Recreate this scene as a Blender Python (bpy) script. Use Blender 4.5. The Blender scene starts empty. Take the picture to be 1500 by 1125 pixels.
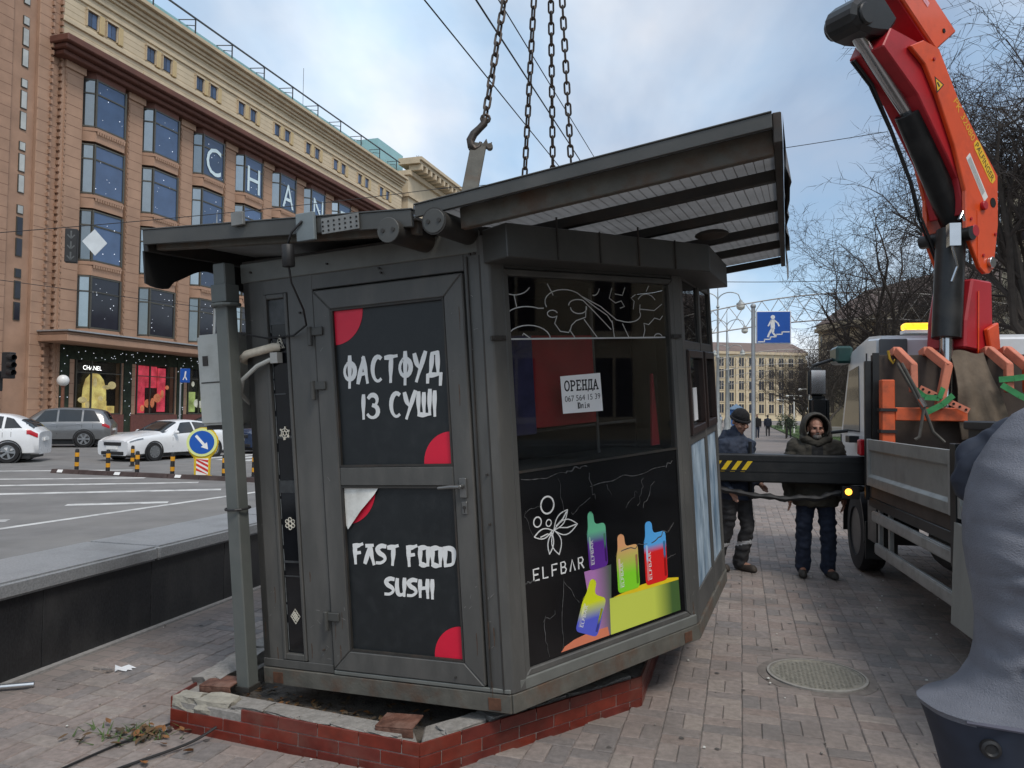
import bpy, bmesh, math, random
from mathutils import Vector, Matrix, noise, Euler
random.seed(7)
D = bpy.data
SC = bpy.context.scene
COL = SC.collection
rad = math.radians
# ---------------------------------------------------------------- camera
cam = D.objects.new('camera', D.cameras.new('camera')); COL.objects.link(cam)
cam.data.sensor_width = 36.0
cam.data.lens = 36.0 * 1100 / 1500
cam.data.clip_start = 0.05; cam.data.clip_end = 3000
p_, r_ = rad(2.1), rad(0.6)
fw = Vector((0, math.cos(p_), math.sin(p_))); up = Vector((0, -math.sin(p_), math.cos(p_))); rt = Vector((1, 0, 0))
rt2 = rt * math.cos(r_) + up * math.sin(r_); up2 = up * math.cos(r_) - rt * math.sin(r_)
cam.matrix_world = Matrix((( rt2.x, up2.x, -fw.x, 0), (rt2.y, up2.y, -fw.y, 0), (rt2.z, up2.z, -fw.z, 1.75), (0, 0, 0, 1)))
SC.camera = cam
SC.cycles.max_bounces = 6; SC.cycles.diffuse_bounces = 3; SC.cycles.glossy_bounces = 3; SC.cycles.transparent_max_bounces = 10; SC.cycles.caustics_reflective = False; SC.cycles.caustics_refractive = False
# ---------------------------------------------------------------- sky, sun, exposure
W = D.worlds.new('World'); SC.world = W; W.use_nodes = True
nt = W.node_tree; nt.nodes.clear()
def wn(t): return nt.nodes.new(t)
out = wn('ShaderNodeOutputWorld'); bg = wn('ShaderNodeBackground'); sky = wn('ShaderNodeTexSky')
SUN_EL, SUN_AZ = rad(54), rad(150)          # azimuth measured from +Y towards +X: behind the camera, to the right
sky.sky_type = 'NISHITA'; sky.sun_disc = False; sky.sun_elevation = SUN_EL; sky.sun_rotation = SUN_AZ
sky.air_density = 1.0; sky.dust_density = 2.0; sky.ozone_density = 1.5
geo = wn('ShaderNodeTexCoord'); sep = wn('ShaderNodeSeparateXYZ'); nt.links.new(geo.outputs['Generated'], sep.inputs[0])
addz = wn('ShaderNodeMath'); addz.operation = 'ADD'; addz.inputs[1].default_value = 0.32
absz = wn('ShaderNodeMath'); absz.operation = 'ABSOLUTE'
nt.links.new(sep.outputs['Z'], absz.inputs[0]); nt.links.new(absz.outputs[0], addz.inputs[0])
dx = wn('ShaderNodeMath'); dx.operation = 'DIVIDE'; dy = wn('ShaderNodeMath'); dy.operation = 'DIVIDE'
nt.links.new(sep.outputs['X'], dx.inputs[0]); nt.links.new(addz.outputs[0], dx.inputs[1])
nt.links.new(sep.outputs['Y'], dy.inputs[0]); nt.links.new(addz.outputs[0], dy.inputs[1])
cmb = wn('ShaderNodeCombineXYZ'); nt.links.new(dx.outputs[0], cmb.inputs[0]); nt.links.new(dy.outputs[0], cmb.inputs[1])
n1 = wn('ShaderNodeTexNoise'); n1.inputs['Scale'].default_value = 1.15; n1.inputs['Detail'].default_value = 7; n1.inputs['Roughness'].default_value = 0.52
n1.inputs['Distortion'].default_value = 0.35
mp = wn('ShaderNodeMapping'); mp.inputs['Location'].default_value = (0.35, 0.2, 0); mp.inputs['Scale'].default_value = (1.0, 0.75, 1)
nt.links.new(cmb.outputs[0], mp.inputs[0]); nt.links.new(mp.outputs[0], n1.inputs['Vector'])
cr = wn('ShaderNodeValToRGB'); cr.color_ramp.elements[0].position = 0.36; cr.color_ramp.elements[0].color = (0.30, 0.30, 0.30, 1)
cr.color_ramp.elements[1].position = 0.62; cr.color_ramp.elements[1].color = (0.97, 0.97, 0.97, 1)
nt.links.new(n1.outputs['Fac'], cr.inputs[0])
n2 = wn('ShaderNodeTexNoise'); n2.inputs['Scale'].default_value = 2.3; n2.inputs['Detail'].default_value = 5
nt.links.new(mp.outputs[0], n2.inputs['Vector'])
cc = wn('ShaderNodeValToRGB'); cc.color_ramp.elements[0].position = 0.35; cc.color_ramp.elements[0].color = (4.6, 6.6, 8.7, 1)
cc.color_ramp.elements[1].position = 0.65; cc.color_ramp.elements[1].color = (8.3, 8.5, 8.8, 1)
nt.links.new(n2.outputs['Fac'], cc.inputs[0])
mx = wn('ShaderNodeMixRGB'); nt.links.new(cr.outputs[0], mx.inputs[0]); nt.links.new(sky.outputs[0], mx.inputs[1]); nt.links.new(cc.outputs[0], mx.inputs[2])
nt.links.new(mx.outputs[0], bg.inputs['Color']); bg.inputs['Strength'].default_value = 0.1
nt.links.new(bg.outputs[0], out.inputs[0])
sl = D.lights.new('sun', 'SUN'); sl.energy = 1.4; sl.angle = rad(14); sl.color = (1, 0.94, 0.86)
so = D.objects.new('sun', sl); COL.objects.link(so)
sd = Vector((math.sin(SUN_AZ) * math.cos(SUN_EL), math.cos(SUN_AZ) * math.cos(SUN_EL), math.sin(SUN_EL)))
so.rotation_euler = (-sd).to_track_quat('-Z', 'Y').to_euler(); so.location = (0, -10, 30)
SC.view_settings.view_transform = 'Standard'; SC.view_settings.look = 'None'
SC.view_settings.exposure = 0.40; SC.view_settings.gamma = 1.0; SC.view_settings.use_curve_mapping = False
# ---------------------------------------------------------------- materials
MATS = {}
def mat(name, col, rough=0.6, metal=0.0, var=0.18, scale=6.0, bump=0.0, bscale=None, spec=0.5, dirt=None, dscale=1.5, damt=0.5, emit=0, coat=0, stretch=None, tint=None, world=False, rnd=0):
    if name in MATS: return MATS[name]
    m = D.materials.new(name); m.use_nodes = True; t = m.node_tree; N = t.nodes; L = t.links
    b = N['Principled BSDF']
    b.inputs['Roughness'].default_value = rough; b.inputs['Metallic'].default_value = metal
    b.inputs['Specular IOR Level'].default_value = spec
    if coat: b.inputs['Coat Weight'].default_value = coat; b.inputs['Coat Roughness'].default_value = 0.08
    tc = N.new('ShaderNodeTexCoord'); vec = tc.outputs['Object']
    if world: vec = N.new('ShaderNodeNewGeometry').outputs['Position']
    if stretch:
        mpn = N.new('ShaderNodeMapping'); mpn.inputs['Scale'].default_value = stretch; L.new(vec, mpn.inputs[0]); vec = mpn.outputs[0]
    nz = N.new('ShaderNodeTexNoise'); nz.inputs['Scale'].default_value = scale; nz.inputs['Detail'].default_value = 6; nz.inputs['Roughness'].default_value = 0.6
    L.new(vec, nz.inputs['Vector'])
    ramp = N.new('ShaderNodeValToRGB')
    c0 = [max(0, c * (1 - var)) for c in col]; c1 = [min(1, c * (1 + var)) for c in col]
    if tint: c1 = list(tint)
    ramp.color_ramp.elements[0].position = 0.3; ramp.color_ramp.elements[0].color = (*c0, 1)
    ramp.color_ramp.elements[1].position = 0.7; ramp.color_ramp.elements[1].color = (*c1, 1)
    L.new(nz.outputs['Fac'], ramp.inputs[0]); colo = ramp.outputs[0]
    if dirt:
        n2 = N.new('ShaderNodeTexNoise'); n2.inputs['Scale'].default_value = dscale; n2.inputs['Detail'].default_value = 8; n2.inputs['Roughness'].default_value = 0.65
        L.new(vec, n2.inputs['Vector'])
        r2 = N.new('ShaderNodeValToRGB'); r2.color_ramp.elements[0].position = 0.48; r2.color_ramp.elements[0].color = (0, 0, 0, 1)
        r2.color_ramp.elements[1].position = 0.72; r2.color_ramp.elements[1].color = (damt, damt, damt, 1)
        L.new(n2.outputs['Fac'], r2.inputs[0])
        mxn = N.new('ShaderNodeMixRGB'); L.new(r2.outputs[0], mxn.inputs[0]); L.new(colo, mxn.inputs[1]); mxn.inputs[2].default_value = (*dirt, 1)
        colo = mxn.outputs[0]
        rr = N.new('ShaderNodeMapRange'); rr.inputs['To Min'].default_value = rough; rr.inputs['To Max'].default_value = min(1, rough + 0.25)
        L.new(r2.outputs[0], rr.inputs[0]); L.new(rr.outputs[0], b.inputs['Roughness'])
    if rnd:
        oi = N.new('ShaderNodeObjectInfo'); mr = N.new('ShaderNodeMapRange'); mr.inputs['To Min'].default_value = 1 - rnd; mr.inputs['To Max'].default_value = 1 + rnd; L.new(oi.outputs['Random'], mr.inputs[0])
        mm_ = N.new('ShaderNodeMixRGB'); mm_.blend_type = 'MULTIPLY'; mm_.inputs[0].default_value = 1; L.new(colo, mm_.inputs[1]); L.new(mr.outputs[0], mm_.inputs[2]); colo = mm_.outputs[0]
    L.new(colo, b.inputs['Base Color'])
    if bump:
        nb = N.new('ShaderNodeTexNoise'); nb.inputs['Scale'].default_value = bscale or scale * 6; nb.inputs['Detail'].default_value = 4
        L.new(vec, nb.inputs['Vector'])
        bn = N.new('ShaderNodeBump'); bn.inputs['Strength'].default_value = bump; bn.inputs['Distance'].default_value = 0.01
        L.new(nb.outputs['Fac'], bn.inputs['Height']); L.new(bn.outputs[0], b.inputs['Normal'])
    if emit:
        L.new(colo, b.inputs['Emission Color']); b.inputs['Emission Strength'].default_value = emit
    MATS[name] = m; return m
def glass(name, tintc=(0.75, 0.8, 0.82), op=0.25, rough=0.02, dark=(0.01, 0.012, 0.015)):
    """architectural glass: transparent tint + fresnel reflection"""
    if name in MATS: return MATS[name]
    m = D.materials.new(name); m.use_nodes = True; t = m.node_tree; N = t.nodes; L = t.links; N.clear()
    o = N.new('ShaderNodeOutputMaterial'); g = N.new('ShaderNodeBsdfGlossy'); g.inputs['Roughness'].default_value = rough
    tr = N.new('ShaderNodeBsdfTransparent'); tr.inputs[0].default_value = (*tintc, 1)
    df = N.new('ShaderNodeBsdfDiffuse'); df.inputs[0].default_value = (*dark, 1)
    m1 = N.new('ShaderNodeMixShader'); m1.inputs[0].default_value = op; L.new(tr.outputs[0], m1.inputs[1]); L.new(df.outputs[0], m1.inputs[2])
    lwn = N.new('ShaderNodeLayerWeight'); pw_ = N.new('ShaderNodeMath'); pw_.operation = 'POWER'; pw_.inputs[1].default_value = 4.0; L.new(lwn.outputs['Facing'], pw_.inputs[0])
    fr = N.new('ShaderNodeMath'); fr.operation = 'MULTIPLY_ADD'; fr.inputs[1].default_value = 0.85; fr.inputs[2].default_value = 0.04; L.new(pw_.outputs[0], fr.inputs[0])
    m2 = N.new('ShaderNodeMixShader'); L.new(fr.outputs[0], m2.inputs[0]); L.new(m1.outputs[0], m2.inputs[1]); L.new(g.outputs[0], m2.inputs[2])
    L.new(m2.outputs[0], o.inputs[0]); MATS[name] = m; return m
def gradmat(name, c0, c1, axis=2, lo=0.0, hi=1.0, rough=0.35):
    """two printed colours blending along the generated axis"""
    if name in MATS: return MATS[name]
    m = D.materials.new(name); m.use_nodes = True; t = m.node_tree; N = t.nodes; L = t.links; b = N['Principled BSDF']; b.inputs['Roughness'].default_value = rough
    tc = N.new('ShaderNodeTexCoord'); sp = N.new('ShaderNodeSeparateXYZ'); L.new(tc.outputs['Generated'], sp.inputs[0])
    r = N.new('ShaderNodeValToRGB'); r.color_ramp.elements[0].position = lo; r.color_ramp.elements[0].color = (*c0, 1); r.color_ramp.elements[1].position = hi; r.color_ramp.elements[1].color = (*c1, 1)
    L.new(sp.outputs[axis], r.inputs[0]); L.new(r.outputs[0], b.inputs['Base Color']); MATS[name] = m; return m
# ---------------------------------------------------------------- mesh builder
class MB:
    def __init__(s): s.v = []; s.f = []; s.m = []; s.T = None
    def add(s, vs, fs, mi=0):
        o = len(s.v)
        for p in vs:
            p = Vector(p); s.v.append(s.T @ p if s.T else p)
        for f in fs: s.f.append([i + o for i in f]); s.m.append(mi)
    def box(s, x0, x1, y0, y1, z0, z1, mi=0):
        s.add([(x0,y0,z0),(x1,y0,z0),(x1,y1,z0),(x0,y1,z0),(x0,y0,z1),(x1,y0,z1),(x1,y1,z1),(x0,y1,z1)],
              [(3,2,1,0),(4,5,6,7),(0,1,5,4),(1,2,6,5),(2,3,7,6),(3,0,4,7)], mi); return s
    def ext(s, poly, vec, mi=0):
        n = len(poly); vec = Vector(vec); vs = [Vector(p) for p in poly] + [Vector(p) + vec for p in poly]
        s.add(vs, [list(range(n))[::-1], list(range(n, 2*n))] + [(i, (i+1) % n, n + (i+1) % n, n + i) for i in range(n)], mi); return s
    def prism(s, poly, z0, z1, mi=0):
        return s.ext([(p[0], p[1], z0) for p in poly], (0, 0, z1 - z0), mi)
    def bar(s, a, b, w, h, mi=0, upv=(0,0,1)):
        a = Vector(a); b = Vector(b); d = (b - a); L = d.length
        if L < 1e-6: return s
        d /= L; u = Vector(upv); x = d.cross(u)
        if x.length < 1e-4: x = d.cross(Vector((1,0,0)))
        x.normalize(); y = x.cross(d)
        q = [a + x*w/2*i + y*h/2*j for i, j in ((-1,-1),(1,-1),(1,1),(-1,1))]
        return s.ext(q, b - a, mi)
    def tube(s, pts, r, n=8, mi=0, cap=True, closed=False):
        pts = [Vector(p) for p in pts]; k = len(pts); rs = r if isinstance(r, (list, tuple)) else [r]*k
        vs = []; ref = None
        for i, p in enumerate(pts):
            if closed: d = pts[(i+1) % k] - pts[i-1]
            else: d = pts[min(i+1, k-1)] - pts[max(i-1, 0)]
            if d.length < 1e-9: d = Vector((0,0,1))
            d.normalize()
            if ref is None:
                ref = Vector((0,0,1)) if abs(d.z) < 0.9 else Vector((1,0,0))
            x = d.cross(ref)
            if x.length < 1e-4: x = d.orthogonal()
            x.normalize(); y = d.cross(x); ref = -y if ref.dot(-y) > 0 else y
            x = d.cross(ref).normalized(); y = ref
            for j in range(n):
                a = 2*math.pi*j/n; vs.append(p + (x*math.cos(a) + y*math.sin(a))*rs[i])
        fs = []
        for i in range(k if closed else k-1):
            o = i*n; q = ((i+1) % k)*n
            for j in range(n): fs.append((o+j, o+(j+1) % n, q+(j+1) % n, q+j))
        if cap and not closed: fs += [list(range(n))[::-1], list(range((k-1)*n, k*n))]
        s.add(vs, fs, mi); return s
    def cyl(s, a, b, r, n=16, mi=0): return s.tube([a, b], r, n, mi)
    def lathe(s, prof, n=16, mi=0, T=None, cap=True):
        """prof: (radius, z) pairs, spun about z"""
        vs = []; k = len(prof)
        for r, z in prof:
            for j in range(n):
                a = 2*math.pi*j/n; p = Vector((max(r, 1e-4)*math.cos(a), max(r, 1e-4)*math.sin(a), z)); vs.append(T @ p if T else p)
        fs = [(i*n+j, i*n+(j+1) % n, (i+1)*n+(j+1) % n, (i+1)*n+j) for i in range(k-1) for j in range(n)]
        if cap: fs += [list(range(n))[::-1], list(range((k-1)*n, k*n))]
        s.add(vs, fs, mi); return s
    def ell(s, c, r, n=12, m=8, mi=0, T=None):
        c = Vector(c); vs = []; 
        for i in range(1, m):
            ph = math.pi*i/m
            for j in range(n):
                a = 2*math.pi*j/n; p = Vector((math.sin(ph)*math.cos(a)*r[0], math.sin(ph)*math.sin(a)*r[1], math.cos(ph)*r[2])); vs.append((T @ p if T else p) + c)
        t = Vector((0,0,r[2])); vs.append((T @ t if T else t) + c); vs.append((T @ -t if T else -t) + c)
        fs = [(i*n+j, (i+1)*n+j, (i+1)*n+(j+1) % n, i*n+(j+1) % n) for i in range(m-2) for j in range(n)]
        q = (m-1)*n
        fs += [(j, (j+1) % n, q) for j in range(n)] + [((m-2)*n+(j+1) % n, (m-2)*n+j, q+1) for j in range(n)]
        s.add(vs, fs, mi); return s
    def loft(s, rings, mi=0, cap=True):
        n = len(rings[0]); k = len(rings); vs = [p for r in rings for p in r]
        fs = [(i*n+j, i*n+(j+1) % n, (i+1)*n+(j+1) % n, (i+1)*n+j) for i in range(k-1) for j in range(n)]
        if cap: fs += [list(range(n))[::-1], list(range((k-1)*n, k*n))]
        s.add(vs, fs, mi); return s
    def quad(s, a, b, c, d, mi=0): s.add([a,b,c,d], [(0,1,2,3)], mi); return s
    def mesh(s, name, mats, smooth=False, bevel=0, fix=True, seg=1):
        me = D.meshes.new(name); me.from_pydata([tuple(p) for p in s.v], [], s.f)
        for m in (mats if isinstance(mats, (list, tuple)) else [mats]): me.materials.append(m)
        for p, i in zip(me.polygons, s.m): p.material_index = i
        if fix or bevel:
            b = bmesh.new(); b.from_mesh(me)
            if fix: bmesh.ops.recalc_face_normals(b, faces=b.faces)
            if bevel:
                b.normal_update(); es = [e for e in b.edges if len(e.link_faces) == 2 and e.calc_face_angle(0) > 0.5]
                bmesh.ops.bevel(b, geom=es, offset=bevel, segments=seg, affect='EDGES', clamp_overlap=True)
            b.to_mesh(me); b.free()
        if smooth:
            for p in me.polygons: p.use_smooth = True
            try: me.set_sharp_from_angle(angle=rad(smooth if smooth is not True else 40))
            except Exception: pass
        return me
    def build(s, name, mats, parent=None, smooth=False, bevel=0, fix=True, seg=1):
        o = D.objects.new(name, s.mesh(name, mats, smooth, bevel, fix, seg)); COL.objects.link(o)
        if parent: o.parent = parent
        return o
def tag(o, label, cat, group=None):
    o['label'] = label; o['category'] = cat
    if group: o['group'] = group
    return o
def struct(o, label=None, kind='structure'):
    o['kind'] = kind
    if label: o['label'] = label
    return o
def thing(name, label, cat, loc=(0,0,0), rot=(0,0,0), group=None):
    o = D.objects.new(name, None); COL.objects.link(o); o.empty_display_size = 0.2
    o.location = loc; o.rotation_euler = rot; return tag(o, label, cat, group)
def copy_tree(o, parent=None):
    c = o.copy(); COL.objects.link(c); c.parent = parent
    for ch in list(o.children): copy_tree(ch, c)
    return c
_dg = None
def text_polys(txt, size):
    """flat faces of a line of lettering in the built-in font: (verts, faces), x right, y up, origin at left baseline"""
    cu = D.curves.new('lettering', 'FONT'); cu.body = txt; cu.size = size; cu.resolution_u = 3
    o = D.objects.new('lettering', cu); COL.objects.link(o)
    dg = bpy.context.evaluated_depsgraph_get(); me = D.meshes.new_from_object(o.evaluated_get(dg))
    vs = [v.co.copy() for v in me.vertices]; fs = [list(p.vertices) for p in me.polygons]
    D.objects.remove(o); D.curves.remove(cu); D.meshes.remove(me)
    return vs, fs
def put_text(mb, txt, size, origin, xd, yd, width=None, mi=0):
    vs, fs = text_polys(txt, size); origin = Vector(origin); xd = Vector(xd); yd = Vector(yd)
    if not vs: return
    x0 = min(v.x for v in vs); x1 = max(v.x for v in vs); k = (width/(x1-x0)) if width else 1
    mb.add([origin + xd*((v.x-x0)*k) + yd*v.y for v in vs], fs, mi)
def strokes(mb, polylines, origin, xd, yd, sx, sy, w, nrm, mi=0, brush=True):
    """brush lettering: each polyline in unit-box coordinates becomes a thin raised ribbon of changing width"""
    origin = Vector(origin); xd = Vector(xd); yd = Vector(yd); nrm = Vector(nrm)
    for pi_, pl in enumerate(polylines):
        lift = nrm*(0.22*pi_)
        P = [Vector((p[0]*sx, p[1]*sy)) for p in pl]
        if brush and 3 <= len(P) <= 8:
            Q = []
            for i in range(len(P)-1):
                p0, p1, p2, p3 = P[max(i-1,0)], P[i], P[i+1], P[min(i+2,len(P)-1)]
                for k in range(4): t = k/4; Q.append(0.5*((2*p1) + (-p0+p2)*t + (2*p0-5*p1+4*p2-p3)*t*t + (-p0+3*p1-3*p2+p3)*t**3))
            P = Q + [P[-1]]
        n = len(P); L = []; R = []
        for i, p in enumerate(P):
            d = (P[min(i+1, n-1)] - P[max(i-1, 0)]); d = d.normalized() if d.length > 1e-9 else Vector((1, 0))
            t = i/max(1, n-1); ww = w*(0.5 if not brush else (0.38 + 0.26*math.sin(math.pi*min(1, t*1.2 + 0.12))))
            if i == 0: p = p - d*w*0.3
            if i == n-1: p = p + d*w*0.3
            q = Vector((-d.y, d.x))*ww; L.append(p+q); R.append(p-q)
        vs = [origin + xd*q.x + yd*q.y for q in L] + [origin + xd*q.x + yd*q.y for q in R]
        vs = vs + [v + nrm + lift for v in vs]
        fs = []
        for i in range(n-1):
            fs.append((2*n+i, 2*n+i+1, 3*n+i+1, 3*n+i)); fs.append((i, 2*n+i, 2*n+i+1, i+1)); fs.append((n+i, n+i+1, 3*n+i+1, 3*n+i))
        mb.add(vs, fs, mi)
def arc(cx, cy, rx, ry, a0, a1, n=10):
    return [(cx + rx*math.cos(rad(a0 + (a1-a0)*i/n)), cy + ry*math.sin(rad(a0 + (a1-a0)*i/n))) for i in range(n+1)]
def S(r, f, z=0, a=17.0):
    """street frame: r metres to the right, f metres along the street"""
    a = rad(a); return Vector((f*math.sin(a) + r*math.cos(a), f*math.cos(a) - r*math.sin(a), z))
STREET = rad(-17.0)
# ================================================================= setting
asphalt = mat('asphalt', (0.18, 0.175, 0.17), 0.85, var=0.2, scale=1.2, bump=0.35, bscale=60, dirt=(0.24, 0.23, 0.215), dscale=0.25, damt=0.7)
g = MB().quad((-900,-300,-0.3), (900,-300,-0.3), (900,1500,-0.3), (-900,1500,-0.3)).build('ground', asphalt, fix=False); struct(g)
rd = MB().quad(S(-38,-40,-0.15), S(-4.75,-40,-0.15), S(-4.75,320,-0.15), S(-38,320,-0.15)).build('road', asphalt, fix=False); struct(rd)
# pavement: bedding sheet, then the blocks themselves
def paving_sheet_material():
    m = D.materials.new('paving_far'); m.use_nodes = True; t = m.node_tree; N = t.nodes; L = t.links; b = N['Principled BSDF']; b.inputs['Roughness'].default_value = 0.85
    tc = N.new('ShaderNodeTexCoord'); mp = N.new('ShaderNodeMapping'); mp.inputs['Rotation'].default_value = (0, 0, rad(17)); L.new(tc.outputs['Object'], mp.inputs[0])
    br = N.new('ShaderNodeTexBrick'); br.inputs['Scale'].default_value = 1.0; br.inputs['Brick Width'].default_value = 0.21; br.inputs['Row Height'].default_value = 0.105
    br.inputs['Mortar Size'].default_value = 0.006; br.inputs['Color1'].default_value = (0.25, 0.212, 0.193, 1); br.inputs['Color2'].default_value = (0.21, 0.178, 0.163, 1); br.inputs['Mortar'].default_value = (0.17, 0.155, 0.14, 1)
    L.new(mp.outputs[0], br.inputs['Vector'])
    nz = N.new('ShaderNodeTexNoise'); nz.inputs['Scale'].default_value = 0.5; nz.inputs['Detail'].default_value = 6; L.new(tc.outputs['Object'], nz.inputs['Vector'])
    mr = N.new('ShaderNodeMapRange'); mr.inputs['To Min'].default_value = 0.75; mr.inputs['To Max'].default_value = 1.25; L.new(nz.outputs['Fac'], mr.inputs[0])
    mu = N.new('ShaderNodeMixRGB'); mu.blend_type = 'MULTIPLY'; mu.inputs[0].default_value = 1; L.new(br.outputs[0], mu.inputs[1]); L.new(mr.outputs[0], mu.inputs[2])
    L.new(mu.outputs[0], b.inputs['Base Color']); return m
bed = MB()
bed.quad(S(-4.55,-8,-0.009), S(19,-8,-0.009), S(19,190,-0.009), S(-4.55,190,-0.009))
pavement = bed.build('pavement', paving_sheet_material(), fix=False); struct(pavement, 'pinkish grey block paving of the wide pavement')
kerb_m = mat('kerb_granite', (0.30, 0.29, 0.28), 0.8, var=0.2, scale=20, bump=0.2)
kerb = MB()
for i in range(60): kerb.box(-4.75, -4.55, -8 + i*2.0, -8 + i*2.0 + 1.985, -0.3, -0.004)
ko = kerb.build('kerb', kerb_m, fix=False, bevel=0.015); ko.rotation_euler = (0, 0, STREET); struct(ko)
PAV = []
for i, c in enumerate([(0.262,0.215,0.192), (0.225,0.195,0.18), (0.285,0.243,0.215), (0.195,0.175,0.165), (0.265,0.225,0.203), (0.24,0.193,0.17)]):
    PAV.append(mat('paving_%d' % i, c, 0.82, var=0.22, scale=26, bump=0.45, bscale=130, dirt=(0.13, 0.112, 0.10), dscale=1.3, damt=0.75, world=True))
def block_geo(mb, cx, cy, lx, ly, rz, dz, tx, ty, mi):
    """one bevelled paving block, top at dz"""
    T = Matrix.Translation((cx, cy, dz)) @ Matrix.Rotation(rz, 4, 'Z') @ Matrix.Rotation(tx, 4, 'X') @ Matrix.Rotation(ty, 4, 'Y')
    a, b, c = lx/2 + 0.0022, ly/2 + 0.0022, 0.005
    vs = []
    for (sx, sy) in ((-1,-1),(1,-1),(1,1),(-1,1)): vs.append(T @ Vector((sx*(a-c), sy*(b-c), 0)))
    for (sx, sy) in ((-1,-1),(1,-1),(1,1),(-1,1)): vs.append(T @ Vector((sx*a, sy*b, -0.005)))
    for (sx, sy) in ((-1,-1),(1,-1),(1,1),(-1,1)): vs.append(T @ Vector((sx*a, sy*b, -0.04)))
    fs = [(0,1,2,3)]
    for q in (0, 4):
        for i in range(4): fs.append((q+i, q+4+i, q+4+(i+1) % 4, q+(i+1) % 4))
    mb.add(vs, fs, mi)
def inpoly(x, y, P):
    c = False; j = len(P)-1
    for i in range(len(P)):
        if (P[i][1] > y) != (P[j][1] > y) and x < (P[j][0]-P[i][0])*(y-P[i][1])/(P[j][1]-P[i][1]) + P[i][0]: c = not c
        j = i
    return c
PLINTH = [(-1.86,4.19), (-0.42,3.63), (0.80,4.58), (1.22,5.95), (-1.35,6.6)]
MH = Vector((2.07, 5.12)); MHR = 0.335
rp = random.Random(3)
cells = []
u_ = 0.212
for i in range(-28, 62):
    off = rp.choice((0, 0.5))*u_
    for j in range(4, 78):
        r0 = i*u_; f0 = j*u_ + off
        c = S(r0 + u_/2, f0 + u_/2)
        if r0 < -4.45 or c.y < 2.0: continue
        ang = math.atan2(c.x, c.y)
        if abs(ang) > rad(47): continue
        if c.y > 14.5: continue
        hv = (i + j) % 2
        for k in (0, 1):
            if hv: q = S(r0 + u_/2, f0 + u_*(0.25 + 0.5*k)); lx, ly = 0.2, 0.097
            else: q = S(r0 + u_*(0.25 + 0.5*k), f0 + u_/2); lx, ly = 0.097, 0.2
            if (Vector((q.x, q.y)) - MH).length < MHR + 0.06: continue
            if inpoly(q.x, q.y, PLINTH): continue
            # wall line of the parapet
            if (q.x + 3.2)*0.965 - (q.y - 4.79)*0.262 < 0.05: continue
            cells.append((q.x, q.y, lx, ly))
vis = lambda c: c[1] > 3.05 and abs(c[0]/c[1]) < 0.69 and not inpoly(c[0], c[1], [(-1.5,4.4),(0,3.7),(1.2,4.7),(2.2,8),(-2.6,8)])
order = sorted(cells, key=lambda c: (0 if vis(c) else 1, c[0]**2 + c[1]**2))
single, rest = order[:290], order[290:]
proto = {}
for n_, (lx, ly) in enumerate(((0.2, 0.097), (0.097, 0.2))):
    for mi in range(len(PAV)):
        b_ = MB(); block_geo(b_, 0, 0, lx, ly, 0, 0, 0, 0, 0); proto[(lx, mi)] = b_.mesh('paving_block', PAV[mi], fix=False)
for (x, y, lx, ly) in single:
    o = D.objects.new('paving_block', proto[(lx, rp.choice([0,0,1,1,2,3,4,4,5]))]); COL.objects.link(o); o.parent = pavement
    o.location = (x, y, rp.uniform(-0.003, 0.001)); o.rotation_euler = (rp.gauss(0, 0.008), rp.gauss(0, 0.008), STREET + rp.gauss(0, 0.012))
mbk = MB()
for (x, y, lx, ly) in rest: block_geo(mbk, x, y, lx, ly, STREET + rp.gauss(0, 0.012), rp.uniform(-0.003, 0.001), rp.gauss(0, 0.008), rp.gauss(0, 0.008), rp.choice([0,0,1,1,2,3,4,4,5]))
ob = mbk.build('paving_blocks', PAV, pavement, fix=False); ob['kind'] = 'stuff'
# manhole: cast cover with stud pattern in a concrete collar
mh_iron = mat('manhole_iron', (0.215, 0.205, 0.172), 0.8, metal=0.0, var=0.3, scale=25, bump=0.3, bscale=120, dirt=(0.22, 0.20, 0.17), dscale=6)
mh_conc = mat('manhole_collar', (0.17, 0.148, 0.132), 0.9, var=0.25, scale=15, bump=0.5, bscale=80)
mh = thing('manhole_cover', 'round studded iron manhole cover set in the block paving', 'manhole', (MH.x, MH.y, 0), (0, 0, STREET))
m_ = MB(); m_.lathe([(0.30, -0.02), (0.30, 0.004), (0.285, 0.008), (0.278, 0.001), (0.0, 0.001)], 48)
m_.build('cover', mh_iron, mh, smooth=True)
m_ = MB()
for i in range(-9, 10):
    for j in range(-9, 10):
        x, y = i*0.028, j*0.028
        if x*x + y*y < 0.262**2: m_.box(x-0.009, x+0.009, y-0.005, y+0.005, 0.0, 0.006) if (i+j) % 2 else m_.box(x-0.005, x+0.005, y-0.009, y+0.009, 0.0, 0.006)
m_.build('stud_pattern', mh_iron, mh, fix=False)
m_ = MB(); m_.lathe([(0.318, -0.02), (0.318, 0.007), (0.302, 0.009), (0.302, -0.02)], 48, cap=False); m_.build('rim', mat('manhole_rim', (0.29,0.275,0.25), 0.8, var=0.2, scale=20), mh, smooth=40)
m_ = MB(); m_.lathe([(0.385, -0.03), (0.38, -0.006), (0.322, -0.003), (0.322, -0.03)], 40); m_.build('collar', mh_conc, mh)
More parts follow.
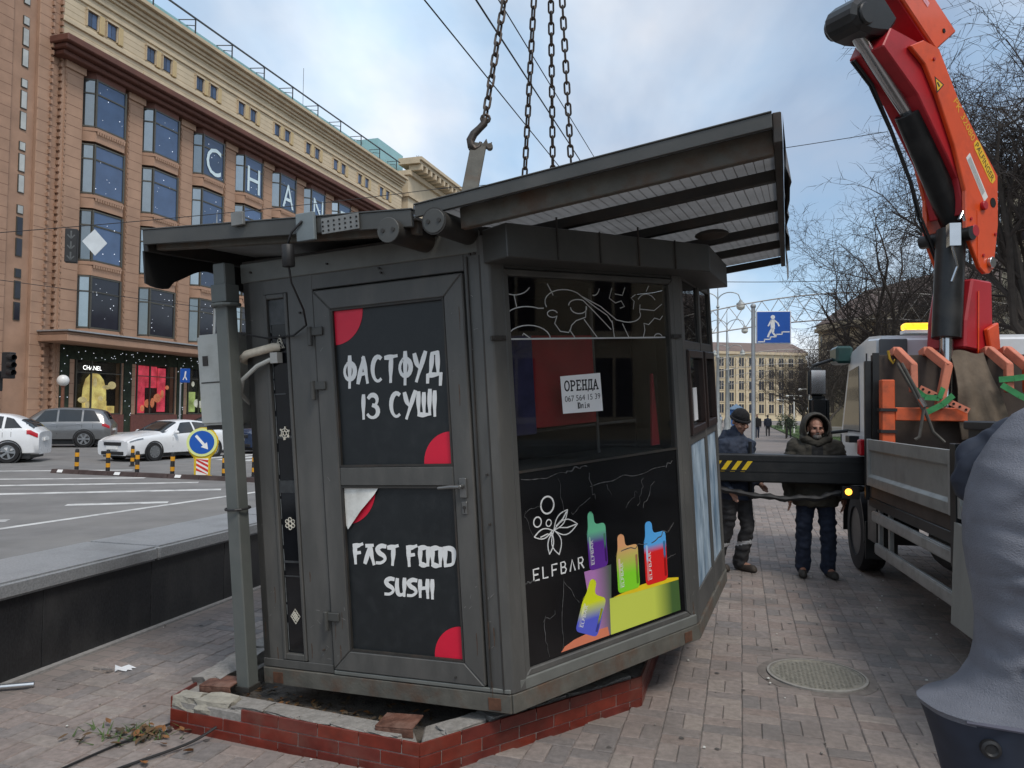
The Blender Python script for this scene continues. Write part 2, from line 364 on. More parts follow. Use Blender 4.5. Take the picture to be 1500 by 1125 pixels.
# ---------------------------------------------------------------- road paint
paint = mat('road_paint', (0.62, 0.62, 0.60), 0.7, var=0.12, scale=4, dirt=(0.2, 0.2, 0.2), dscale=2.5, damt=0.85)
def roadline(pts, w, name='road_marking'):
    m = MB()
    for a, b in zip(pts[:-1], pts[1:]):
        a = Vector((a[0], a[1], -0.146)); b = Vector((b[0], b[1], -0.146)); d = (b-a).normalized(); q = Vector((-d.y, d.x, 0))*w/2
        m.quad(a-q, b-q, b+q, a+q)
    o = m.build(name, paint, fix=False); struct(o); return o
roadline([(-10.9,4.2), (-7.9,11.7), (-5.87,17.06), (-1.0,29.5)], 0.16)
for a, b, w in [((-13.6,19.5), (-9.9,20.4), 0.3), ((-12.6,17.9), (-8.0,19.3), 0.32), ((-11.6,16.1), (-6.8,17.7), 0.34), ((-8.6,14.6), (-6.9,15.2), 0.3), ((-9.2,12.25), (-8.35,12.55), 0.3), ((-17.5,21.4), (-11.5,22.9), 0.3)]:
    roadline([a, b], w)
for k in range(16):       # zebra crossing behind the island
    p = S(-20.5 + k*1.05, 23.6 - k*0.08); q = S(-20.5 + k*1.05, 27.6 - k*0.08); roadline([(p.x, p.y), (q.x, q.y)], 0.5, 'crossing_stripe')
for k in range(9): 
    p = S(-12.5, 34 + k*9); q = S(-12.5, 38 + k*9); roadline([(p.x, p.y), (q.x, q.y)], 0.15)
# far pavement in front of the department store, lawn on the right
far_p = MB(); far_p.box(-60, -38, -40, 320, -0.3, 0.0); o = far_p.build('far_pavement', kerb_m, fix=False); o.rotation_euler = (0,0,STREET); struct(o)
lawn_m = mat('grass', (0.075, 0.12, 0.035), 0.95, var=0.4, scale=3, bump=0.8, bscale=40)
lawn = MB(); lawn.box(3.8, 30, 47, 120, -0.02, 0.10); lawn.box(12, 40, 18, 44, -0.02, 0.08)
o = lawn.build('lawn', lawn_m, fix=False); o.rotation_euler = (0,0,STREET); struct(o)
gr = MB(); rg = random.Random(5)
for i in range(5000):
    p = S(rg.uniform(3.9, 16), rg.uniform(47.2, 80), 0.09); h = rg.uniform(0.05, 0.13); a = rg.uniform(0, 6.28); w = 0.03
    gr.add([p, p + Vector((math.cos(a)*w, math.sin(a)*w, 0)), p + Vector((math.cos(a)*w*.5 + rg.uniform(-.04,.04), math.sin(a)*w*.5, h))], [(0,1,2)])
o = gr.build('grass', lawn_m, fix=False); struct(o, 'short grass of the lawn', 'stuff')
# low pale retaining wall by the lawn
lw = thing('low_wall', 'low pale stone wall at the edge of the lawn', 'wall', S(4.6, 62, 0), (0,0,STREET))
for k in range(6): MB().box(k*1.5, k*1.5+1.485, -0.2, 0.2, 0, 0.85).build('stone', kerb_m, lw, fix=False, bevel=0.03)
# ================================================================= granite parapet of the underpass
gran = mat('black_granite', (0.020, 0.021, 0.023), 0.33, var=0.5, scale=90, dirt=(0.07, 0.07, 0.07), dscale=2.2, damt=0.55, stretch=(1,1,0.45))
gran2 = mat('black_granite_worn', (0.028, 0.029, 0.031), 0.4, var=0.5, scale=90, dirt=(0.09, 0.088, 0.085), dscale=1.6, damt=0.6, stretch=(1,1,0.4))
cop_m = mat('grey_granite', (0.27, 0.28, 0.29), 0.45, var=0.25, scale=70, dirt=(0.12,0.12,0.12), dscale=1.5)
copf_m = cop_m
pw = thing('granite_parapet', 'low wall of polished black granite slabs with grey coping beside the kiosk', 'wall', (-3.2, 4.79, 0), (0, 0, rad(-15.2)))
MB().box(-0.62, -0.024, -6, 10.5, -0.3, 0.53).build('core', mat('concrete_core', (0.25,0.25,0.25), 0.9), pw, fix=False)
yy = -6.0; k = 0
for L_ in (1.3, 1.25, 1.3, 1.2, 1.25, 1.0, 0.92, 0.62, 0.9, 1.2, 1.2, 1.2, 1.2, 1.2):
    MB().box(-0.022, -0.0, yy+0.002, yy+L_-0.003, -0.012, 0.53).build('slab', gran if k % 3 else gran2, pw, fix=False, bevel=0.002); yy += L_; k += 1
yy = -6.0
for k in range(9):
    MB().box(-0.66, 0.045, yy+0.002, yy+1.83-0.002, 0.532, 0.645).build('coping_stone', cop_m, pw, fix=False, bevel=0.018, seg=3); yy += 1.83
# kerb strip at the foot
MB().box(0.0, 0.05, -6, 10.5, -0.03, 0.008).build('foot_strip', kerb_m, pw, fix=False)
# ================================================================= brick-tiled plinth of the kiosk
tile_ms = [mat('red_tile_%d' % i, c, 0.32, var=0.3, scale=9, dirt=(0.16,0.08,0.06), dscale=5, damt=0.5) for i, c in enumerate([(0.15,0.022,0.013), (0.12,0.018,0.012), (0.175,0.028,0.016), (0.135,0.024,0.018)])]
mort = mat('mortar', (0.27, 0.255, 0.235), 0.95, var=0.25, scale=30, bump=0.6)
stone_m = mat('broken_stone', (0.33, 0.31, 0.26), 0.95, var=0.25, scale=14, bump=0.8, bscale=50, dirt=(0.16,0.14,0.11), dscale=5)
rust_m = mat('rusty_plate', (0.13, 0.055, 0.035), 0.8, var=0.5, scale=18, bump=0.4, dirt=(0.22,0.17,0.14), dscale=9)
pl = thing('tiled_plinth', 'broken plinth faced with glazed red brick tiles under the kiosk', 'plinth', (-0.42, 3.63, 0)); pl.scale = (1, 1, 0.84)
O_ = Vector((-0.42, 3.63, 0))
def edge_frame(a, b):
    a = Vector((a[0], a[1], 0)) - O_; b = Vector((b[0], b[1], 0)) - O_; d = (b-a); L = d.length; d.normalize(); n = Vector((d.y, -d.x, 0)); return a, d, n, L
rt_ = random.Random(11)
for ei in range(5):
    a, d, n, L = edge_frame(PLINTH[ei], PLINTH[(ei+1) % 5])
    core = MB(); core.ext([a - n*0.0035 + d*0.004, a + d*(L-0.004) - n*0.0035, a + d*(L-0.15) - n*0.20, a + d*0.15 - n*0.20], (0, 0, 0.175)); core.build('mortar_core', mort, pl, bevel=0.006)
    for row, (z0, z1) in enumerate([(-0.03, 0.042), (0.047, 0.120), (0.125, 0.198)]):
        s = 0.002; first = True
        while s < L - 0.01:
            l = 0.236 if not (first and row % 2) else 0.12
            first = False; e = min(s + l, L - 0.002)
            broken = (ei == 0 and row == 2 and s < 0.30)
            if e - s > 0.03 and not broken:
                q = [a + d*s, a + d*e, a + d*e - n*0.012, a + d*s - n*0.012]
                m = MB(); m.ext([p + Vector((0,0,z0)) + n*rt_.uniform(0, 0.002) for p in q], (0, 0, z1-z0)); m.build('tile', tile_ms[rt_.randrange(4)], pl, bevel=0.002)
            s = e + 0.005
def rubble(name, c, size, m, parent, seed, rz=0):
    r = random.Random(seed); b = bmesh.new(); bmesh.ops.create_cube(b, size=1.0); bmesh.ops.subdivide_edges(b, edges=b.edges[:], cuts=2, use_grid_fill=True)
    for v in b.verts:
        v.co = Vector((v.co.x*size[0], v.co.y*size[1], v.co.z*size[2])) + Vector((r.uniform(-1,1)*size[0], r.uniform(-1,1)*size[1], r.uniform(-1,1)*size[2]))*0.07
    me = D.meshes.new(name); b.to_mesh(me); b.free(); me.materials.append(m); o = D.objects.new(name, me); COL.objects.link(o); o.parent = parent; o.location = c; o.rotation_euler = (r.uniform(-.05,.05), r.uniform(-.05,.05), rz); return o
a, d, n, L = edge_frame(PLINTH[0], PLINTH[1]); ra = math.atan2(d.y, d.x)
def pt(s, inn, z): return a + d*s - n*inn + Vector((0,0,z))
rubble('broken_stone', pt(0.09, 0.055, 0.16), (0.15, 0.10, 0.085), stone_m, pl, 1, ra)
rubble('broken_stone', pt(0.27, 0.07, 0.165), (0.20, 0.13, 0.08), stone_m, pl, 2, ra+0.1)
for k, s in enumerate((0.50, 0.72, 0.92, 1.12, 1.32)): rubble('coping_fragment', pt(s, 0.08, 0.188), (0.19, 0.11, 0.026), mort, pl, 20+k, ra+rt_.uniform(-.06,.06))
a2, d2, n2_, L2 = edge_frame(PLINTH[1], PLINTH[2]); rb = math.atan2(d2.y, d2.x)
for k, s in enumerate((0.30, 0.56, 0.84, 1.10, 1.36)): rubble('coping_fragment', a2 + d2*s - n2_*0.09 + Vector((0,0,0.188)), (0.24, 0.12, 0.028), mort, pl, 40+k, rb)
a3, d3, n3_, L3 = edge_frame(PLINTH[4], PLINTH[0])
for k, s in enumerate((L3-0.35, L3-0.62, L3-0.95)): rubble('kerb_stone', a3 + d3*s - n3_*0.08 + Vector((0,0,0.17)), (0.28, 0.17, 0.15), mort, pl, 60+k, math.atan2(d3.y, d3.x))
for s, inn in ((0.16, 0.22), (1.36, 0.13)):
    m = MB(); m.box(-0.10, 0.10, -0.075, 0.075, 0, 0.012); m.box(-0.10, 0.10, -0.075, -0.068, -0.05, 0); 
    o = m.build('rusty_plate', rust_m, pl, bevel=0.003); o.location = pt(s, inn, 0.228); o.rotation_euler = (0.06, -0.05, ra + 0.12)
inner = MB(); inner.prism([((p[0]-O_.x)*0.93-0.02, (p[1]-O_.y)*0.93+0.09) for p in PLINTH], -0.02, 0.06); inner.build('inner_floor', mat('dirt_floor', (0.10,0.085,0.07), 0.95, var=0.5, scale=12, bump=0.8), pl)
leafm = [mat('dead_leaf_%d' % i, c, 0.8, var=0.3, scale=20) for i, c in enumerate([(0.12,0.07,0.03), (0.20,0.09,0.03), (0.07,0.05,0.03), (0.30,0.12,0.03)])]
def leaf(mb, c, s, r, mi):
    T = Matrix.Translation(c) @ Euler((r.uniform(-.5,.5), r.uniform(-.5,.5), r.uniform(0, 6.28))).to_matrix().to_4x4()
    P = [(0,-s,0), (s*.45,-s*.3,s*.15), (s*.35,s*.4,s*.1), (0,s,0.1*s), (-s*.35,s*.4,s*.18), (-s*.45,-s*.3,s*.1)]
    mb.add([T @ Vector(p) for p in P] + [T @ Vector((0,0,-0.05*s))], [(i, (i+1) % 6, 6) for i in range(6)], mi)
rl = random.Random(4); lm = MB()
for i in range(420):
    s = rl.uniform(0.15, 1.35); inn = 0.16 + abs(rl.gauss(0, 0.22)); leaf(lm, pt(s, inn, rl.uniform(0.062, 0.085)), rl.uniform(0.012, 0.03), rl, rl.choice([0,0,1,2,2]))
o = lm.build('leaf_litter', leafm, pl, fix=False); o['kind'] = 'stuff'
# weeds and leaves against the plinth corner, single fallen leaves, litter
wd = MB(); wg = mat('weed_green', (0.06, 0.10, 0.025), 0.8, var=0.4)
c0 = Vector((-1.9, 4.1, 0))
for i in range(90):
    p = c0 + Vector((rl.gauss(-0.12, 0.12), rl.gauss(-0.02, 0.06), 0)); a_ = rl.uniform(0, 6.28); l = rl.uniform(0.03, 0.09); t = p + Vector((math.cos(a_)*l, math.sin(a_)*l, rl.uniform(0.015, 0.045))); w = Vector((-math.sin(a_), math.cos(a_), 0))*0.006
    wd.add([p-w, p+w, t], [(0,1,2)])
for i in range(60): leaf(wd, c0 + Vector((rl.gauss(-0.05, 0.13), rl.gauss(-0.03, 0.06), rl.uniform(0.008, 0.03))), rl.uniform(0.015, 0.035), rl, rl.choice([1,2,3]))
o = wd.build('weeds', [wg] + leafm[:3], fix=False); struct(o, 'green weeds and dead leaves heaped at the plinth corner', 'stuff')
for k, (x, y, lab) in enumerate([(-1.62, 3.87, 'orange dead leaf lying nearest the heap of weeds'), (-1.78, 3.74, 'pale orange dead leaf on the paving below the weeds'), (-1.17, 3.46, 'orange dead leaf at the bottom edge in front of the red tiles'), (-2.98, 5.72, 'small brown leaf lying close to the granite wall')]):
    m = MB(); leaf(m, (0,0,0.01), 0.045, rl, 0); o = m.build('fallen_leaf', leafm[3 if k != 3 else 1], fix=False); o.location = (x, y, 0.006); tag(o, lab, 'leaf', 'fallen leaves')
m = MB(); white_l = mat('white_litter', (0.7,0.71,0.72), 0.4, var=0.08)
for i in range(9):
    a_ = i*0.7; l = rl.uniform(0.04, 0.12); m.add([(0,0,0.008), (math.cos(a_)*l*1.5, math.sin(a_)*l*.6, 0.004), (math.cos(a_+.4)*l*1.3, math.sin(a_+.4)*l*.6, 0.02)], [(0,1,2)])
o = m.build('plastic_scrap', white_l, fix=False); o.location = (-2.62, 5.06, 0.003); tag(o, 'crumpled white plastic scrap on the paving near the granite wall', 'litter')
m = MB(); m.tube([(-0.10,-0.03,0.02), (0.10,0.03,0.02)], 0.016, 10); o = m.build('metal_tube', mat('aluminium', (0.6,0.62,0.64), 0.3, 0.9, var=0.1), smooth=True); o.location = (-3.06, 4.72, 0); tag(o, 'short silver metal tube lying by the granite wall', 'tube')
blk = mat('black_rubber', (0.014,0.014,0.015), 0.55, var=0.2)
def gcable(name, pts, r, label):
    m = MB(); P = [Vector(p) for p in pts]; Q = []
    for i in range(len(P)-1):
        for k in range(6):
            t = k/6; p0, p1, p2, p3 = P[max(i-1,0)], P[i], P[i+1], P[min(i+2,len(P)-1)]
            Q.append(0.5*((2*p1) + (-p0+p2)*t + (2*p0-5*p1+4*p2-p3)*t*t + (-p0+3*p1-3*p2+p3)*t**3))
    Q.append(P[-1]); m.tube(Q, r, 6); o = m.build(name, blk, smooth=True); tag(o, label, 'cable'); return o
gcable('cable', [(-2.35,3.2,0.008), (-2.15,3.68,0.008), (-1.98,4.02,0.01), (-1.75,4.35,0.02)], 0.006, 'thin black cable on the paving running up past the weeds')
gcable('cable', [(-2.1,3.2,0.008), (-1.92,3.62,0.01), (-1.66,3.93,0.02), (-1.55,4.05,0.06)], 0.007, 'thicker black cable on the paving ending at the orange leaf')

gt = MB(); rgt = random.Random(77)
for i in range(260):
    x = rgt.uniform(-3, 4.2); y = rgt.uniform(3.1, 8.5)
    if inpoly(x, y, PLINTH): continue
    s_ = rgt.uniform(0.004, 0.011); gt.ell((x, y, s_*0.5), (s_, s_*rgt.uniform(.6,1.4), s_*0.6), 5, 4, mi=rgt.choice((0,0,1)))
for i in range(90):
    x = rgt.uniform(-3, 4.2); y = rgt.uniform(3.1, 9.5); r_g = rgt.uniform(0.010, 0.022)
    if inpoly(x, y, PLINTH): continue
    gt.add([(x + r_g*math.cos(k*0.785)*rgt.uniform(.7,1.1), y + r_g*math.sin(k*0.785)*rgt.uniform(.7,1.1), 0.0022) for k in range(8)], [tuple(range(8))], 2)
o = gt.build('grit', [mat('grit_grey', (0.22,0.20,0.18), 0.9), mat('grit_pale', (0.55,0.54,0.50), 0.8), mat('old_gum', (0.085,0.078,0.072), 0.8)], fix=False); struct(o, 'grit and old gum spots on the paving', 'stuff')
# two sunken, cracked places by the manhole
# ================================================================= the kiosk, tilted on its chains
grey = mat('kiosk_grey', (0.082, 0.081, 0.076), 0.46, var=0.16, scale=5, bump=0.08, bscale=40, dirt=(0.13, 0.122, 0.11), dscale=5, damt=0.55, stretch=(1,1,0.3))
grey_l = mat('kiosk_flashing', (0.145, 0.15, 0.138), 0.5, var=0.14, scale=5, dirt=(0.10, 0.10, 0.09), dscale=4, damt=0.5)
greyd = mat('kiosk_awning_grey', (0.058, 0.059, 0.055), 0.5, var=0.15, scale=4, dirt=(0.13, 0.12, 0.11), dscale=3, damt=0.3)
dark = mat('dark_steel', (0.030, 0.028, 0.025), 0.6, var=0.3, scale=8, dirt=(0.07, 0.045, 0.03), dscale=5, damt=0.6)
rusty = mat('rusty_beam', (0.10, 0.095, 0.08), 0.75, var=0.25, scale=10, bump=0.2, dirt=(0.11, 0.05, 0.025), dscale=4.5, damt=0.85)
black = mat('black_gap', (0.006, 0.006, 0.006), 0.9, var=0.1)
sign_bk = mat('door_sign_black', (0.010, 0.013, 0.015), 0.45, var=0.12, scale=3, dirt=(0.03,0.032,0.034), dscale=12, damt=0.4)
red_p = mat('print_red', (0.70, 0.012, 0.045), 0.4, var=0.06)
white_p = mat('print_white', (0.80, 0.80, 0.78), 0.5, var=0.04)
poster_bk = mat('poster_black', (0.007, 0.007, 0.008), 0.16, var=0.3, scale=3, bump=0.12, bscale=5)
poly_m = mat('polycarbonate', (0.21, 0.208, 0.206), 0.45, var=0.12, scale=3, dirt=(0.14,0.135,0.13), dscale=2.5, damt=0.8)
def make_translucent(m, fac):
    N = m.node_tree.nodes; L = m.node_tree.links; b = N['Principled BSDF']; o = [n for n in N if n.type == 'OUTPUT_MATERIAL'][0]
    tr = N.new('ShaderNodeBsdfTranslucent'); mxs = N.new('ShaderNodeMixShader'); mxs.inputs[0].default_value = fac
    src = b.inputs['Base Color'].links[0].from_socket; L.new(src, tr.inputs[0]); L.new(b.outputs[0], mxs.inputs[1]); L.new(tr.outputs[0], mxs.inputs[2]); L.new(mxs.outputs[0], o.inputs[0])
make_translucent(poly_m, 0.42)
metal = mat('grey_metal', (0.20, 0.20, 0.195), 0.4, 0.7, var=0.15)
K = thing('kiosk', 'tilted grey street kiosk with black door signs hanging on chains', 'kiosk', (0.021, 3.812, 0.24), (rad(3.513), rad(-2.740), rad(-22.9)))
bd = Vector((0.4863, 0.8738, 0)); bn = Vector((0.8738, -0.4863, 0))
TA = Matrix.Identity(4)
TB = Matrix(((bd.x, -bn.x, 0, 0), (bd.y, -bn.y, 0, 0), (0, 0, 1, 0), (0, 0, 0, 1)))
TC = Matrix(((0, -1, 0, 0.717), (1, 0, 0, 1.289), (0, 0, 1, 0), (0, 0, 0, 1)))
def wall(T): m = MB(); m.T = T; return m
def kp(name, mb, mt, parent=None, bevel=0.004, smooth=False, fix=True): return mb.build(name, mt, parent or K, smooth, bevel, fix)
P1 = bd*1.475; P2 = Vector((0.717, 2.64, 0))
plan = [(-1.556, 0), (0, 0), (0.717, 1.289), (0.717, 2.64), (0.2, 3.1), (-1.1, 3.1), (-1.556, 2.7)]
# steel base frame
m = MB()
for i in range(7):
    a = Vector((*plan[i], 0)); b = Vector((*plan[(i+1) % 7], 0)); d = (b-a).normalized(); n = Vector((d.y, -d.x, 0))
    m.ext([a + n*0.012, b + n*0.012, b - n*0.08, a - n*0.08], (0,0,0.095))
kp('base_frame', m, rusty)
m = MB(); m.prism(plan, 0.02, 0.09); kp('floor', m, dark)
for T, s in ((TA, -0.09), (TA, -1.45), (TB, 1.36)):
    m = wall(T); m.box(s-0.035, s+0.035, -0.0165, -0.0125, 0.012, 0.075); kp('weld_plate', m, mat('rust', (0.10,0.045,0.025), 0.85, var=0.4, scale=20), bevel=0.002)
m = MB(); m.prism(plan, 2.405, 2.44); kp('roof_deck', m, dark)
m = MB(); m.prism([(p[0]*0.97-0.01, p[1]*0.97+0.04) for p in plan], 2.36, 2.40); kp('ceiling', m, dark)
# ---- wall A: posts, bands
for x0, x1, nm in ((-1.556, -1.412, 'corner_post'), (-1.243, -1.068, 'door_post')):
    m = wall(TA); m.box(x0, x1, 0.0, 0.07, 0.097, 2.36); kp(nm, m, grey)
m = wall(TA); m.box(-1.556, -1.068, -0.006, -0.0005, 0.10, 0.147); kp('bottom_trim', m, grey)
m = wall(TA); m.box(-1.5555, -0.13, 0.002, 0.068, 2.232, 2.36); kp('top_band', m, grey)
m = wall(TA); m.box(-1.56, -0.03, -0.010, 0.06, 2.315, 2.425); kp('flashing', m, grey_l)
m = MB(); m.prism([(-0.132, 0.0), (-0.03, -0.012), (0.012, 0.0), (0.055, 0.07), (0.045, 0.13), (-0.04, 0.11), (-0.132, 0.07)], 0.097, 2.40); kp('corner_post', m, grey, bevel=0.006)
for x0, x1 in ((-0.040, -0.032), (-0.110, -0.104)):
    m = wall(TA); m.box(x0, x1, -0.0135, -0.004, 0.1, 2.30); kp('post_seam', m, dark, bevel=0)
# strip window
m = wall(TA)
m.box(-1.41, -1.39, -0.008, 0.05, 0.15, 2.232); m.box(-1.265, -1.245, -0.008, 0.05, 0.15, 2.232); m.box(-1.389, -1.266, -0.0075, 0.05, 0.15, 0.185); m.box(-1.389, -1.266, -0.0075, 0.05, 2.205, 2.232)
sw = kp('side_window', m, grey)
m = wall(TA); m.box(-1.388, -1.267, 0.014, 0.02, 0.186, 2.204); kp('pane', m, mat('black_glass', (0.008,0.009,0.011), 0.12, var=0.3, scale=5), sw, bevel=0)
tape = mat('grey_tape', (0.045, 0.048, 0.05), 0.4, var=0.4, scale=25)
for z0, z1, x0, x1 in ((2.06, 2.2, -1.387, -1.268), (1.41, 1.425, -1.38, -1.27), (1.10, 1.17, -1.386, -1.27), (0.70, 0.712, -1.38, -1.268), (0.62, 0.628, -1.386, -1.27), (1.66, 1.668, -1.384, -1.30)):
    m = wall(TA); m.box(x0, x1, 0.0105, 0.0135, z0, z1); kp('tape', m, tape, sw, bevel=0)
rr = random.Random(2); m = wall(TA); zc = 0.2
while zc < 2.19:
    h = rr.uniform(0.05, 0.16)
    for x in (-1.381, -1.274): m.box(x-0.002, x+0.0015, 0.0122, 0.0138, zc, min(2.19, zc+h))
    zc += h + rr.uniform(0.01, 0.05)
kp('tape_edges', m, mat('tape_pale', (0.16,0.17,0.17), 0.5, var=0.4, scale=40), sw, bevel=0, fix=False)
def ring(cx, cz, r, n=14, a0=0, a1=360): return [(cx + r*math.cos(rad(a0+(a1-a0)*i/n)), cz + r*math.sin(rad(a0+(a1-a0)*i/n))) for i in range(n+1)]
orn_w = mat('ornament_cream', (0.66, 0.62, 0.52), 0.5, var=0.08)
def ornament(polys, z, w=0.0042):
    m = wall(TA); strokes(m, polys, (-1.322, 0.0115, z), (1,0,0), (0,0,1), 1, 1, w, (0,-0.002,0), brush=False); kp('ornament', m, orn_w, sw, bevel=0, fix=False)
t6 = [(math.cos(rad(60*k+30)), math.sin(rad(60*k+30))) for k in range(6)]
ornament([[(-0.03,-0.03),(0.03,-0.03),(0,0.045),(-0.03,-0.03)], ring(0,-0.003,0.012), [(-.018,0),(-.012,.006)], [(-0.02,-0.03),(-0.012,-0.016)], [(0.02,-0.03),(0.012,-0.016)], [(0.012,0.012),(-0.002,0.03)]], 1.955)
ornament([ring(0,0,0.026)] + [[(x*0.012, y*0.012), (x*0.036, y*0.036)] for x, y in t6] + [ring(0,0,0.012)] + [[(x*0.026+y*0.006, y*0.026-x*0.006), (x*0.037+y*.006, y*0.037-x*.006)] for x, y in t6], 1.44)
ornament([ring(0,0,0.011)] + [ring(x*0.024, y*0.024, 0.0105, 10) for x, y in t6], 0.925)
ornament([[(0,-0.042),(0.032,0),(0,0.042),(-0.032,0),(0,-0.042)], [(-.016,-.021),(.016,.021)], [(.016,-.021),(-.016,.021)], [(-.022,.011),(.010,-.028)], [(-.010,.028),(.022,-.011)], [(-.022,-.011),(.010,.028)], [(-.010,-.028),(.022,.011)]], 0.395)
# ---- door
dr = MB(); dr.T = TA
X0, X1, Z0, Z1 = -1.058, -0.136, 0.125, 2.222
def frame_rect(m, x0, x1, z0, z1, w, y0, y1):
    """mitred rectangular frame"""
    o = [(x0,z0),(x1,z0),(x1,z1),(x0,z1)]; i = [(x0+w,z0+w),(x1-w,z0+w),(x1-w,z1-w),(x0+w,z1-w)]
    for k in range(4):
        a, b, c, d = o[k], o[(k+1) % 4], i[(k+1) % 4], i[k]; m.ext([(p[0], y0, p[1]) for p in (a, b, c, d)], (0, y1-y0, 0))
frame_rect(dr, X0, X1, Z0, Z1, 0.112, -0.016, 0.05); dr.box(X0+0.1125, X1-0.1125, -0.0145, 0.05, 1.142, 1.245)
door = kp('door', dr, grey, bevel=0.006)
m = wall(TA); m.box(X0-0.009, X1+0.006, 0.03, 0.06, Z0-0.01, Z1+0.009); kp('door_gap', m, black, door, bevel=0)
m = wall(TA); frame_rect(m, -0.944, -0.248, 1.246, 2.109, 0.010, -0.0135, 0.02); frame_rect(m, -0.944, -0.248, 0.238, 1.141, 0.010, -0.0135, 0.02); kp('glazing_bead', m, dark, door, bevel=0)
for z0, z1 in ((1.256, 2.099), (0.248, 1.131)):
    m = wall(TA); m.box(-0.934, -0.258, 0.004, 0.012, z0, z1); kp('door_sign', m, sign_bk, door, bevel=0)
def fan(cx, cz, r, a0, a1, y=0.002):
    m = wall(TA); pts = [(cx, y, cz)] + [(cx + r*math.cos(rad(a0+(a1-a0)*i/16)), y, cz + r*math.sin(rad(a0+(a1-a0)*i/16))) for i in range(17)]
    m.ext(pts, (0, 0.0015, 0)); return m
for cx, cz, r, a0 in ((-0.9335, 2.0985, 0.185, 270), (-0.2585, 1.2565, 0.165, 90), (-0.9335, 1.1305, 0.20, 270), (-0.2585, 0.2485, 0.168, 90)):
    kp('red_quarter_disc', fan(cx, cz, r, a0, a0+90), red_p, door, bevel=0)
m = wall(TA)      # peeled-back white corner of the lower sign
m.add([(-0.933, 0.0005, 1.130), (-0.71, -0.006, 1.130), (-0.735, -0.012, 1.095), (-0.82, -0.02, 1.01), (-0.915, -0.010, 0.905), (-0.933, 0.0005, 0.925), (-0.86, -0.001, 1.06)],
      [(0,6,1), (1,6,2), (2,6,3), (3,6,4), (4,6,5), (5,6,0)]); kp('peeled_corner', m, mat('peeled_white', (0.72,0.71,0.66), 0.5, var=0.15, scale=9, dirt=(0.4,0.38,0.33), dscale=14), door, bevel=0, fix=False, smooth=True)
G = {  # brush letters in a unit box
 'Ф': [[(0.50,1.12),(0.50,0.5),(0.47,-0.22)], arc(0.5,0.48,0.48,0.36,110,-240,16)],
 'А': [[(0.02,-0.05),(0.28,0.55),(0.52,1.05)], [(0.50,1.02),(0.70,0.5),(0.88,-0.05)], [(0.12,0.30),(0.80,0.36)]],
 'С': [arc(0.58,0.5,0.48,0.52,60,300,14)],
 'Т': [[(0.0,0.95),(0.5,0.97),(1.0,1.0)], [(0.52,0.95),(0.48,0.4),(0.46,-0.08)]],
 'У': [[(0.05,1.0),(0.25,0.6),(0.50,0.42)], [(0.98,1.06),(0.62,0.5),(0.22,-0.12)]],
 'Д': [[(0.30,0.95),(0.24,0.5),(0.12,0.12)], [(0.30,0.97),(0.75,1.02)], [(0.75,1.02),(0.78,0.5),(0.80,0.10)], [(-0.05,0.08),(0.5,0.1),(1.05,0.12)], [(-0.05,0.1),(-0.08,-0.2)], [(1.04,0.12),(1.0,-0.32)]],
 'І': [[(0.5,1.0),(0.46,0.5),(0.5,-0.05)]],
 'З': [arc(0.42,0.75,0.42,0.25,150,-80,10), arc(0.42,0.25,0.50,0.28,85,-150,10)],
 'Ш': [[(0.02,1.0),(0.0,0.5),(0.05,0.05)], [(0.48,0.95),(0.47,0.5),(0.5,0.05)], [(1.0,1.08),(0.96,0.5),(0.98,0.02)], [(0.02,0.03),(0.5,0.0),(1.02,0.03)]],
 'F': [[(0.15,1.0),(0.14,0.5),(0.2,-0.1)], [(0.0,0.96),(0.5,0.98),(0.95,1.08)], [(0.12,0.5),(0.7,0.56)]],
 'A': [[(0.0,-0.05),(0.35,0.6),(0.45,1.0)], [(0.15,0.98),(0.85,1.02)], [(0.55,1.0),(0.7,0.45),(0.95,-0.1)]],
 'S': [[(0.95,0.98),(0.5,1.0),(0.1,0.82),(0.3,0.58),(0.75,0.42),(0.9,0.2),(0.5,0.0),(0.02,-0.02)]],
 'T': [[(0.0,0.92),(0.5,0.96),(1.0,1.05)], [(0.55,0.95),(0.52,0.4),(0.45,-0.08)]],
 'O': [[(0.1,0.95),(0.08,0.5),(0.12,0.05)], [(0.0,0.95),(0.5,1.0),(0.95,0.96)], [(0.92,1.0),(0.9,0.5),(0.86,0.0)], [(0.1,0.03),(0.5,-0.03),(0.9,0.0)]],
 'D': [[(0.12,1.0),(0.1,0.5),(0.12,0.0)], [(0.0,0.98),(0.6,1.0),(0.95,0.85),(0.96,0.4),(0.8,0.1),(0.1,0.0)]],
 'U': [[(0.1,1.0),(0.06,0.5),(0.2,0.05),(0.6,0.0),(0.85,0.15)], [(0.9,1.05),(0.88,0.5),(0.85,-0.05)]],
 'H': [[(0.1,1.0),(0.08,0.5),(0.1,-0.05)], [(0.9,1.05),(0.88,0.5),(0.92,-0.08)], [(0.08,0.48),(0.92,0.55)]],
 'I': [[(0.5,1.05),(0.48,0.5),(0.52,-0.1)]],
}
def lettering(txt, x0, x1, z, h, w, nm='lettering', narrow='ІI'):
    tot = sum(0.45 if c in narrow else (0.6 if c == ' ' else 1.0) for c in txt); p = (x1-x0)/tot; x = x0
    for c in txt:
        k = 0.45 if c in narrow else (0.6 if c == ' ' else 1.0)
        if c != ' ':
            m = wall(TA); strokes(m, G[c], (x + p*k*0.10, 0.0025, z), (1,0,0.0), (0.06,0,1), p*k*0.80, h, w, (0,-0.0015,0)); kp('letter', m, white_p, door, bevel=0, fix=False)
        x += p*k
lettering('ФАСТФУД', -0.900, -0.290, 1.705, 0.125, 0.0215)
lettering('ІЗ СУШІ', -0.800, -0.325, 1.512, 0.118, 0.0205)
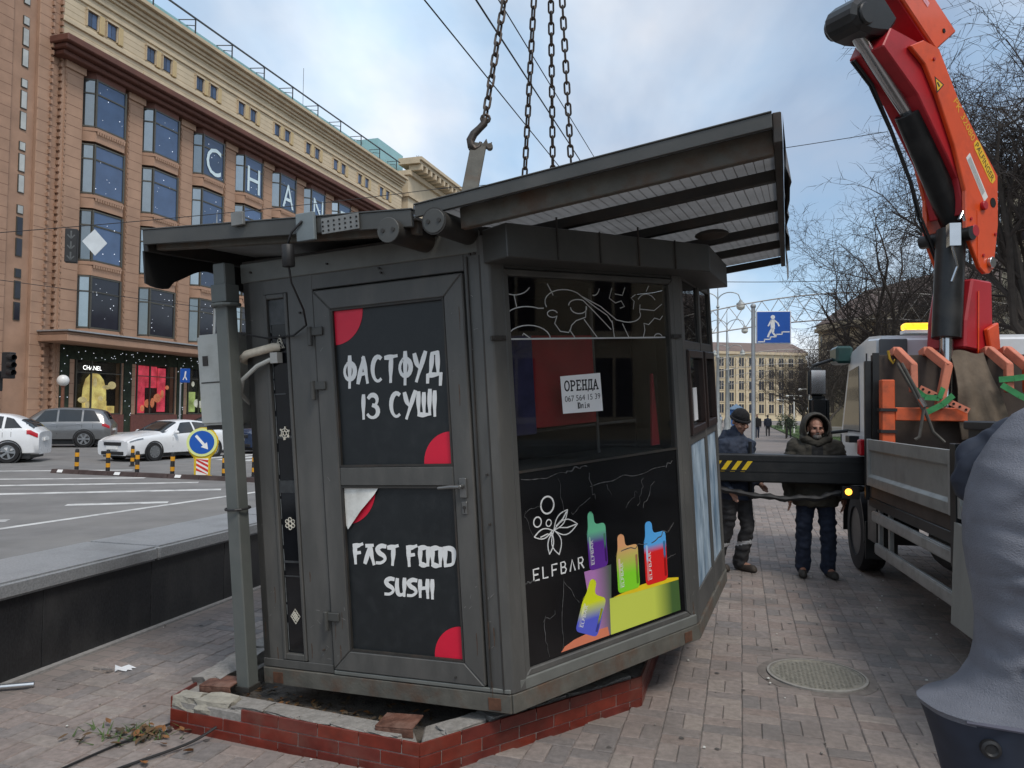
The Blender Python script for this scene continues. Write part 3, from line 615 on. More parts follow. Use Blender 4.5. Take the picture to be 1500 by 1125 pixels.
lettering('FAST FOOD', -0.905, -0.275, 0.728, 0.090, 0.0215)
lettering('SUSHI', -0.715, -0.405, 0.562, 0.082, 0.020)
# lever handle, lock, hinges
m = wall(TA); m.box(-0.212, -0.172, -0.030, -0.0165, 1.085, 1.185); m.tube([(-0.192,-0.03,1.145), (-0.192,-0.07,1.145)], 0.011, 10); m.tube([(-0.192,-0.066,1.145), (-0.24,-0.07,1.146), (-0.318,-0.062,1.138)], [0.011,0.011,0.008], 10); kp('handle', m, metal, door, bevel=0.003, smooth=30)
m = wall(TA); m.box(-0.207, -0.177, -0.024, -0.0165, 1.000, 1.065); lk = kp('lock', m, metal, door, bevel=0.003)
m = wall(TA); m.tube([(-0.192,-0.0235,1.035), (-0.192,-0.029,1.035)], 0.009, 12); m.box(-0.1945, -0.1895, -0.0265, -0.0238, 1.008, 1.028); kp('keyhole', m, dark, lk, bevel=0)
for z in (1.965, 1.665, 0.39):
    m = wall(TA); m.box(-1.098, -0.998, -0.030, -0.0165, z+0.01, z+0.055); m.tube([(-1.082,-0.028,z-0.045), (-1.082,-0.028,z+0.06)], 0.015, 12); kp('hinge', m, greyd, door, bevel=0.003, smooth=30)
m = wall(TA); m.box(-1.06, -0.0, -0.0135, -0.001, 0.100, 0.122); kp('door_threshold', m, grey_l)
# ---- wall B: shop window over poster
m = wall(TB); m.box(0.052, 0.088, -0.004, 0.07, 0.098, 2.36); kp('window_post', m, grey)
m = wall(TB); m.box(1.405, 1.475, -0.006, 0.07, 0.098, 2.36); kp('window_post', m, grey)
m = wall(TB); m.box(0.09, 1.403, 0.0, 0.07, 0.098, 0.158); kp('sill_panel', m, grey)
m = wall(TB); m.ext([(0.05,-0.012,0.10), (0.05,-0.014,0.155), (0.05,0.0,0.165), (0.05,0.0,0.10)], (1.40,0,0)); kp('sill', m, grey_l, bevel=0.002)
m = wall(TB); m.box(0.09, 1.403, 0.0, 0.07, 2.236, 2.36); kp('head_panel', m, greyd)
wf = wall(TB); frame_rect(wf, 0.0895, 1.404, 0.160, 2.234, 0.034, -0.010, 0.05); wfo = kp('shop_window', wf, grey, bevel=0.005)
m = wall(TB); m.box(0.125, 1.369, 0.012, 0.018, 1.20, 2.199); kp('pane', m, glass('shop_glass', (0.93,0.94,0.94), 0.05), wfo, bevel=0)
m = wall(TB); m.box(0.1245, 1.3695, 0.002, 0.03, 1.187, 1.199); kp('glazing_bar', m, dark, wfo, bevel=0)
po = wall(TB); po.box(0.125, 1.369, 0.008, 0.02, 0.195, 1.186); poster = kp('poster', po, poster_bk, wfo, bevel=0)
def pflat(name, pts, mt, d=0.0, parent=None):
    m = wall(TB); m.ext([(s, 0.0068 - d, z) for s, z in pts], (0, 0.0009, 0)); return kp(name, m, mt, parent or poster, bevel=0)
def rrect(pts, r=0.012, n=4):
    out = []; k = len(pts)
    for i in range(k):
        p = Vector(pts[i]); a = (Vector(pts[i-1]) - p).normalized(); b = (Vector(pts[(i+1) % k]) - p).normalized()
        for j in range(n+1):
            t = j/n; out.append(tuple(p + a*r*(1-t)**2 + b*r*t**2))
    return out
# podium blocks of the print
pflat('print_block', [(0.546,0.60), (0.755,0.60), (0.728,0.215), (0.60,0.215)], gradmat('p_lilac', (0.50,0.22,0.52), (0.09,0.13,0.09), 0, 0.35, 0.95), 0.0)
pflat('print_block', [(0.722,0.212), (0.728,0.413), (1.322,0.398), (1.326,0.212)], gradmat('p_yellow', (0.62,0.70,0.10), (0.07,0.14,0.04), 0, 0.62, 0.88), 0.0003)
pflat('print_block', [(0.93,0.404), (1.322,0.398), (1.322,0.412), (1.2,0.432), (1.0,0.436), (0.85,0.424), (0.76,0.414)], mat('p_gold', (0.85,0.62,0.02), 0.35, var=0.05), 0.0006)
pflat('print_block', [(0.347,0.213), (0.375,0.236), (0.45,0.256), (0.56,0.266), (0.70,0.262), (0.71,0.213)], mat('p_coral', (0.72,0.22,0.12), 0.35, var=0.08), 0.0009)
def vape(cx, z0, w, h, tilt, top, bot, spout, mid=(0.45, 0.65)):
    """a printed slim bottle with an offset mouthpiece"""
    c = math.cos(tilt); s_ = math.sin(tilt)
    R_ = lambda p: (cx + p[0]*c - p[1]*s_, z0 + p[0]*s_ + p[1]*c)
    body = rrect([(-w/2,0), (w/2,0), (w/2,h), (-w/2+w*0.42,h), (-w/2+w*0.40,h+0.075), (-w/2+w*0.10,h+0.078), (-w/2+w*0.08,h-0.02), (-w/2,h-0.04)], 0.03)
    nm = 'p_bottle_%d' % len(MATS)
    o = pflat('printed_bottle', [R_(p) for p in body], gradmat(nm, bot, top, 2, *mid), 0.0014)
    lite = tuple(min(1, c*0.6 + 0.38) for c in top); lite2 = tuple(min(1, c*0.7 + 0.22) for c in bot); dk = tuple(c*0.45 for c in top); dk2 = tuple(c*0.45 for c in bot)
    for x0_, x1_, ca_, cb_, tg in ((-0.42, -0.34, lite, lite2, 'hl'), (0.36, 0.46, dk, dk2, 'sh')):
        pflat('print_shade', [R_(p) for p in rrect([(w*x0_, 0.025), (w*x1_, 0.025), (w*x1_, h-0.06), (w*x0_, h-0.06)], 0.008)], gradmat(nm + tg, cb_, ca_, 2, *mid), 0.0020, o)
    m = wall(TB)
    yd = (-c, 0, -s_); xd = (-s_, 0, c)
    put_text(m, 'ELFBAR', 0.032, (*[R_((-w*0.22, 0.03))[0], 0.0046, R_((-w*0.22, 0.03))[1]],), xd, yd, width=h*0.55); kp('print_lettering', m, white_p, o, bevel=0, fix=False)
vape(0.658, 0.598, 0.145, 0.245, 0.02, (0.18,0.62,0.36), (0.13,0.03,0.32), 0)
vape(0.888, 0.425, 0.180, 0.255, 0.0, (0.86,0.42,0.20), (0.25,0.72,0.03), 0, (0.3, 0.8))
vape(1.128, 0.420, 0.195, 0.295, 0.0, (0.10,0.42,0.85), (0.78,0.02,0.02), 0, (0.5, 0.62))
vape(0.535, 0.262, 0.175, 0.215, -0.42, (0.72,0.78,0.02), (0.10,0.12,0.62), 0, (0.32, 0.6))
lw_ = 0.009
def pstroke(polys, w=lw_, nm='emblem'):
    m = wall(TB); strokes(m, polys, (0,0.0066,0), (1,0,0), (0,0,1), 1, 1, w, (0,-0.001,0), brush=False); return kp(nm, m, white_p, poster, bevel=0, fix=False)
pstroke([ring(0.310,1.0,0.045,20)]); pstroke([ring(0.236,0.922,0.026,16)], 0.007); pstroke([ring(0.312,0.905,0.018,14)], 0.006)
def petal(a, b, bulge):
    a = Vector(a); b = Vector(b); d = b-a; n = Vector((-d.y, d.x)); A_ = [tuple(a + d*t + n*bulge*math.sin(math.pi*t)) for t in [i/8 for i in range(9)]]; B_ = [tuple(a + d*t - n*bulge*math.sin(math.pi*t)) for t in [i/8 for i in range(9)]]
    return [A_, B_]
cc_ = (0.345, 0.862)
pstroke(petal(cc_, (0.450,0.955), 0.2) + petal(cc_, (0.515,0.868), 0.24) + petal(cc_, (0.372,0.728), 0.25) + petal((0.33,0.85), (0.305,0.742), 0.18) + petal((0.335,0.862), (0.208,0.848), 0.2) + [[(0.25,0.84),(0.30,0.85),(0.335,0.83)], [(0.38,0.87),(0.44,0.86),(0.50,0.867)], [(0.36,0.88),(0.41,0.91),(0.44,0.945)]], 0.0055)
x = 0.190
for ch, pls in (('E', [[(1,1),(0,1),(0,0),(1,0)], [(0,.5),(.8,.5)]]), ('L', [[(0,1),(0,0),(.9,0)]]), ('F', [[(1,1),(0,1),(0,0)], [(0,.5),(.8,.5)]]), ('B', [[(0,0),(0,1),(.7,1),(.9,.78),(.7,.53),(0,.53)], [(.7,.53),(1,.28),(.75,0),(0,0)]]), ('A', [[(0,0),(.5,1),(1,0)]]), ('R', [[(0,0),(0,1),(.75,1),(.95,.75),(.75,.5),(0,.5)], [(.45,.5),(1,0)]])):
    m = wall(TB); strokes(m, pls, (x, 0.0066, 0.625), (1,0,-0.02), (0.0,0,1), 0.036, 0.058, 0.0085, (0,-0.001,0), brush=False); kp('print_lettering', m, white_p, poster, bevel=0, fix=False); x += 0.0635
# creases and scratches of the film
crease = mat('film_crease', (0.085,0.085,0.085), 0.25, var=0.7, scale=40); rc = random.Random(8); m = wall(TB)
def crk(a, b, w=0.003):
    n = 7; P = []
    for i in range(n+1):
        t = i/n; P.append((a[0]+(b[0]-a[0])*t + rc.gauss(0, 0.006), a[1]+(b[1]-a[1])*t + rc.gauss(0, 0.006)))
    strokes(m, [P], (0,0.0064,0), (1,0,0), (0,0,1), 1, 1, w, (0,-0.0012,0))
for a, b, w in (((0.14,1.14),(0.45,1.15),.004), ((0.45,1.15),(0.62,1.17),.006), ((0.62,1.06),(1.25,1.09),.0045), ((0.47,0.93),(0.62,0.99),.003), ((0.62,1.13),(0.66,0.98),.004), ((0.42,0.95),(0.40,1.12),.002), ((0.12,0.62),(0.2,0.63),.006), ((0.385,0.6),(0.36,0.22),.003), ((0.40,0.58),(0.50,0.44),.003), ((0.24,0.42),(0.25,0.22),.003), ((0.24,0.40),(0.33,0.43),.003), ((1.04,0.88),(1.15,1.02),.003), ((0.83,0.655),(1.05,0.665),.005), ((1.10,0.665),(1.30,0.74),.006), ((1.06,1.05),(1.0,0.9),.002), ((1.26,1.1),(1.33,1.12),.006), ((0.9,0.9),(1.0,0.98),.002), ((1.24,0.55),(1.30,0.56),.004), ((0.15,1.0),(0.2,0.85),.002), ((0.75,1.05),(0.79,0.99),.002), ((0.16,0.98),(0.27,1.01),.002)): crk(a, b, w)
kp('film_crease', m, crease, poster, bevel=0, fix=False)
# white line drawing on the upper glass
line_m = mat('etched_line', (0.55,0.57,0.56), 0.5, var=0.15)
def gl(px, pz): return (0.11 + px*1.22, 1.876 + pz*0.325)      # unit panel -> wall coordinates
Dw = [[(0,0),(1,0)], arc(0.12,0.0,0.12,0.22,180,0,12), [(0.085,0.06),(0.09,0.09),(0.13,0.0)], [(0.0,0.36)] + arc(0.12,0.34,0.12,0.18,150,60,8) + [(0.21,0.50)],
      arc(0.34,0.60,0.12,0.22,200,50,10) + [(0.52,0.55),(0.60,0.40),(0.63,0.27)], arc(0.26,0.41,0.03,0.06,20,330,10) + [(0.27,0.25),(0.30,0.12),(0.35,0.10),(0.36,0.15)], [(0.36,0.13),(0.39,0.0)],
      arc(0.42,0.52,0.05,0.10,180,380,12) + [(0.46,0.36),(0.40,0.30),(0.37,0.22),(0.36,0.13)], arc(0.42,0.56,0.06,0.1,180,60,8) + [(0.52,0.45),(0.62,0.15)], [(0.45,0.32),(0.53,0.0)], [(0.63,0.30),(0.64,0.0)],
      [(0.44,0.72),(0.56,0.55),(0.66,0.32)] + arc(0.74,0.42,0.09,0.14,240,380,10) + [(0.83,0.60)], arc(0.88,0.60,0.07,0.2,150,30,8), [(0.70,0.25),(0.74,0.0)], [(0.84,0.0),(0.855,0.14),(0.85,0.26),(0.885,0.24),(0.93,0.36),(0.97,0.33),(0.99,0.40)],
      arc(0.95,0.0,0.03,0.07,180,0,8), arc(0.05,0.95,0.1,0.25,200,330,10), [(0.05,0.70),(0.06,0.52)], [(0.24,0.9),(0.27,0.72)], arc(0.52,0.92,0.04,0.18,260,340,6), [(0.64,0.88),(0.62,0.70),(0.66,0.62),(0.70,0.66),(0.72,0.56),(0.69,0.53)], [(0.66,0.78),(0.71,0.76),(0.73,0.9)], [(0.78,0.52),(0.79,0.66),(0.77,0.72),(0.80,0.78)], [(0.88,0.85),(0.90,0.95)], [(0.83,0.52),(0.93,0.50),(0.99,0.62)]]
for k, pl_ in enumerate(Dw):
    m = wall(TB); strokes(m, [[gl(*p) for p in pl_]], (0,0.0118,0), (1,0,0), (0,0,1), 1, 1, 0.0055 if k else 0.009, (0,-0.0008,0), brush=False); kp('etched_line', m, line_m, wfo, bevel=0, fix=False)
# rent notice taped inside the glass
m = wall(TB); m.ext([(0.462,0.0114,1.470), (0.764,0.0114,1.466), (0.758,0.0114,1.680), (0.456,0.0114,1.672)], (0,-0.001,0)); note = kp('rent_notice', m, mat('paper', (0.82,0.82,0.82), 0.6, var=0.03), wfo, bevel=0)
ink = mat('ink', (0.012,0.012,0.014), 0.6, var=0.1); m = wall(TB)
SER = {'О': [arc(.5,.5,.44,.5,0,360,16)], 'Р': [[(.22,0),(.22,1)], [(.22,.97)] + arc(.5,.73,.40,.25,80,-80,8) + [(.22,.48)], [(.05,0),(.42,0)], [(.05,1),(.3,1)]], 'Е': [[(.22,0),(.22,1)], [(.05,1),(.9,1),(.9,.82)], [(.22,.52),(.65,.52)], [(.05,0),(.92,0),(.92,.2)]], 'Н': [[(.2,0),(.2,1)], [(.8,0),(.8,1)], [(.2,.5),(.8,.5)], [(.03,0),(.37,0)], [(.63,0),(.97,0)], [(.03,1),(.37,1)], [(.63,1),(.97,1)]],
       'Д': [[(.3,1),(.28,.5),(.15,.03)], [(.78,1),(.78,.0)], [(.2,1),(.95,1)], [(.02,-.16),(.04,.02),(.97,.02),(.98,-.16)]], 'А': [[(.05,0),(.48,1)], [(.46,1),(.86,0)], [(.2,.36),(.7,.36)], [(-.02,0),(.22,0)], [(.66,0),(1,0)]],
       'Ю': [[(.15,0),(.15,1)], [(.15,.5),(.4,.5)], arc(.68,.5,.28,.5,0,360,14), [(.02,0),(.28,0)], [(.02,1),(.28,1)]], 'л': [[(.05,.02),(.2,.1),(.3,.62)], [(.3,.62),(.8,.62)], [(.8,.65),(.8,0)]], 'і': [[(.5,.62),(.5,0)], [(.5,.85),(.5,.92)], [(.3,0),(.7,0)]], 'я': [[(.8,.62),(.8,0)], [(.8,.62)] + arc(.45,.46,.3,.16,90,270,8) + [(.8,.3)], [(.5,.3),(.1,.02)]]}
def serif(txt, x, z, p, h, w):
    for c in txt: strokes(m, SER[c], (x, 0.0103, z), (1,0,0.012), (0,0,1), p*0.86, h, w, (0,-0.0005,0), brush=False); x += p
serif('ОРЕНДА', 0.482, 1.592, 0.0435, 0.052, 0.0085); put_text(m, '067 564 15 39', 0.046, (0.480, 0.0099, 1.532), (1,0,0.012), (0,0,1), width=0.268); serif('Юлія', 0.572, 1.492, 0.0235, 0.030, 0.005)
kp('lettering', m, ink, note, bevel=0, fix=False)
# clips either side of the frame
for T, s in ((TB, 0.03), (TB, 1.40)):
    m = wall(T); m.box(s-0.045, s+0.05, -0.022, -0.011, 1.868, 1.892); m.tube([(s-0.03,-0.022,1.88), (s-0.03,-0.028,1.88)], 0.007, 8); m.tube([(s+0.035,-0.022,1.88), (s+0.035,-0.028,1.88)], 0.007, 8); kp('clip', m, dark, bevel=0.002)
# ---- wall C: serving hatch over a faded blue poster
for s0, s1 in ((0.0, 0.10), (0.72, 0.80), (1.27, 1.351)):
    m = wall(TC); m.box(s0, s1, -0.004, 0.07, 0.098, 2.36); kp('window_post', m, grey)
m = wall(TC); m.box(0.002, 1.349, 0.0, 0.06, 0.099, 0.27); kp('sill_panel', m, grey)
m = wall(TC); m.box(0.002, 1.349, 0.0, 0.06, 1.19, 1.25); m.box(0.002, 1.349, 0.0, 0.06, 1.80, 1.86); m.box(0.002, 1.349, 0.0, 0.06, 2.25, 2.36); kp('wall_rail', m, grey)
blue_p = mat('faded_blue_poster', (0.16,0.33,0.52), 0.5, var=0.5, scale=7, tint=(0.55,0.66,0.74), dirt=(0.04,0.06,0.09), dscale=9, damt=0.8, stretch=(1,1,0.35))
for s0, s1 in ((0.10, 0.72), (0.80, 1.27)):
    m = wall(TC); m.box(s0+0.003, s1-0.003, 0.008, 0.014, 0.272, 1.188); kp('blue_poster', m, blue_p, bevel=0)
    m = wall(TC); frame_rect(m, s0+0.002, s1-0.002, 1.252, 1.798, 0.05, -0.02, 0.05); hw = kp('hatch_frame', m, mat('brown_frame', (0.022,0.012,0.010), 0.4, var=0.2), bevel=0.004)
    m = wall(TC); m.box(s0+0.053, s1-0.053, 0.012, 0.018, 1.303, 1.747); kp('pane', m, glass('hatch_glass', (0.85,0.86,0.86), 0.15), hw, bevel=0)
    m = wall(TC); m.box(s0+0.003, s1-0.003, 0.012, 0.018, 1.862, 2.248); kp('top_light', m, glass('top_glass', (0.3,0.31,0.31), 0.55), bevel=0)
m = wall(TC); m.box(0.36, 0.50, 0.006, 0.011, 1.33, 1.55); kp('hatch_note', m, MATS['paper'], bevel=0)
# ---- left, back walls
for i in (3, 4, 5, 6):
    a = Vector((*plan[i], 0)); b = Vector((*plan[(i+1) % 7], 0)); d = (b-a).normalized(); n = Vector((d.y, -d.x, 0))
    m = MB(); m.ext([a + Vector((0,0,0.1)), b + Vector((0,0,0.1)), b - n*0.05 + Vector((0,0,0.1)), a - n*0.05 + Vector((0,0,0.1))], (0,0,2.26)); kp('wall_panel', m, grey)
# ---- interior seen through the glass
m = MB(); m.box(-1.4, 0.1, 2.5, 2.54, 0.1, 2.35); kp('inner_wall', m, mat('inner_dark', (0.03,0.03,0.034), 0.8, var=0.3))
m = wall(TB); m.box(0.33, 0.80, 0.10, 0.13, 1.40, 1.90); kp('red_board', m, mat('red_board', (0.27,0.006,0.014), 0.55, var=0.15))
m = wall(TB); m.box(0.14, 0.34, 0.09, 0.11, 1.37, 1.90); kp('blue_cloth', m, mat('blue_cloth', (0.03,0.03,0.085), 0.8, var=0.35, scale=9))
m = wall(TB); m.box(0.12, 1.36, 0.06, 0.5, 1.15, 1.19); kp('counter', m, mat('inner_counter', (0.05,0.052,0.05), 0.6, var=0.2))
m = wall(TB); m.ext([(1.24,0.08,1.22), (1.31,0.08,1.22), (1.285,0.08,1.66), (1.27,0.08,1.66)], (0,0.02,0)); kp('red_pennant', m, mat('red_cloth', (0.25,0.008,0.02), 0.7, var=0.2))
m = wall(TB); m.box(0.95, 0.965, 0.25, 0.27, 1.2, 2.2); m.box(0.12, 1.35, 0.3, 0.32, 1.36, 1.375); kp('shelf_frame', m, mat('shelf_grey', (0.10,0.10,0.10), 0.6))
# ---- awning box over the window
ab = bd*-0.03 + bn*0.2
pa = [Vector((-0.01,-0.02,0)), bd*-0.025 + bn*0.2, bd*1.53 + bn*0.2, Vector((0.717+0.19, 2.2, 0)), Vector((0.70, 2.2, 0)), bd*1.46, bd*0.06]
m = MB(); m.prism([(p.x, p.y) for p in pa], 2.253, 2.418); aw = kp('awning_box', m, greyd, bevel=0.005)
for s in (0.30, 0.60, 0.90, 1.21):
    m = MB(); p = bd*s + bn*0.2; q = p + bn*0.006; m.ext([p - bd*0.004 + Vector((0,0,2.256)), p + bd*0.004 + Vector((0,0,2.256)), q + bd*0.004 + Vector((0,0,2.256)), q - bd*0.004 + Vector((0,0,2.256))], (0,0,0.165 + (0.05 if s in (0.30, 0.90) else 0))); kp('panel_joint', m, dark, aw, bevel=0)
# ---- right roof canopy
cz = lambda x, o=0: 2.43 + 0.08*(x + 0.1) + o
def rx(y): return 1.385 - 0.045*(y + 0.2)
def slab(m, y0, y1, xa, z0, z1, mi=0, xb=None):
    """bar along x following the slope"""
    e0 = rx(y0) if xb is None else xb; e1 = rx(y1) if xb is None else xb
    m.add([(xa,y0,cz(xa,z0)), (e0,y0,cz(e0,z0)), (e1,y1,cz(e1,z0)), (xa,y1,cz(xa,z0)), (xa,y0,cz(xa,z1)), (e0,y0,cz(e0,z1)), (e1,y1,cz(e1,z1)), (xa,y1,cz(xa,z1))], [(3,2,1,0),(4,5,6,7),(0,1,5,4),(1,2,6,5),(2,3,7,6),(3,0,4,7)], mi)
m = MB(); m.quad((-0.2,-0.3,cz(-0.2,.068)),(rx(-.3),-0.3,cz(rx(-.3),.068)),(rx(3.42),3.42,cz(rx(3.42),.068)),(-0.2,3.42,cz(-0.2,.068))); rcan = kp('right_canopy', m, poly_m, bevel=0)
m = MB()
for i in range(30):
    x = -0.12 + i*0.05; m.add([(x,-0.28,cz(x,.064)), (x+0.004,-0.28,cz(x,.064)), (x+0.004,3.38,cz(x,.064)), (x,3.38,cz(x,.064))], [(0,1,2,3)])
for v_ in m.v: v_.x = min(v_.x, rx(v_.y))
o = kp('sheet_ribs', m, mat('sheet_rib', (0.20,0.195,0.19), 0.5), rcan, bevel=0, fix=False); o['kind'] = 'stuff'
m = MB(); slab(m, -0.325, -0.302, -0.21, 0.035, 0.092); slab(m, -0.330, -0.20, -0.215, 0.0925, 0.099); kp('fascia', m, greyd, rcan, bevel=0.002)
for k, y in enumerate((-0.235, 0.40, 1.10, 1.80, 2.48, 3.36)):
    m = MB(); slab(m, y, y+0.05, -0.02, 0.0 if k else -0.045, 0.056); kp('rafter', m, dark if k else rusty, rcan, bevel=0.004)
m = MB(); m.add([(rx(-.3),-0.30,cz(1.38,-.02)), (rx(-.3)+0.035,-0.30,cz(1.38,-.02)), (rx(3.42)+0.035,3.42,cz(1.2,-.02)), (rx(3.42),3.42,cz(1.2,-.02)), (rx(-.3),-0.30,cz(1.38,.10)), (rx(-.3)+0.035,-0.30,cz(1.38,.10)), (rx(3.42)+0.035,3.42,cz(1.2,.10)), (rx(3.42),3.42,cz(1.2,.10))], [(3,2,1,0),(4,5,6,7),(0,1,5,4),(1,2,6,5),(2,3,7,6),(3,0,4,7)]); kp('end_beam', m, dark, rcan, bevel=0.004)
m = MB(); re = random.Random(9); P = [(rx(y)+0.04, y, cz(1.3, 0.10 + re.uniform(-.01,.02))) for y in [-0.28 + i*0.25 for i in range(15)]]; Q = [(p[0] + re.uniform(0, .03), p[1], p[2] - 0.12 - re.uniform(0, 0.05) - (0.12 if i > 11 else 0)) for i, p in enumerate(P)]
for i in range(14): m.quad(P[i], P[i+1], Q[i+1], Q[i])
kp('torn_edge_film', m, mat('torn_film', (0.12,0.12,0.115), 0.4, var=0.4, scale=12), rcan, bevel=0, fix=False)
m = MB(); m.tube([(-0.09,-0.36,2.415), (-0.09,3.42,2.415)], 0.058, 20); m.tube([(-0.09,-0.366,2.415), (-0.09,-0.36,2.415)], 0.063, 20); tb = kp('gutter_pipe', m, dark, rcan, bevel=0, smooth=40)
m = MB(); m.tube([(-0.09,-0.370,2.415), (-0.09,-0.3662,2.415)], 0.056, 20)
cap_ = kp('end_cap', m, greyd, tb, bevel=0.002)
m = MB()
for sx in (-0.028, 0.028): m.tube([(-0.09+sx,-0.375,2.415), (-0.09+sx,-0.3702,2.415)], 0.010, 10)
kp('screws', m, dark, tb, bevel=0)
for c_, r_2 in (((0.32, 0.62, 2.43), (0.13,0.09,0.035)), ((0.95, 1.15, 2.46), (0.10,0.07,0.03))):
    m = MB(); m.ell(c_, r_2, 14, 8); kp('lamp_fitting', m, dark, rcan, bevel=0, smooth=True)
# ---- left roof canopy
cl = lambda x, o=0: 2.43 + 0.075*(-0.25 - x) + o
def slabl(m, y0, y1, x0, x1, z0, z1):
    m.add([(x0,y0,cl(x0,z0)), (x1,y0,cl(x1,z0)), (x1,y1,cl(x1,z0)), (x0,y1,cl(x0,z0)), (x0,y0,cl(x0,z1)), (x1,y0,cl(x1,z1)), (x1,y1,cl(x1,z1)), (x0,y1,cl(x0,z1))], [(3,2,1,0),(4,5,6,7),(0,1,5,4),(1,2,6,5),(2,3,7,6),(3,0,4,7)])
m = MB(); slabl(m, -0.29, 3.3, -1.945, -0.23, 0.030, 0.042); lcan = kp('left_canopy', m, mat('ceiling_board', (0.26,0.255,0.24), 0.6, var=0.12, scale=4, dirt=(0.15,0.14,0.13), dscale=3), bevel=0)
m = MB(); slabl(m, -0.318, -0.292, -1.962, -0.235, -0.012, 0.068); slabl(m, -0.322, -0.20, -1.965, -0.23, 0.0685, 0.076); kp('fascia', m, greyd, lcan, bevel=0.002)
for k, y in enumerate((-0.25, 0.55, 1.6, 3.2)):
    m = MB(); slabl(m, y, y+0.05, -1.94, -0.24, -0.035, 0.028); kp('rafter', m, rusty if k == 0 else dark, lcan, bevel=0.004)
m = MB(); slabl(m, -0.30, 3.3, -1.985, -1.947, -0.05, 0.07); kp('end_beam', m, dark, lcan, bevel=0.004)
m = MB(); top = [(-1.99, -0.30 + i*0.04, cl(-1.99, -0.045)) for i in range(26)]; bot = []
for i in range(26):
    y = -0.30 + i*0.04; w_ = -0.165 + 0.055*math.cos((y-0.17)*2*math.pi/0.72) + (0.0 if y > -0.1 else -0.03); bot.append((-1.99, y, cl(-1.99, w_)))
for i in range(25): m.ext([top[i], top[i+1], bot[i+1], bot[i]], (0.012, 0, 0))
kp('scalloped_valance', m, mat('valance_black', (0.008,0.008,0.008), 0.6, var=0.2), lcan, bevel=0)
m = MB(); m.tube([(-0.335,-0.36,2.405), (-0.335,3.3,2.405)], 0.057, 20); tb2 = kp('gutter_pipe', m, dark, lcan, bevel=0, smooth=40)
m = MB(); m.tube([(-0.335,-0.370,2.405), (-0.335,-0.3602,2.405)], 0.060, 20); kp('end_cap', m, greyd, tb2, bevel=0.002)
m = MB()
for sx in (-0.028, 0.028): m.tube([(-0.335+sx,-0.375,2.405), (-0.335+sx,-0.3702,2.405)], 0.010, 10)
kp('screws', m, dark, tb2, bevel=0)
m = MB(); m.box(-0.74, -0.52, -0.331, -0.3225, cl(-.63,-0.015), cl(-.63,0.062))
perf = kp('perforated_plate', m, mat('zinc', (0.22,0.22,0.21), 0.5, 0.4, var=0.2, scale=12), lcan, bevel=0.001)
m = MB()
for i in range(7):
    for j in range(3): m.tube([(-0.73+i*0.033,-0.3335,cl(-.63,0.0)+j*0.022), (-0.73+i*0.033,-0.3312,cl(-.63,0.0)+j*0.022)], 0.0055, 6)
kp('holes', m, black, perf, bevel=0, fix=False)
m = MB(); m.box(-0.885, -0.775, -0.345, -0.323, cl(-.8,-0.05), cl(-.8,0.09)); kp('bracket', m, mat('blue_grey', (0.17,0.20,0.21), 0.55, var=0.15), lcan, bevel=0.003)
m = MB(); m.box(-1.30, -1.22, -0.345, -0.323, cl(-1.26,0.05), cl(-1.26,0.12)); kp('bracket', m, MATS['zinc'], lcan, bevel=0.003)
m = MB(); m.tube([(-0.93,-0.36,2.30), (-0.93,-0.36,2.41)], 0.032, 12); m.tube([(-0.93,-0.36,2.41), (-0.90,-0.36,2.47), (-0.84,-0.35,2.52)], 0.007, 6); cam_ = kp('lamp_socket', m, blk, lcan, bevel=0.002, smooth=40)
m = MB(); pts_ = [(-0.93,-0.36,2.30), (-0.935,-0.34,2.22), (-0.98,-0.2,2.10), (-1.06,-0.08,2.03), (-1.2,-0.02,1.985), (-1.38,-0.03,1.985), (-1.52,-0.09,2.02)]; m.tube(pts_, 0.0055, 6); kp('hanging_cable', m, blk, lcan, bevel=0, smooth=True)
# square post on the left
post_m = mat('post_grey', (0.105, 0.115, 0.108), 0.5, var=0.12, scale=4, dirt=(0.15,0.15,0.14), dscale=3, damt=0.4)
m = MB(); m.box(-1.632, -1.545, -0.15, -0.065, 0.02, 2.42); post = kp('post', m, post_m, bevel=0.006)
m = MB(); m.box(-1.643, -1.534, -0.161, -0.054, 2.20, 2.30); m.tube([(-1.588+0.075*math.cos(i*0.5236), -0.107+0.075*math.sin(i*0.52), 2.185) for i in range(12)], 0.012, 6, closed=True); kp('clamp', m, post_m, post, bevel=0.003)
m = MB(); m.box(-1.638, -1.539, -0.156, -0.059, 0.0, 0.03); kp('foot_plate', m, dark, post, bevel=0.002)
m = MB(); m.tube([(-1.588+0.068*math.cos(i*0.5236), -0.107+0.068*math.sin(i*0.52), 1.03) for i in range(12)], 0.007, 6, closed=True); kp('cable_loop', m, blk, post, bevel=0)
screws = [(-1.48,2.37), (-0.95,2.36), (-0.62,2.30), (-0.61,2.275), (-0.085,2.31), (-0.06,2.31), (-1.15,2.11), (-0.06,1.2), (-0.06,0.95), (-1.12,0.23), (-0.30,0.16)]
for x, z in screws:
    m = MB(); m.tube([(x,-0.022,z), (x,-0.008,z)], 0.006, 8); kp('rivet', m, dark, K, bevel=0, fix=False)
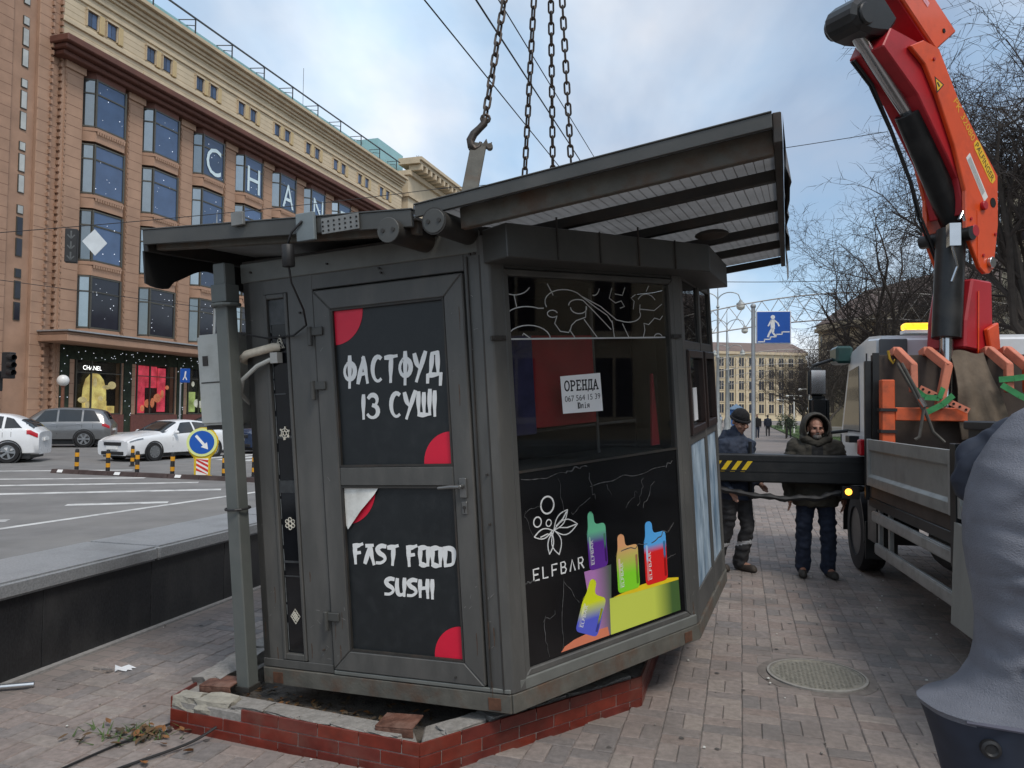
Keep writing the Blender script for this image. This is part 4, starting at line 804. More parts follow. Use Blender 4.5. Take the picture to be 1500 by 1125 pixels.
# ---- air conditioner on the left wall, with its lagged pipes
ac_w = mat('ac_white', (0.52,0.52,0.48), 0.5, var=0.1, scale=3, dirt=(0.25,0.24,0.20), dscale=5)
kmw = Matrix.Translation((0.021,3.812,0.24)) @ Euler((rad(3.513), rad(-2.740), rad(-22.9))).to_matrix().to_4x4()
AC = thing('air_conditioner', 'white air conditioner unit hung beside the left wall of the kiosk', 'air conditioner')
AC.matrix_world = kmw @ Matrix.Translation((-1.86, 0.35, 1.50))
m = MB(); m.box(-0.13, 0.18, -0.3, 0.5, 0, 0.55); ac = m.build('casing', ac_w, AC, bevel=0.015, seg=2)
m = MB(); m.box(-0.08, -0.04, -0.304, -0.3005, 0.36, 0.42); m.box(0.08, 0.10, -0.304, -0.3005, 0.28, 0.5); m.box(-0.1, 0.15, -0.303, -0.3005, 0.255, 0.262); m.build('vents', dark, ac, fix=False)
m = MB(); 
for y_ in (-0.25, 0.4):
    m = MB(); m.box(-0.13, 0.22, y_, y_+0.04, -0.03, -0.001); m.build('bracket', dark, AC, fix=False)
pipe = MB(); pp = [Vector(p) for p in ((-1.62,0.2,1.84), (-1.57,-0.02,1.88), (-1.50,-0.06,1.90), (-1.42,-0.045,1.915), (-1.34,-0.03,1.93), (-1.32,0.0,1.93))]; pipe.tube(pp, 0.024, 10); 
inv = AC.matrix_world.inverted() @ kmw
pipe2 = MB(); pipe2.tube([(-1.64,0.1,1.62), (-1.60,-0.02,1.68), (-1.54,-0.06,1.76), (-1.44,-0.05,1.83), (-1.36,-0.035,1.86), (-1.32,0.0,1.87)], 0.013, 8)
pb_ = MB(); pb_.box(-1.35, -1.30, -0.045, 0.0, 1.84, 1.90)
for nm, q, mt in (('lagged_pipe', pipe, mat('pipe_tape', (0.56,0.50,0.40), 0.7, var=0.2, scale=18, bump=0.4, bscale=60)), ('drain_hose', pipe2, ac_w), ('pipe_putty', pb_, mat('putty', (0.42,0.41,0.38), 0.8))):
    o = q.build(nm, mt, AC, smooth=40); o.matrix_parent_inverse = Matrix.Identity(4); o.matrix_local = inv
# ---- lifting chains
apex = Vector((0.2, 5.0, 6.4))
chain_m = mat('chain_steel', (0.075, 0.065, 0.058), 0.5, 0.75, var=0.35, scale=30, dirt=(0.10,0.055,0.03), dscale=20, damt=0.7)
def link_mesh():
    m = MB(); L, w = 0.027, 0.0185; P = []
    for i in range(9): a = math.pi*i/8; P.append((w*math.cos(a), 0, L + w*math.sin(a)))
    for i in range(9): a = math.pi + math.pi*i/8; P.append((w*math.cos(a), 0, -L + w*math.sin(a)))
    m.tube(P, 0.0078, 7, closed=True); return m.mesh('link', chain_m, smooth=True)
LM = link_mesh()
def chain(a, b, label, n=None):
    a = Vector(a); b = Vector(b); d = b-a; L = d.length; pitch = 0.0745; n = int(L/pitch); pitch = L/n
    t = thing('lifting_chain', label, 'chain', a, group='lifting chains'); t.rotation_euler = d.to_track_quat('Z', 'Y').to_euler()
    for i in range(n):
        o = D.objects.new('link', LM); COL.objects.link(o); o.parent = t; o.location = (0, 0, (i+0.5)*pitch); o.rotation_euler = (0, 0, (0.3 if i % 2 else 0.3 + math.pi/2))
    return t
bar_lo = kmw @ Vector((-0.36, 0.42, 2.47)); hook_c = Vector((-0.215, 4.55, 3.43))
chain((-0.185, 4.56, 3.545), apex, 'chain with a hook, leftmost of the four lifting chains')
chain(kmw @ Vector((-0.62, 2.0, 2.53)), apex, 'second lifting chain from the hook, left one of the close middle pair')
chain(kmw @ Vector((-0.55, 2.6, 2.53)), apex, 'third lifting chain from the hook, right one of the close middle pair')
chain(kmw @ Vector((-0.22, 2.2, 2.53)), apex, 'rightmost of the four lifting chains')
HK = thing('lifting_hook', 'rusty steel grab hook at the end of the leftmost chain', 'hook', hook_c, (0, 0, 0.0))
m = MB(); m.tube([(0.035,0,0.115), (0.028,0,0.085), (0.0,0,0.055), (-0.035,0,0.02), (-0.055,0,-0.02), (-0.05,0,-0.055), (-0.025,0,-0.075), (0.0,0,-0.06), (0.008,0,-0.03)], [0.02,0.023,0.022,0.025,0.027,0.026,0.024,0.018,0.010], 10); m.build('hook_body', chain_m, HK, smooth=True)
m = MB(); m.tube([(0.035+0.026*math.cos(i*0.6283), 0, 0.115+0.026*math.sin(i*0.6283)) for i in range(10)], 0.009, 8, closed=True); m.build('eye', chain_m, HK, smooth=True)
BR = thing('lifting_bar', 'rusty flat steel bar rising from the roof to the hook', 'bar', bar_lo)
top_b = Vector((-0.222, 4.55, 3.37)) - bar_lo
m = MB(); m.bar((0,0,-0.06), top_b, 0.098, 0.02, upv=(0.2,1,0)); m.build('bar', rusty, BR, bevel=0.004)
m = MB(); m.ext([tuple(top_b + Vector(p)) for p in ((-0.06,-0.012,-0.02), (0.07,-0.012,-0.01), (0.085,-0.012,0.03), (0.06,-0.012,0.015), (0.05,-0.012,0.05), (0.03,-0.012,0.02), (-0.05,-0.012,0.03))], (0,0.024,0)); m.tube([tuple(top_b + Vector((0.07,-0.02,0.0))), tuple(top_b + Vector((0.07,0.02,0.0)))], 0.02, 10); m.build('torn_head', rusty, BR, bevel=0.003)

# scuffs, drips and chips in the kiosk paint
rsf = random.Random(31); sc_l = mat('paint_chip', (0.20,0.195,0.185), 0.7, var=0.3, scale=60); sc_r = mat('rust_run', (0.085,0.048,0.030), 0.85, var=0.4, scale=40)
for T_, zones in ((TA, ((-1.55,-1.42), (-1.24,-1.07), (-1.05,-0.95), (-0.24,-0.14), (-0.12,-0.045))), (TB, ((0.055,0.085), (1.41,1.47)))):
    for kind, mt_ in (('paint_chips', sc_l), ('rust_runs', sc_r)):
        m = wall(T_)
        for x0, x1 in zones:
            for q in range(7 if kind == 'paint_chips' else 3):
                x = rsf.uniform(x0+0.01, x1-0.01); z = rsf.choice((rsf.uniform(0.15, 2.1), rsf.uniform(0.15, 0.6))); y_ = -0.0006 - (0.016 if (T_ is TA and -1.06 < x < -0.13) else (0.013 if T_ is TA and x > -0.13 else (0.006 if T_ is TB else 0)))
                if kind == 'paint_chips': l = rsf.uniform(0.004, 0.03); a = rsf.uniform(0, 3.14); pl_ = [(0,0), (math.cos(a)*l*.5, math.sin(a)*l*.5 + .001), (math.cos(a)*l, math.sin(a)*l)]; w_ = rsf.uniform(0.0012, 0.003)
                else: l = rsf.uniform(0.04, 0.16); pl_ = [(0,0), (0.001,-l*.5), (-0.001,-l)]; w_ = rsf.uniform(0.002, 0.005)
                strokes(m, [pl_], (x, y_, z), (1,0,0), (0,0,1), 1, 1, w_, (0,-0.0004,0))
        o = kp(kind, m, mt_, K, bevel=0, fix=False); o['kind'] = 'stuff'
# ================================================================= department store on the left
BA = 18.0
def SB(f, r, z=0): return S(r, f, z, BA)
store_loc = S(-43, 36, -0.15, BA)
ST = thing('department_store', 'long brown stone department store with bay windows and beige top storey', 'building', store_loc, (0, 0, rad(90 - BA)))
# local frame: x along the street, y towards -r (into the building), z up; face at y = 0
stone = mat('brown_stone', (0.385, 0.238, 0.160), 0.75, var=0.16, scale=0.5, dirt=(0.32,0.195,0.135), dscale=0.35, damt=0.5, bump=0.1, bscale=20)
stone2 = mat('brown_stone_b', (0.35, 0.212, 0.142), 0.75, var=0.18, scale=0.7, dirt=(0.44,0.28,0.20), dscale=0.5, damt=0.5)
choc = mat('dark_cornice', (0.12, 0.045, 0.030), 0.7, var=0.2, scale=0.8)
beige = mat('beige_stone', (0.56, 0.46, 0.32), 0.75, var=0.12, scale=0.6, dirt=(0.44,0.355,0.245), dscale=0.4, damt=0.5)
beige2 = mat('beige_stone_b', (0.52, 0.42, 0.29), 0.75, var=0.14, scale=0.9)
wframe = mat('window_bronze', (0.085, 0.080, 0.065), 0.45, 0.3, var=0.12)
wglass = mat('window_blue', (0.05, 0.085, 0.16), 0.08, var=0.35, scale=0.25, spec=0.55, rnd=0.45)
wglass_d = mat('window_dark', (0.018, 0.020, 0.030), 0.10, var=0.4, scale=0.4, spec=0.5)
wside = mat('window_sky_side', (0.30, 0.34, 0.36), 0.06, 0.85, var=0.25, scale=0.3, rnd=0.35)
spark = mat('star_lights', (0.75, 0.8, 0.9), 0.4, emit=0.6, var=0.05)
groove = mat('stone_joint', (0.16, 0.08, 0.05), 0.9, var=0.1)
NB = 9; BW = 5.19; X_0 = 2.4            # first bay starts at local x
X_END = X_0 + NB*BW + 1.0
def sp(name, mb, m_, parent=None, bevel=0, fix=True): return mb.build(name, m_, parent or ST, False, bevel, fix)
m = MB(); m.box(-40, X_END, 0.45, 14, 0, 31.4); sp('wall', m, stone)
# corner tower at the left: stepped piers
for k, (x0, x1, y0) in enumerate(((-40, -6.2, -0.35), (-6.2, -4.4, -0.10), (-4.4, -2.62, 0.05), (-0.92, 0.0, 0.05), (0.0, 0.75, 0.25), (0.75, 1.45, 0.02))):
    m = MB(); m.box(x0+0.01, x1-0.01, y0, 0.6, 0, 36 if k < 5 else 24.9); sp('tower_pier', m, stone if k % 2 else stone2, bevel=0.04)
m = MB(); m.box(-2.62, -0.92, 0.32, 0.62, 0, 36); sp('tower_recess', m, stone2)
for k in range(22):
    z = 7.2 + k*1.32
    if z > 34: break
    h = 0.55 if k % 3 == 2 else 1.12
    m = MB(); m.box(-1.86, -1.44, 0.26, 0.33, z, z+h); w = sp('strip_window', m, wframe)
    m = MB(); m.box(-1.82, -1.48, 0.245, 0.258, z+0.04, z+h-0.04); m.build('pane', mat('strip_pane', (0.45,0.46,0.44), 0.25, var=0.3, scale=0.6) if z > 13 else wglass_d, w, fix=False)
m = MB()                                   # fine courses on the tower
for k in range(50):
    z = 1.0 + k*0.68
    for x0, x1, y in ((-6.19,-4.41,-0.104), (-4.39,-2.63,0.046), (-0.91,-0.01,0.046), (0.01,0.74,0.246)): m.box(x0, x1, y, y+0.01, z, z+0.025)
o = sp('stone_joints', m, groove, fix=False); o['kind'] = 'stuff'
m = MB()
for k in range(70):
    for x in (-4.46, -0.06, 0.70): m.box(x-0.06, x+0.06, -0.0 if x > 0 else -0.13, 0.3, 0.6+k*0.46, 0.6+k*0.46+0.26)
o = sp('edge_beading', m, stone2, fix=False); o['kind'] = 'stuff'
# pilasters between the bays, bay windows, spandrels
ROWS = ((7.2, 10.75), (11.75, 15.2), (16.3, 19.7), (20.85, 24.15))
pil = MB(); pil.box(0, 1.38, -0.05, 0.5, 0.1, 24.6); pil.box(-0.10, 1.48, -0.2, 0.5, 24.15, 24.62); pil.box(0.1, 1.28, -0.09, -0.05, 1.0, 23.9)
pil_me = pil.mesh('pilaster', stone, bevel=0.03)
cz_me = MB()
for k in range(34): cz_me.box(0.11, 1.27, -0.096, -0.085, 1.4 + k*0.68, 1.422 + k*0.68)
cz_me = cz_me.mesh('courses', groove, fix=False)
bd_me = MB()
for k in range(60): bd_me.box(0.0, 0.09, -0.10, -0.05, 1.0 + k*0.385, 1.0 + k*0.385 + 0.22)
bd_me = bd_me.mesh('beading', stone2, fix=False)
def bay_quad(y_out=-0.42): return [(0.0, 0.42), (0.62, y_out), (3.08, y_out), (3.72, 0.42)]
def add(name, me, parent, loc=(0,0,0)):
    o = D.objects.new(name, me); COL.objects.link(o); o.parent = parent; o.location = loc; return o
def window_meshes(h):
    """one bay window: canted sides, front with transom, frame bars"""
    q = bay_quad(); fr = MB(); w = 0.07
    for (x, y) in q: fr.box(x-w, x+w, y-w, y+w, 0, h)
    for i in range(3):
        a, b = q[i], q[i+1]
        for z in (0.05, h-0.05, h*0.70): fr.bar((a[0], a[1], z), (b[0], b[1], z), 0.09, 0.10)
    panes = []
    for i in range(3):
        a, b = Vector((*q[i], 0)), Vector((*q[i+1], 0)); d = (b-a).normalized(); n = Vector((-d.y, d.x, 0))
        a2 = a + d*0.06; b2 = b - d*0.06; pm = MB()
        pm.ext([a2 + Vector((0,0,0.08)), b2 + Vector((0,0,0.08)), b2 + n*0.03 + Vector((0,0,0.08)), a2 + n*0.03 + Vector((0,0,0.08))], (0,0,h-0.16)); panes.append(pm)
    return fr.mesh('window', wframe), panes
hs = {}
for ri, (z0, z1) in enumerate(ROWS):
    f_me, panes = window_meshes(z1-z0); hs[ri] = (f_me, panes[0].mesh('side_pane', wside), panes[1].mesh('front_pane', wglass if ri else wglass_d), panes[2].mesh('side_pane', wside))
spn = MB(); q = bay_quad(-0.47); spn.prism(q, 0.0, 0.95); spn.prism([(p[0]*1.0, p[1]-0.10 if p[1] < 0 else p[1]) for p in q], 0.70, 0.82); sp_me = spn.mesh('spandrel', stone2)
nbd = MB()
for k in range(12): nbd.box(0.66+k*0.2, 0.78+k*0.2, -0.60, -0.57, 0.5, 0.68)
nb_me = nbd.mesh('dentils', stone, fix=False)
rs_ = random.Random(21)
for b in range(NB):
    x = X_0 + b*BW
    p = add('pilaster', pil_me, ST, (x-1.45, 0, 0)); 
    if b < 7:
        for nm_, me_ in (('courses', cz_me), ('beading', bd_me)): add(nm_, me_, p)['kind'] = 'stuff'
    for ri, (z0, z1) in enumerate(ROWS):
        w = add('bay_window', hs[ri][0], ST, (x, 0, z0)); add('side_pane', hs[ri][1], w); add('front_pane', hs[ri][2], w); add('side_pane', hs[ri][3], w)
        s_ = add('spandrel', sp_me, ST, (x, 0, z0-0.97))
        if b < 6:
            add('dentils', nb_me, s_)['kind'] = 'stuff'; st = MB()
            for k in range(14 if ri == 0 else 6): px, pz = rs_.uniform(0.75, 2.95), rs_.uniform(0.2, z1-z0-0.3); r_s = rs_.choice((0.013,0.016,0.028)); st.box(px-r_s, px+r_s, -0.475, -0.465, pz-r_s, pz+r_s)
            o = st.build('star_lights', spark, w, fix=False); o['kind'] = 'stuff'
    m = MB(); m.prism([(q_[0]+x, q_[1]) for q_ in bay_quad(-0.40)], 24.17, 24.6); sp('bay_head', m, choc)
p = add('pilaster', pil_me, ST, (X_0 + NB*BW - 1.45, 0, 0))
for i, ch in enumerate('CHANEL'):
    mm = MB(); zz = 2.15 - 0.0*i; put_text(mm, ch, 3.3, (X_0 + (i+2)*BW + 0.98, -0.47, ROWS[3][0]+0.25), (1,0,0), (0,0,1), width=1.75 if ch not in 'EL' else 1.35)
    mm.build('letter', mat('letter_pale', (0.62,0.74,0.78), 0.5, var=0.05), ST, fix=False)
# cornices
m = MB(); m.box(0.2, X_END, -0.75, 0.5, 24.62, 24.95); m.box(0.0, X_END, -1.15, 0.5, 24.95, 25.25); m.box(-0.2, X_END, -1.5, 0.5, 25.25, 25.72); sp('dark_cornice', m, choc, bevel=0.06)
# attic storey: panels, paired windows, courses
m = MB(); m.box(0.75, X_END, 0.10, 0.6, 25.72, 31.0); sp('attic_wall', m, beige)
aw_me = MB(); aw_me.box(0, 0.86, -0.02, 0.09, 0, 1.05); aw_me = aw_me.mesh('attic_window', mat('attic_recess', (0.10,0.075,0.05), 0.8))
ap_me = MB(); ap_me.box(0.06, 0.40, -0.045, -0.022, 0.05, 0.98); ap_me = ap_me.mesh('pane', wglass)
ap2_me = MB(); ap2_me.box(0.44, 0.80, -0.045, -0.022, 0.05, 0.98); ap2_me = ap2_me.mesh('pane', wglass)
am_me = MB(); am_me.box(-0.05, 0.0, -0.16, 0.09, -0.05, 1.1); am_me.box(0.86, 0.91, -0.16, 0.09, -0.05, 1.1); am_me.box(-0.08, 0.94, -0.2, 0.09, 1.05, 1.18); am_me = am_me.mesh('surround', beige2)
pn_me = MB(); pn_me.box(0, 2.9, -0.06, 0.10, 0, 0.42); pn_me = pn_me.mesh('panel', beige2, bevel=0.03)
cl_me = MB(); cl_me.box(0, 0.42, -0.10, 0.10, 0, 1.3); cl_me = cl_me.mesh('attic_column', mat('ochre_stone', (0.50,0.38,0.20), 0.7, var=0.15, scale=1), bevel=0.05)
for b in range(NB):
    x = X_0 + b*BW
    for k in range(2):
        w = add('attic_window', aw_me, ST, (x + 0.10 + k*1.62, 0.10, 27.75)); add('pane', ap_me, w); add('pane', ap2_me, w); add('surround', am_me, w)
        add('attic_column', cl_me, ST, (x + 1.08 + k*1.62, 0.02, 27.6))
    add('panel', pn_me, ST, (x - 0.05, 0.08, 26.35))
for z0, z1, y in ((25.74, 26.15, -0.04), (27.18, 27.5, -0.05), (29.15, 29.4, -0.03), (29.75, 29.95, -0.06), (30.4, 30.62, -0.10), (30.62, 30.9, -0.28), (30.9, 31.25, -0.55), (31.25, 31.55, -0.85)):
    m = MB(); m.box(0.7, X_END, y, 0.12, z0, z1); sp('beige_course', m, beige if y > -0.2 else beige2, bevel=0.03)
m = MB(); 
for k in range(40): m.box(0.76, X_END, 0.092, 0.099, 26.0 + k*0.42, 26.02 + k*0.42) if 26.0 + k*0.42 < 30.3 else None
o = sp('attic_joints', m, mat('beige_joint', (0.34,0.25,0.14), 0.9), fix=False); o['kind'] = 'stuff'
# roof terrace glazing and rail
m = MB(); m.box(2.2, X_END-2, 0.3, 0.36, 31.5, 32.55); sp('roof_glazing', m, mat('teal_glass', (0.25,0.45,0.46), 0.15, var=0.15, scale=0.2))
for k in range(18):
    x = 3.2 + k*4.4
    if x > X_END - 2: break
    m = MB(); m.box(x-0.04, x+0.04, -0.62, -0.54, 31.55, 32.9); m.bar((x, -0.58, 32.35), (x, 0.35, 32.55), 0.05, 0.05); m.bar((x, -0.58, 32.85), (x-0.9, 0.35, 32.55), 0.06, 0.06); sp('rail_post', m, mat('rail_dark', (0.04,0.04,0.042), 0.5))
m = MB(); m.box(2.2, X_END-2, -0.63, -0.53, 32.88, 33.0); sp('roof_rail', m, MATS['rail_dark'])
for x, h in ((7.8, 4.6), (9.2, 2.8), (31.5, 5.5), (44, 2)):
    m = MB(); m.tube([(x, 2.5, 31.4), (x, 2.5, 32.5+h)], 0.025, 5); sp('mast', m, MATS['rail_dark'])
# street canopy and shop fronts
m = MB(); m.box(-0.35, X_END-4, -2.4, 0.2, 6.0, 6.42); m.box(-0.30, X_END-4, -2.3, 0.2, 6.42, 6.62); cn = sp('canopy', m, stone2, bevel=0.04)
m = MB(); m.box(-0.45, X_END-4, -2.55, 0.1, 6.63, 6.72); m.build('canopy_trim', mat('canopy_zinc', (0.42,0.43,0.44), 0.4, 0.5, var=0.1), cn)
m = MB(); m.box(1.0, X_END, 0.38, 0.44, 0.2, 5.98); sp('shop_back', m, mat('shop_dark', (0.010,0.010,0.012), 0.5, var=0.3, scale=1))
gm = mat('garland_green', (0.018,0.028,0.016), 0.9, var=0.5, scale=4, bump=0.8, bscale=12)
shop_lit = [((0.9,0.55,0.18), 'warm'), ((0.85,0.06,0.10), 'red'), ((0.35,0.45,0.15), 'green'), ((0.7,0.3,0.1), 'amber'), ((0.8,0.7,0.5), 'cream')]
for b in range(8):
    x = X_0 + b*BW
    m = MB(); m.box(x-1.25, x-0.55, -0.16, 0.36, 0.1, 5.95); m.box(x-0.6, x+3.95, -0.12, 0.36, 5.05, 5.95); g_ = sp('garland', m, gm)
    sk = MB()
    for k in range(26):
        px, pz = (rs_.uniform(x-1.25, x-0.55), rs_.uniform(0.3, 5.9)) if k % 2 else (rs_.uniform(x-0.6, x+3.9), rs_.uniform(5.1, 5.9)); sk.box(px-.02, px+.02, -0.19, -0.165, pz-.02, pz+.02)
    o = sk.build('garland_lights', spark, g_, fix=False); o['kind'] = 'stuff'
    m = MB()
    for xx in (x-0.02, x+1.2, x+3.66): m.box(xx, xx+0.06, -0.14, 0.0, 1.5, 5.05)
    m.box(x, x+3.7, -0.139, -0.01, 4.2, 4.26); m.box(x, x+3.7, -0.139, 0.0, 1.42, 1.5); w = sp('shop_window', m, wframe)
    m = MB(); m.box(x+0.05, x+3.65, -0.075, -0.065, 1.5, 5.04); m.build('pane', glass('shopfront_glass', (0.9,0.9,0.9), 0.05), w)
    m = MB(); m.box(x-0.6, x+3.95, -0.2, 0.3, 0.1, 1.4); sp('stall_riser', m, mat('riser_red', (0.14,0.05,0.04), 0.5))
    colr, nm = shop_lit[b % 5]
    lm_ = mat('shop_lit_' + nm, colr, 0.6, emit=0.55, var=0.6, scale=1.2)
    m = MB()
    if b == 0:
        m.lathe([(0.95, 1.5), (1.0, 2.6), (0.95, 3.2), (0.75, 3.8), (0.4, 4.15), (0.05, 4.25)], 18, T=Matrix.Translation((x+1.75, 0.17, 0)) @ Matrix.Scale(0.14, 4, (0,1,0))); m.box(x+1.4, x+2.6, -0.02, 0.1, 1.5, 2.35); m.box(x+2.7, x+3.3, 0.0, 0.1, 1.5, 2.0)
    elif b == 1:
        m.box(x+0.15, x+0.95, 0.1, 0.25, 1.5, 5.0); m.box(x+2.3, x+3.0, 0.12, 0.25, 1.6, 4.9); m.box(x+1.0, x+2.3, 0.3, 0.34, 3.4, 5.0)
    else: m.box(x+0.2, x+1.1, 0.15, 0.3, 1.6, 3.2); m.box(x+1.9, x+2.5, 0.15, 0.3, 1.6, 4.1); m.box(x+2.8, x+3.4, 0.15, 0.3, 1.6, 2.6)
    m.build('display', lm_, w)
    m = MB()
    for k in range(6): m.ell((x+0.7+k*0.48, 0.05, 1.8 + rs_.uniform(0, 2.2)), (rs_.uniform(.14,.4), 0.08, rs_.uniform(.14,.4)), 10, 7)
    o = m.build('display_figures', mat('display_warm_%d' % (b % 3), [(0.8,0.62,0.30), (0.85,0.25,0.12), (0.75,0.75,0.6)][b % 3], 0.6, emit=0.4, var=0.4, scale=2), w); o['kind'] = 'stuff'
m = MB(); put_text(m, 'CHANEL', 0.42, (X_0 + 0.55, -0.085, 4.42), (1,0,0), (0,0,1), width=1.5); m.build('shop_lettering', mat('lit_white', (0.9,0.9,0.88), 0.5, emit=1.5, var=0.02), ST, fix=False)
# ---- the next building beyond, with bracketed cornice
N2 = thing('corner_building', 'beige building with heavy bracketed cornice beyond the department store', 'building', S(-43, 36 + X_END + 1.0, -0.15, BA), (0, 0, rad(90-BA)))
m = MB(); m.box(0, 90, -0.3, 16, 0, 32.3); m.build('wall', beige, N2)
for z0, z1, y in ((32.3, 32.9, -0.7), (33.7, 34.1, -2.0), (34.1, 34.5, -2.3), (29.5, 29.9, -0.6)):
    m = MB(); m.box(-0.3, 90, y, 1, z0, z1); m.build('cornice', beige2, N2)
m = MB(); m.box(0, 0.5, -1.8, 0, 0, 0.7); br_me = m.mesh('bracket', beige2)
for k in range(40): o = add('bracket', br_me, N2, (0.2 + k*1.45, -0.28, 32.95))
m = MB(); m.box(0, 1.5, -0.05, 0.05, 0, 2.3); wn_me = m.mesh('window', wglass_d)
for k in range(16):
    for j in range(6): add('window', wn_me, N2, (1.6 + k*3.6, -0.31, 4.5 + j*4.4))
m = MB(); m.box(-4, 3, 2, 9, 32.3, 36.0); m.build('roof_glass_house', MATS['teal_glass'], N2)
for x in (10, 16):
    m = MB(); m.tube([(x, 3, 35), (x, 3, 38.5)], 0.04, 5); m.bar((x-0.8, 3, 38.2), (x+0.8, 3, 38.2), 0.05, 0.05); m.bar((x-0.6, 3, 37.8), (x+0.6, 3, 37.8), 0.05, 0.05); m.build('antenna', MATS['rail_dark'], N2)
# ================================================================= cars
tyre_m = mat('tyre', (0.013,0.013,0.014), 0.85, var=0.2); rim_m = mat('alloy', (0.32,0.33,0.34), 0.35, 0.8, var=0.1); cglass = mat('car_glass', (0.012,0.015,0.018), 0.06, var=0.2, spec=0.7)
chrome = mat('chrome', (0.55,0.55,0.56), 0.15, 0.95, var=0.05); plast = mat('black_plastic', (0.016,0.016,0.017), 0.55, var=0.15)
lampw = mat('headlamp', (0.22,0.23,0.24), 0.10, 0.6, var=0.6, scale=14); lampr = mat('tail_lamp', (0.42,0.012,0.02), 0.2, var=0.15)
def lerp_table(tab, x):
    for (a, va), (b, vb) in zip(tab[:-1], tab[1:]):
        if x <= b:
            t = (x-a)/(b-a) if b > a else 0; t = max(0, min(1, t)); return [p + (q-p)*t for p, q in zip(va, vb)]
    return list(tab[-1][1])
def smooth_table(tab, x, h=0.10):
    r = [0]*len(tab[0][1]); n = 5
    for k in range(n):
        v = lerp_table(tab, x + (k-(n-1)/2)*h*0.8); r = [p+q/n for p, q in zip(r, v)]
    return r
# station: x -> (half width, belt height, top height, half width at top)
SEDAN = dict(L=4.85, H=1.455, tab=[(-2.42,(0.70,0.68,0.70,0.58)), (-2.30,(0.84,0.78,0.82,0.68)), (-1.9,(0.90,0.85,0.92,0.71)), (-1.1,(0.92,0.90,1.01,0.70)), (-0.95,(0.92,0.90,1.03,0.69)), (-0.15,(0.92,0.93,1.42,0.58)), (0.5,(0.92,0.95,1.455,0.58)), (1.2,(0.92,0.97,1.38,0.57)), (1.85,(0.90,0.99,1.08,0.66)), (2.2,(0.84,0.98,1.04,0.68)), (2.42,(0.72,0.88,0.92,0.60))], wh=(-1.45, 1.35), r=0.335, ws=(-0.98,-0.22), rw=(1.22,1.80), side=(-0.55,1.45), pillars=(0.42,), sill=0.22)
SUV = dict(L=5.0, H=1.87, tab=[(-2.5,(0.74,0.85,0.88,0.62)), (-2.38,(0.90,0.98,1.04,0.76)), (-1.9,(0.96,1.06,1.14,0.80)), (-1.15,(0.97,1.10,1.20,0.80)), (-0.4,(0.97,1.14,1.78,0.68)), (0.4,(0.97,1.16,1.87,0.68)), (1.7,(0.97,1.18,1.83,0.67)), (2.2,(0.96,1.18,1.70,0.66)), (2.42,(0.94,1.10,1.22,0.76)), (2.5,(0.84,0.95,1.0,0.70))], wh=(-1.5, 1.4), r=0.40, ws=(-1.12,-0.48), rw=(2.14,2.38), side=(-0.75,2.1), pillars=(0.28,1.30), sill=0.34)
CROSS = dict(L=4.4, H=1.68, tab=[(-2.2,(0.68,0.80,0.83,0.56)), (-2.08,(0.84,0.90,0.96,0.70)), (-1.6,(0.90,0.98,1.08,0.74)), (-0.95,(0.90,1.02,1.14,0.74)), (-0.25,(0.90,1.05,1.60,0.62)), (0.4,(0.90,1.08,1.68,0.62)), (1.2,(0.90,1.12,1.62,0.60)), (1.75,(0.89,1.16,1.40,0.62)), (2.08,(0.86,1.10,1.18,0.68)), (2.2,(0.74,0.90,0.95,0.62))], wh=(-1.35, 1.32), r=0.36, ws=(-0.92,-0.32), rw=(1.62,2.02), side=(-0.55,1.75), pillars=(0.35,1.15), sill=0.28)
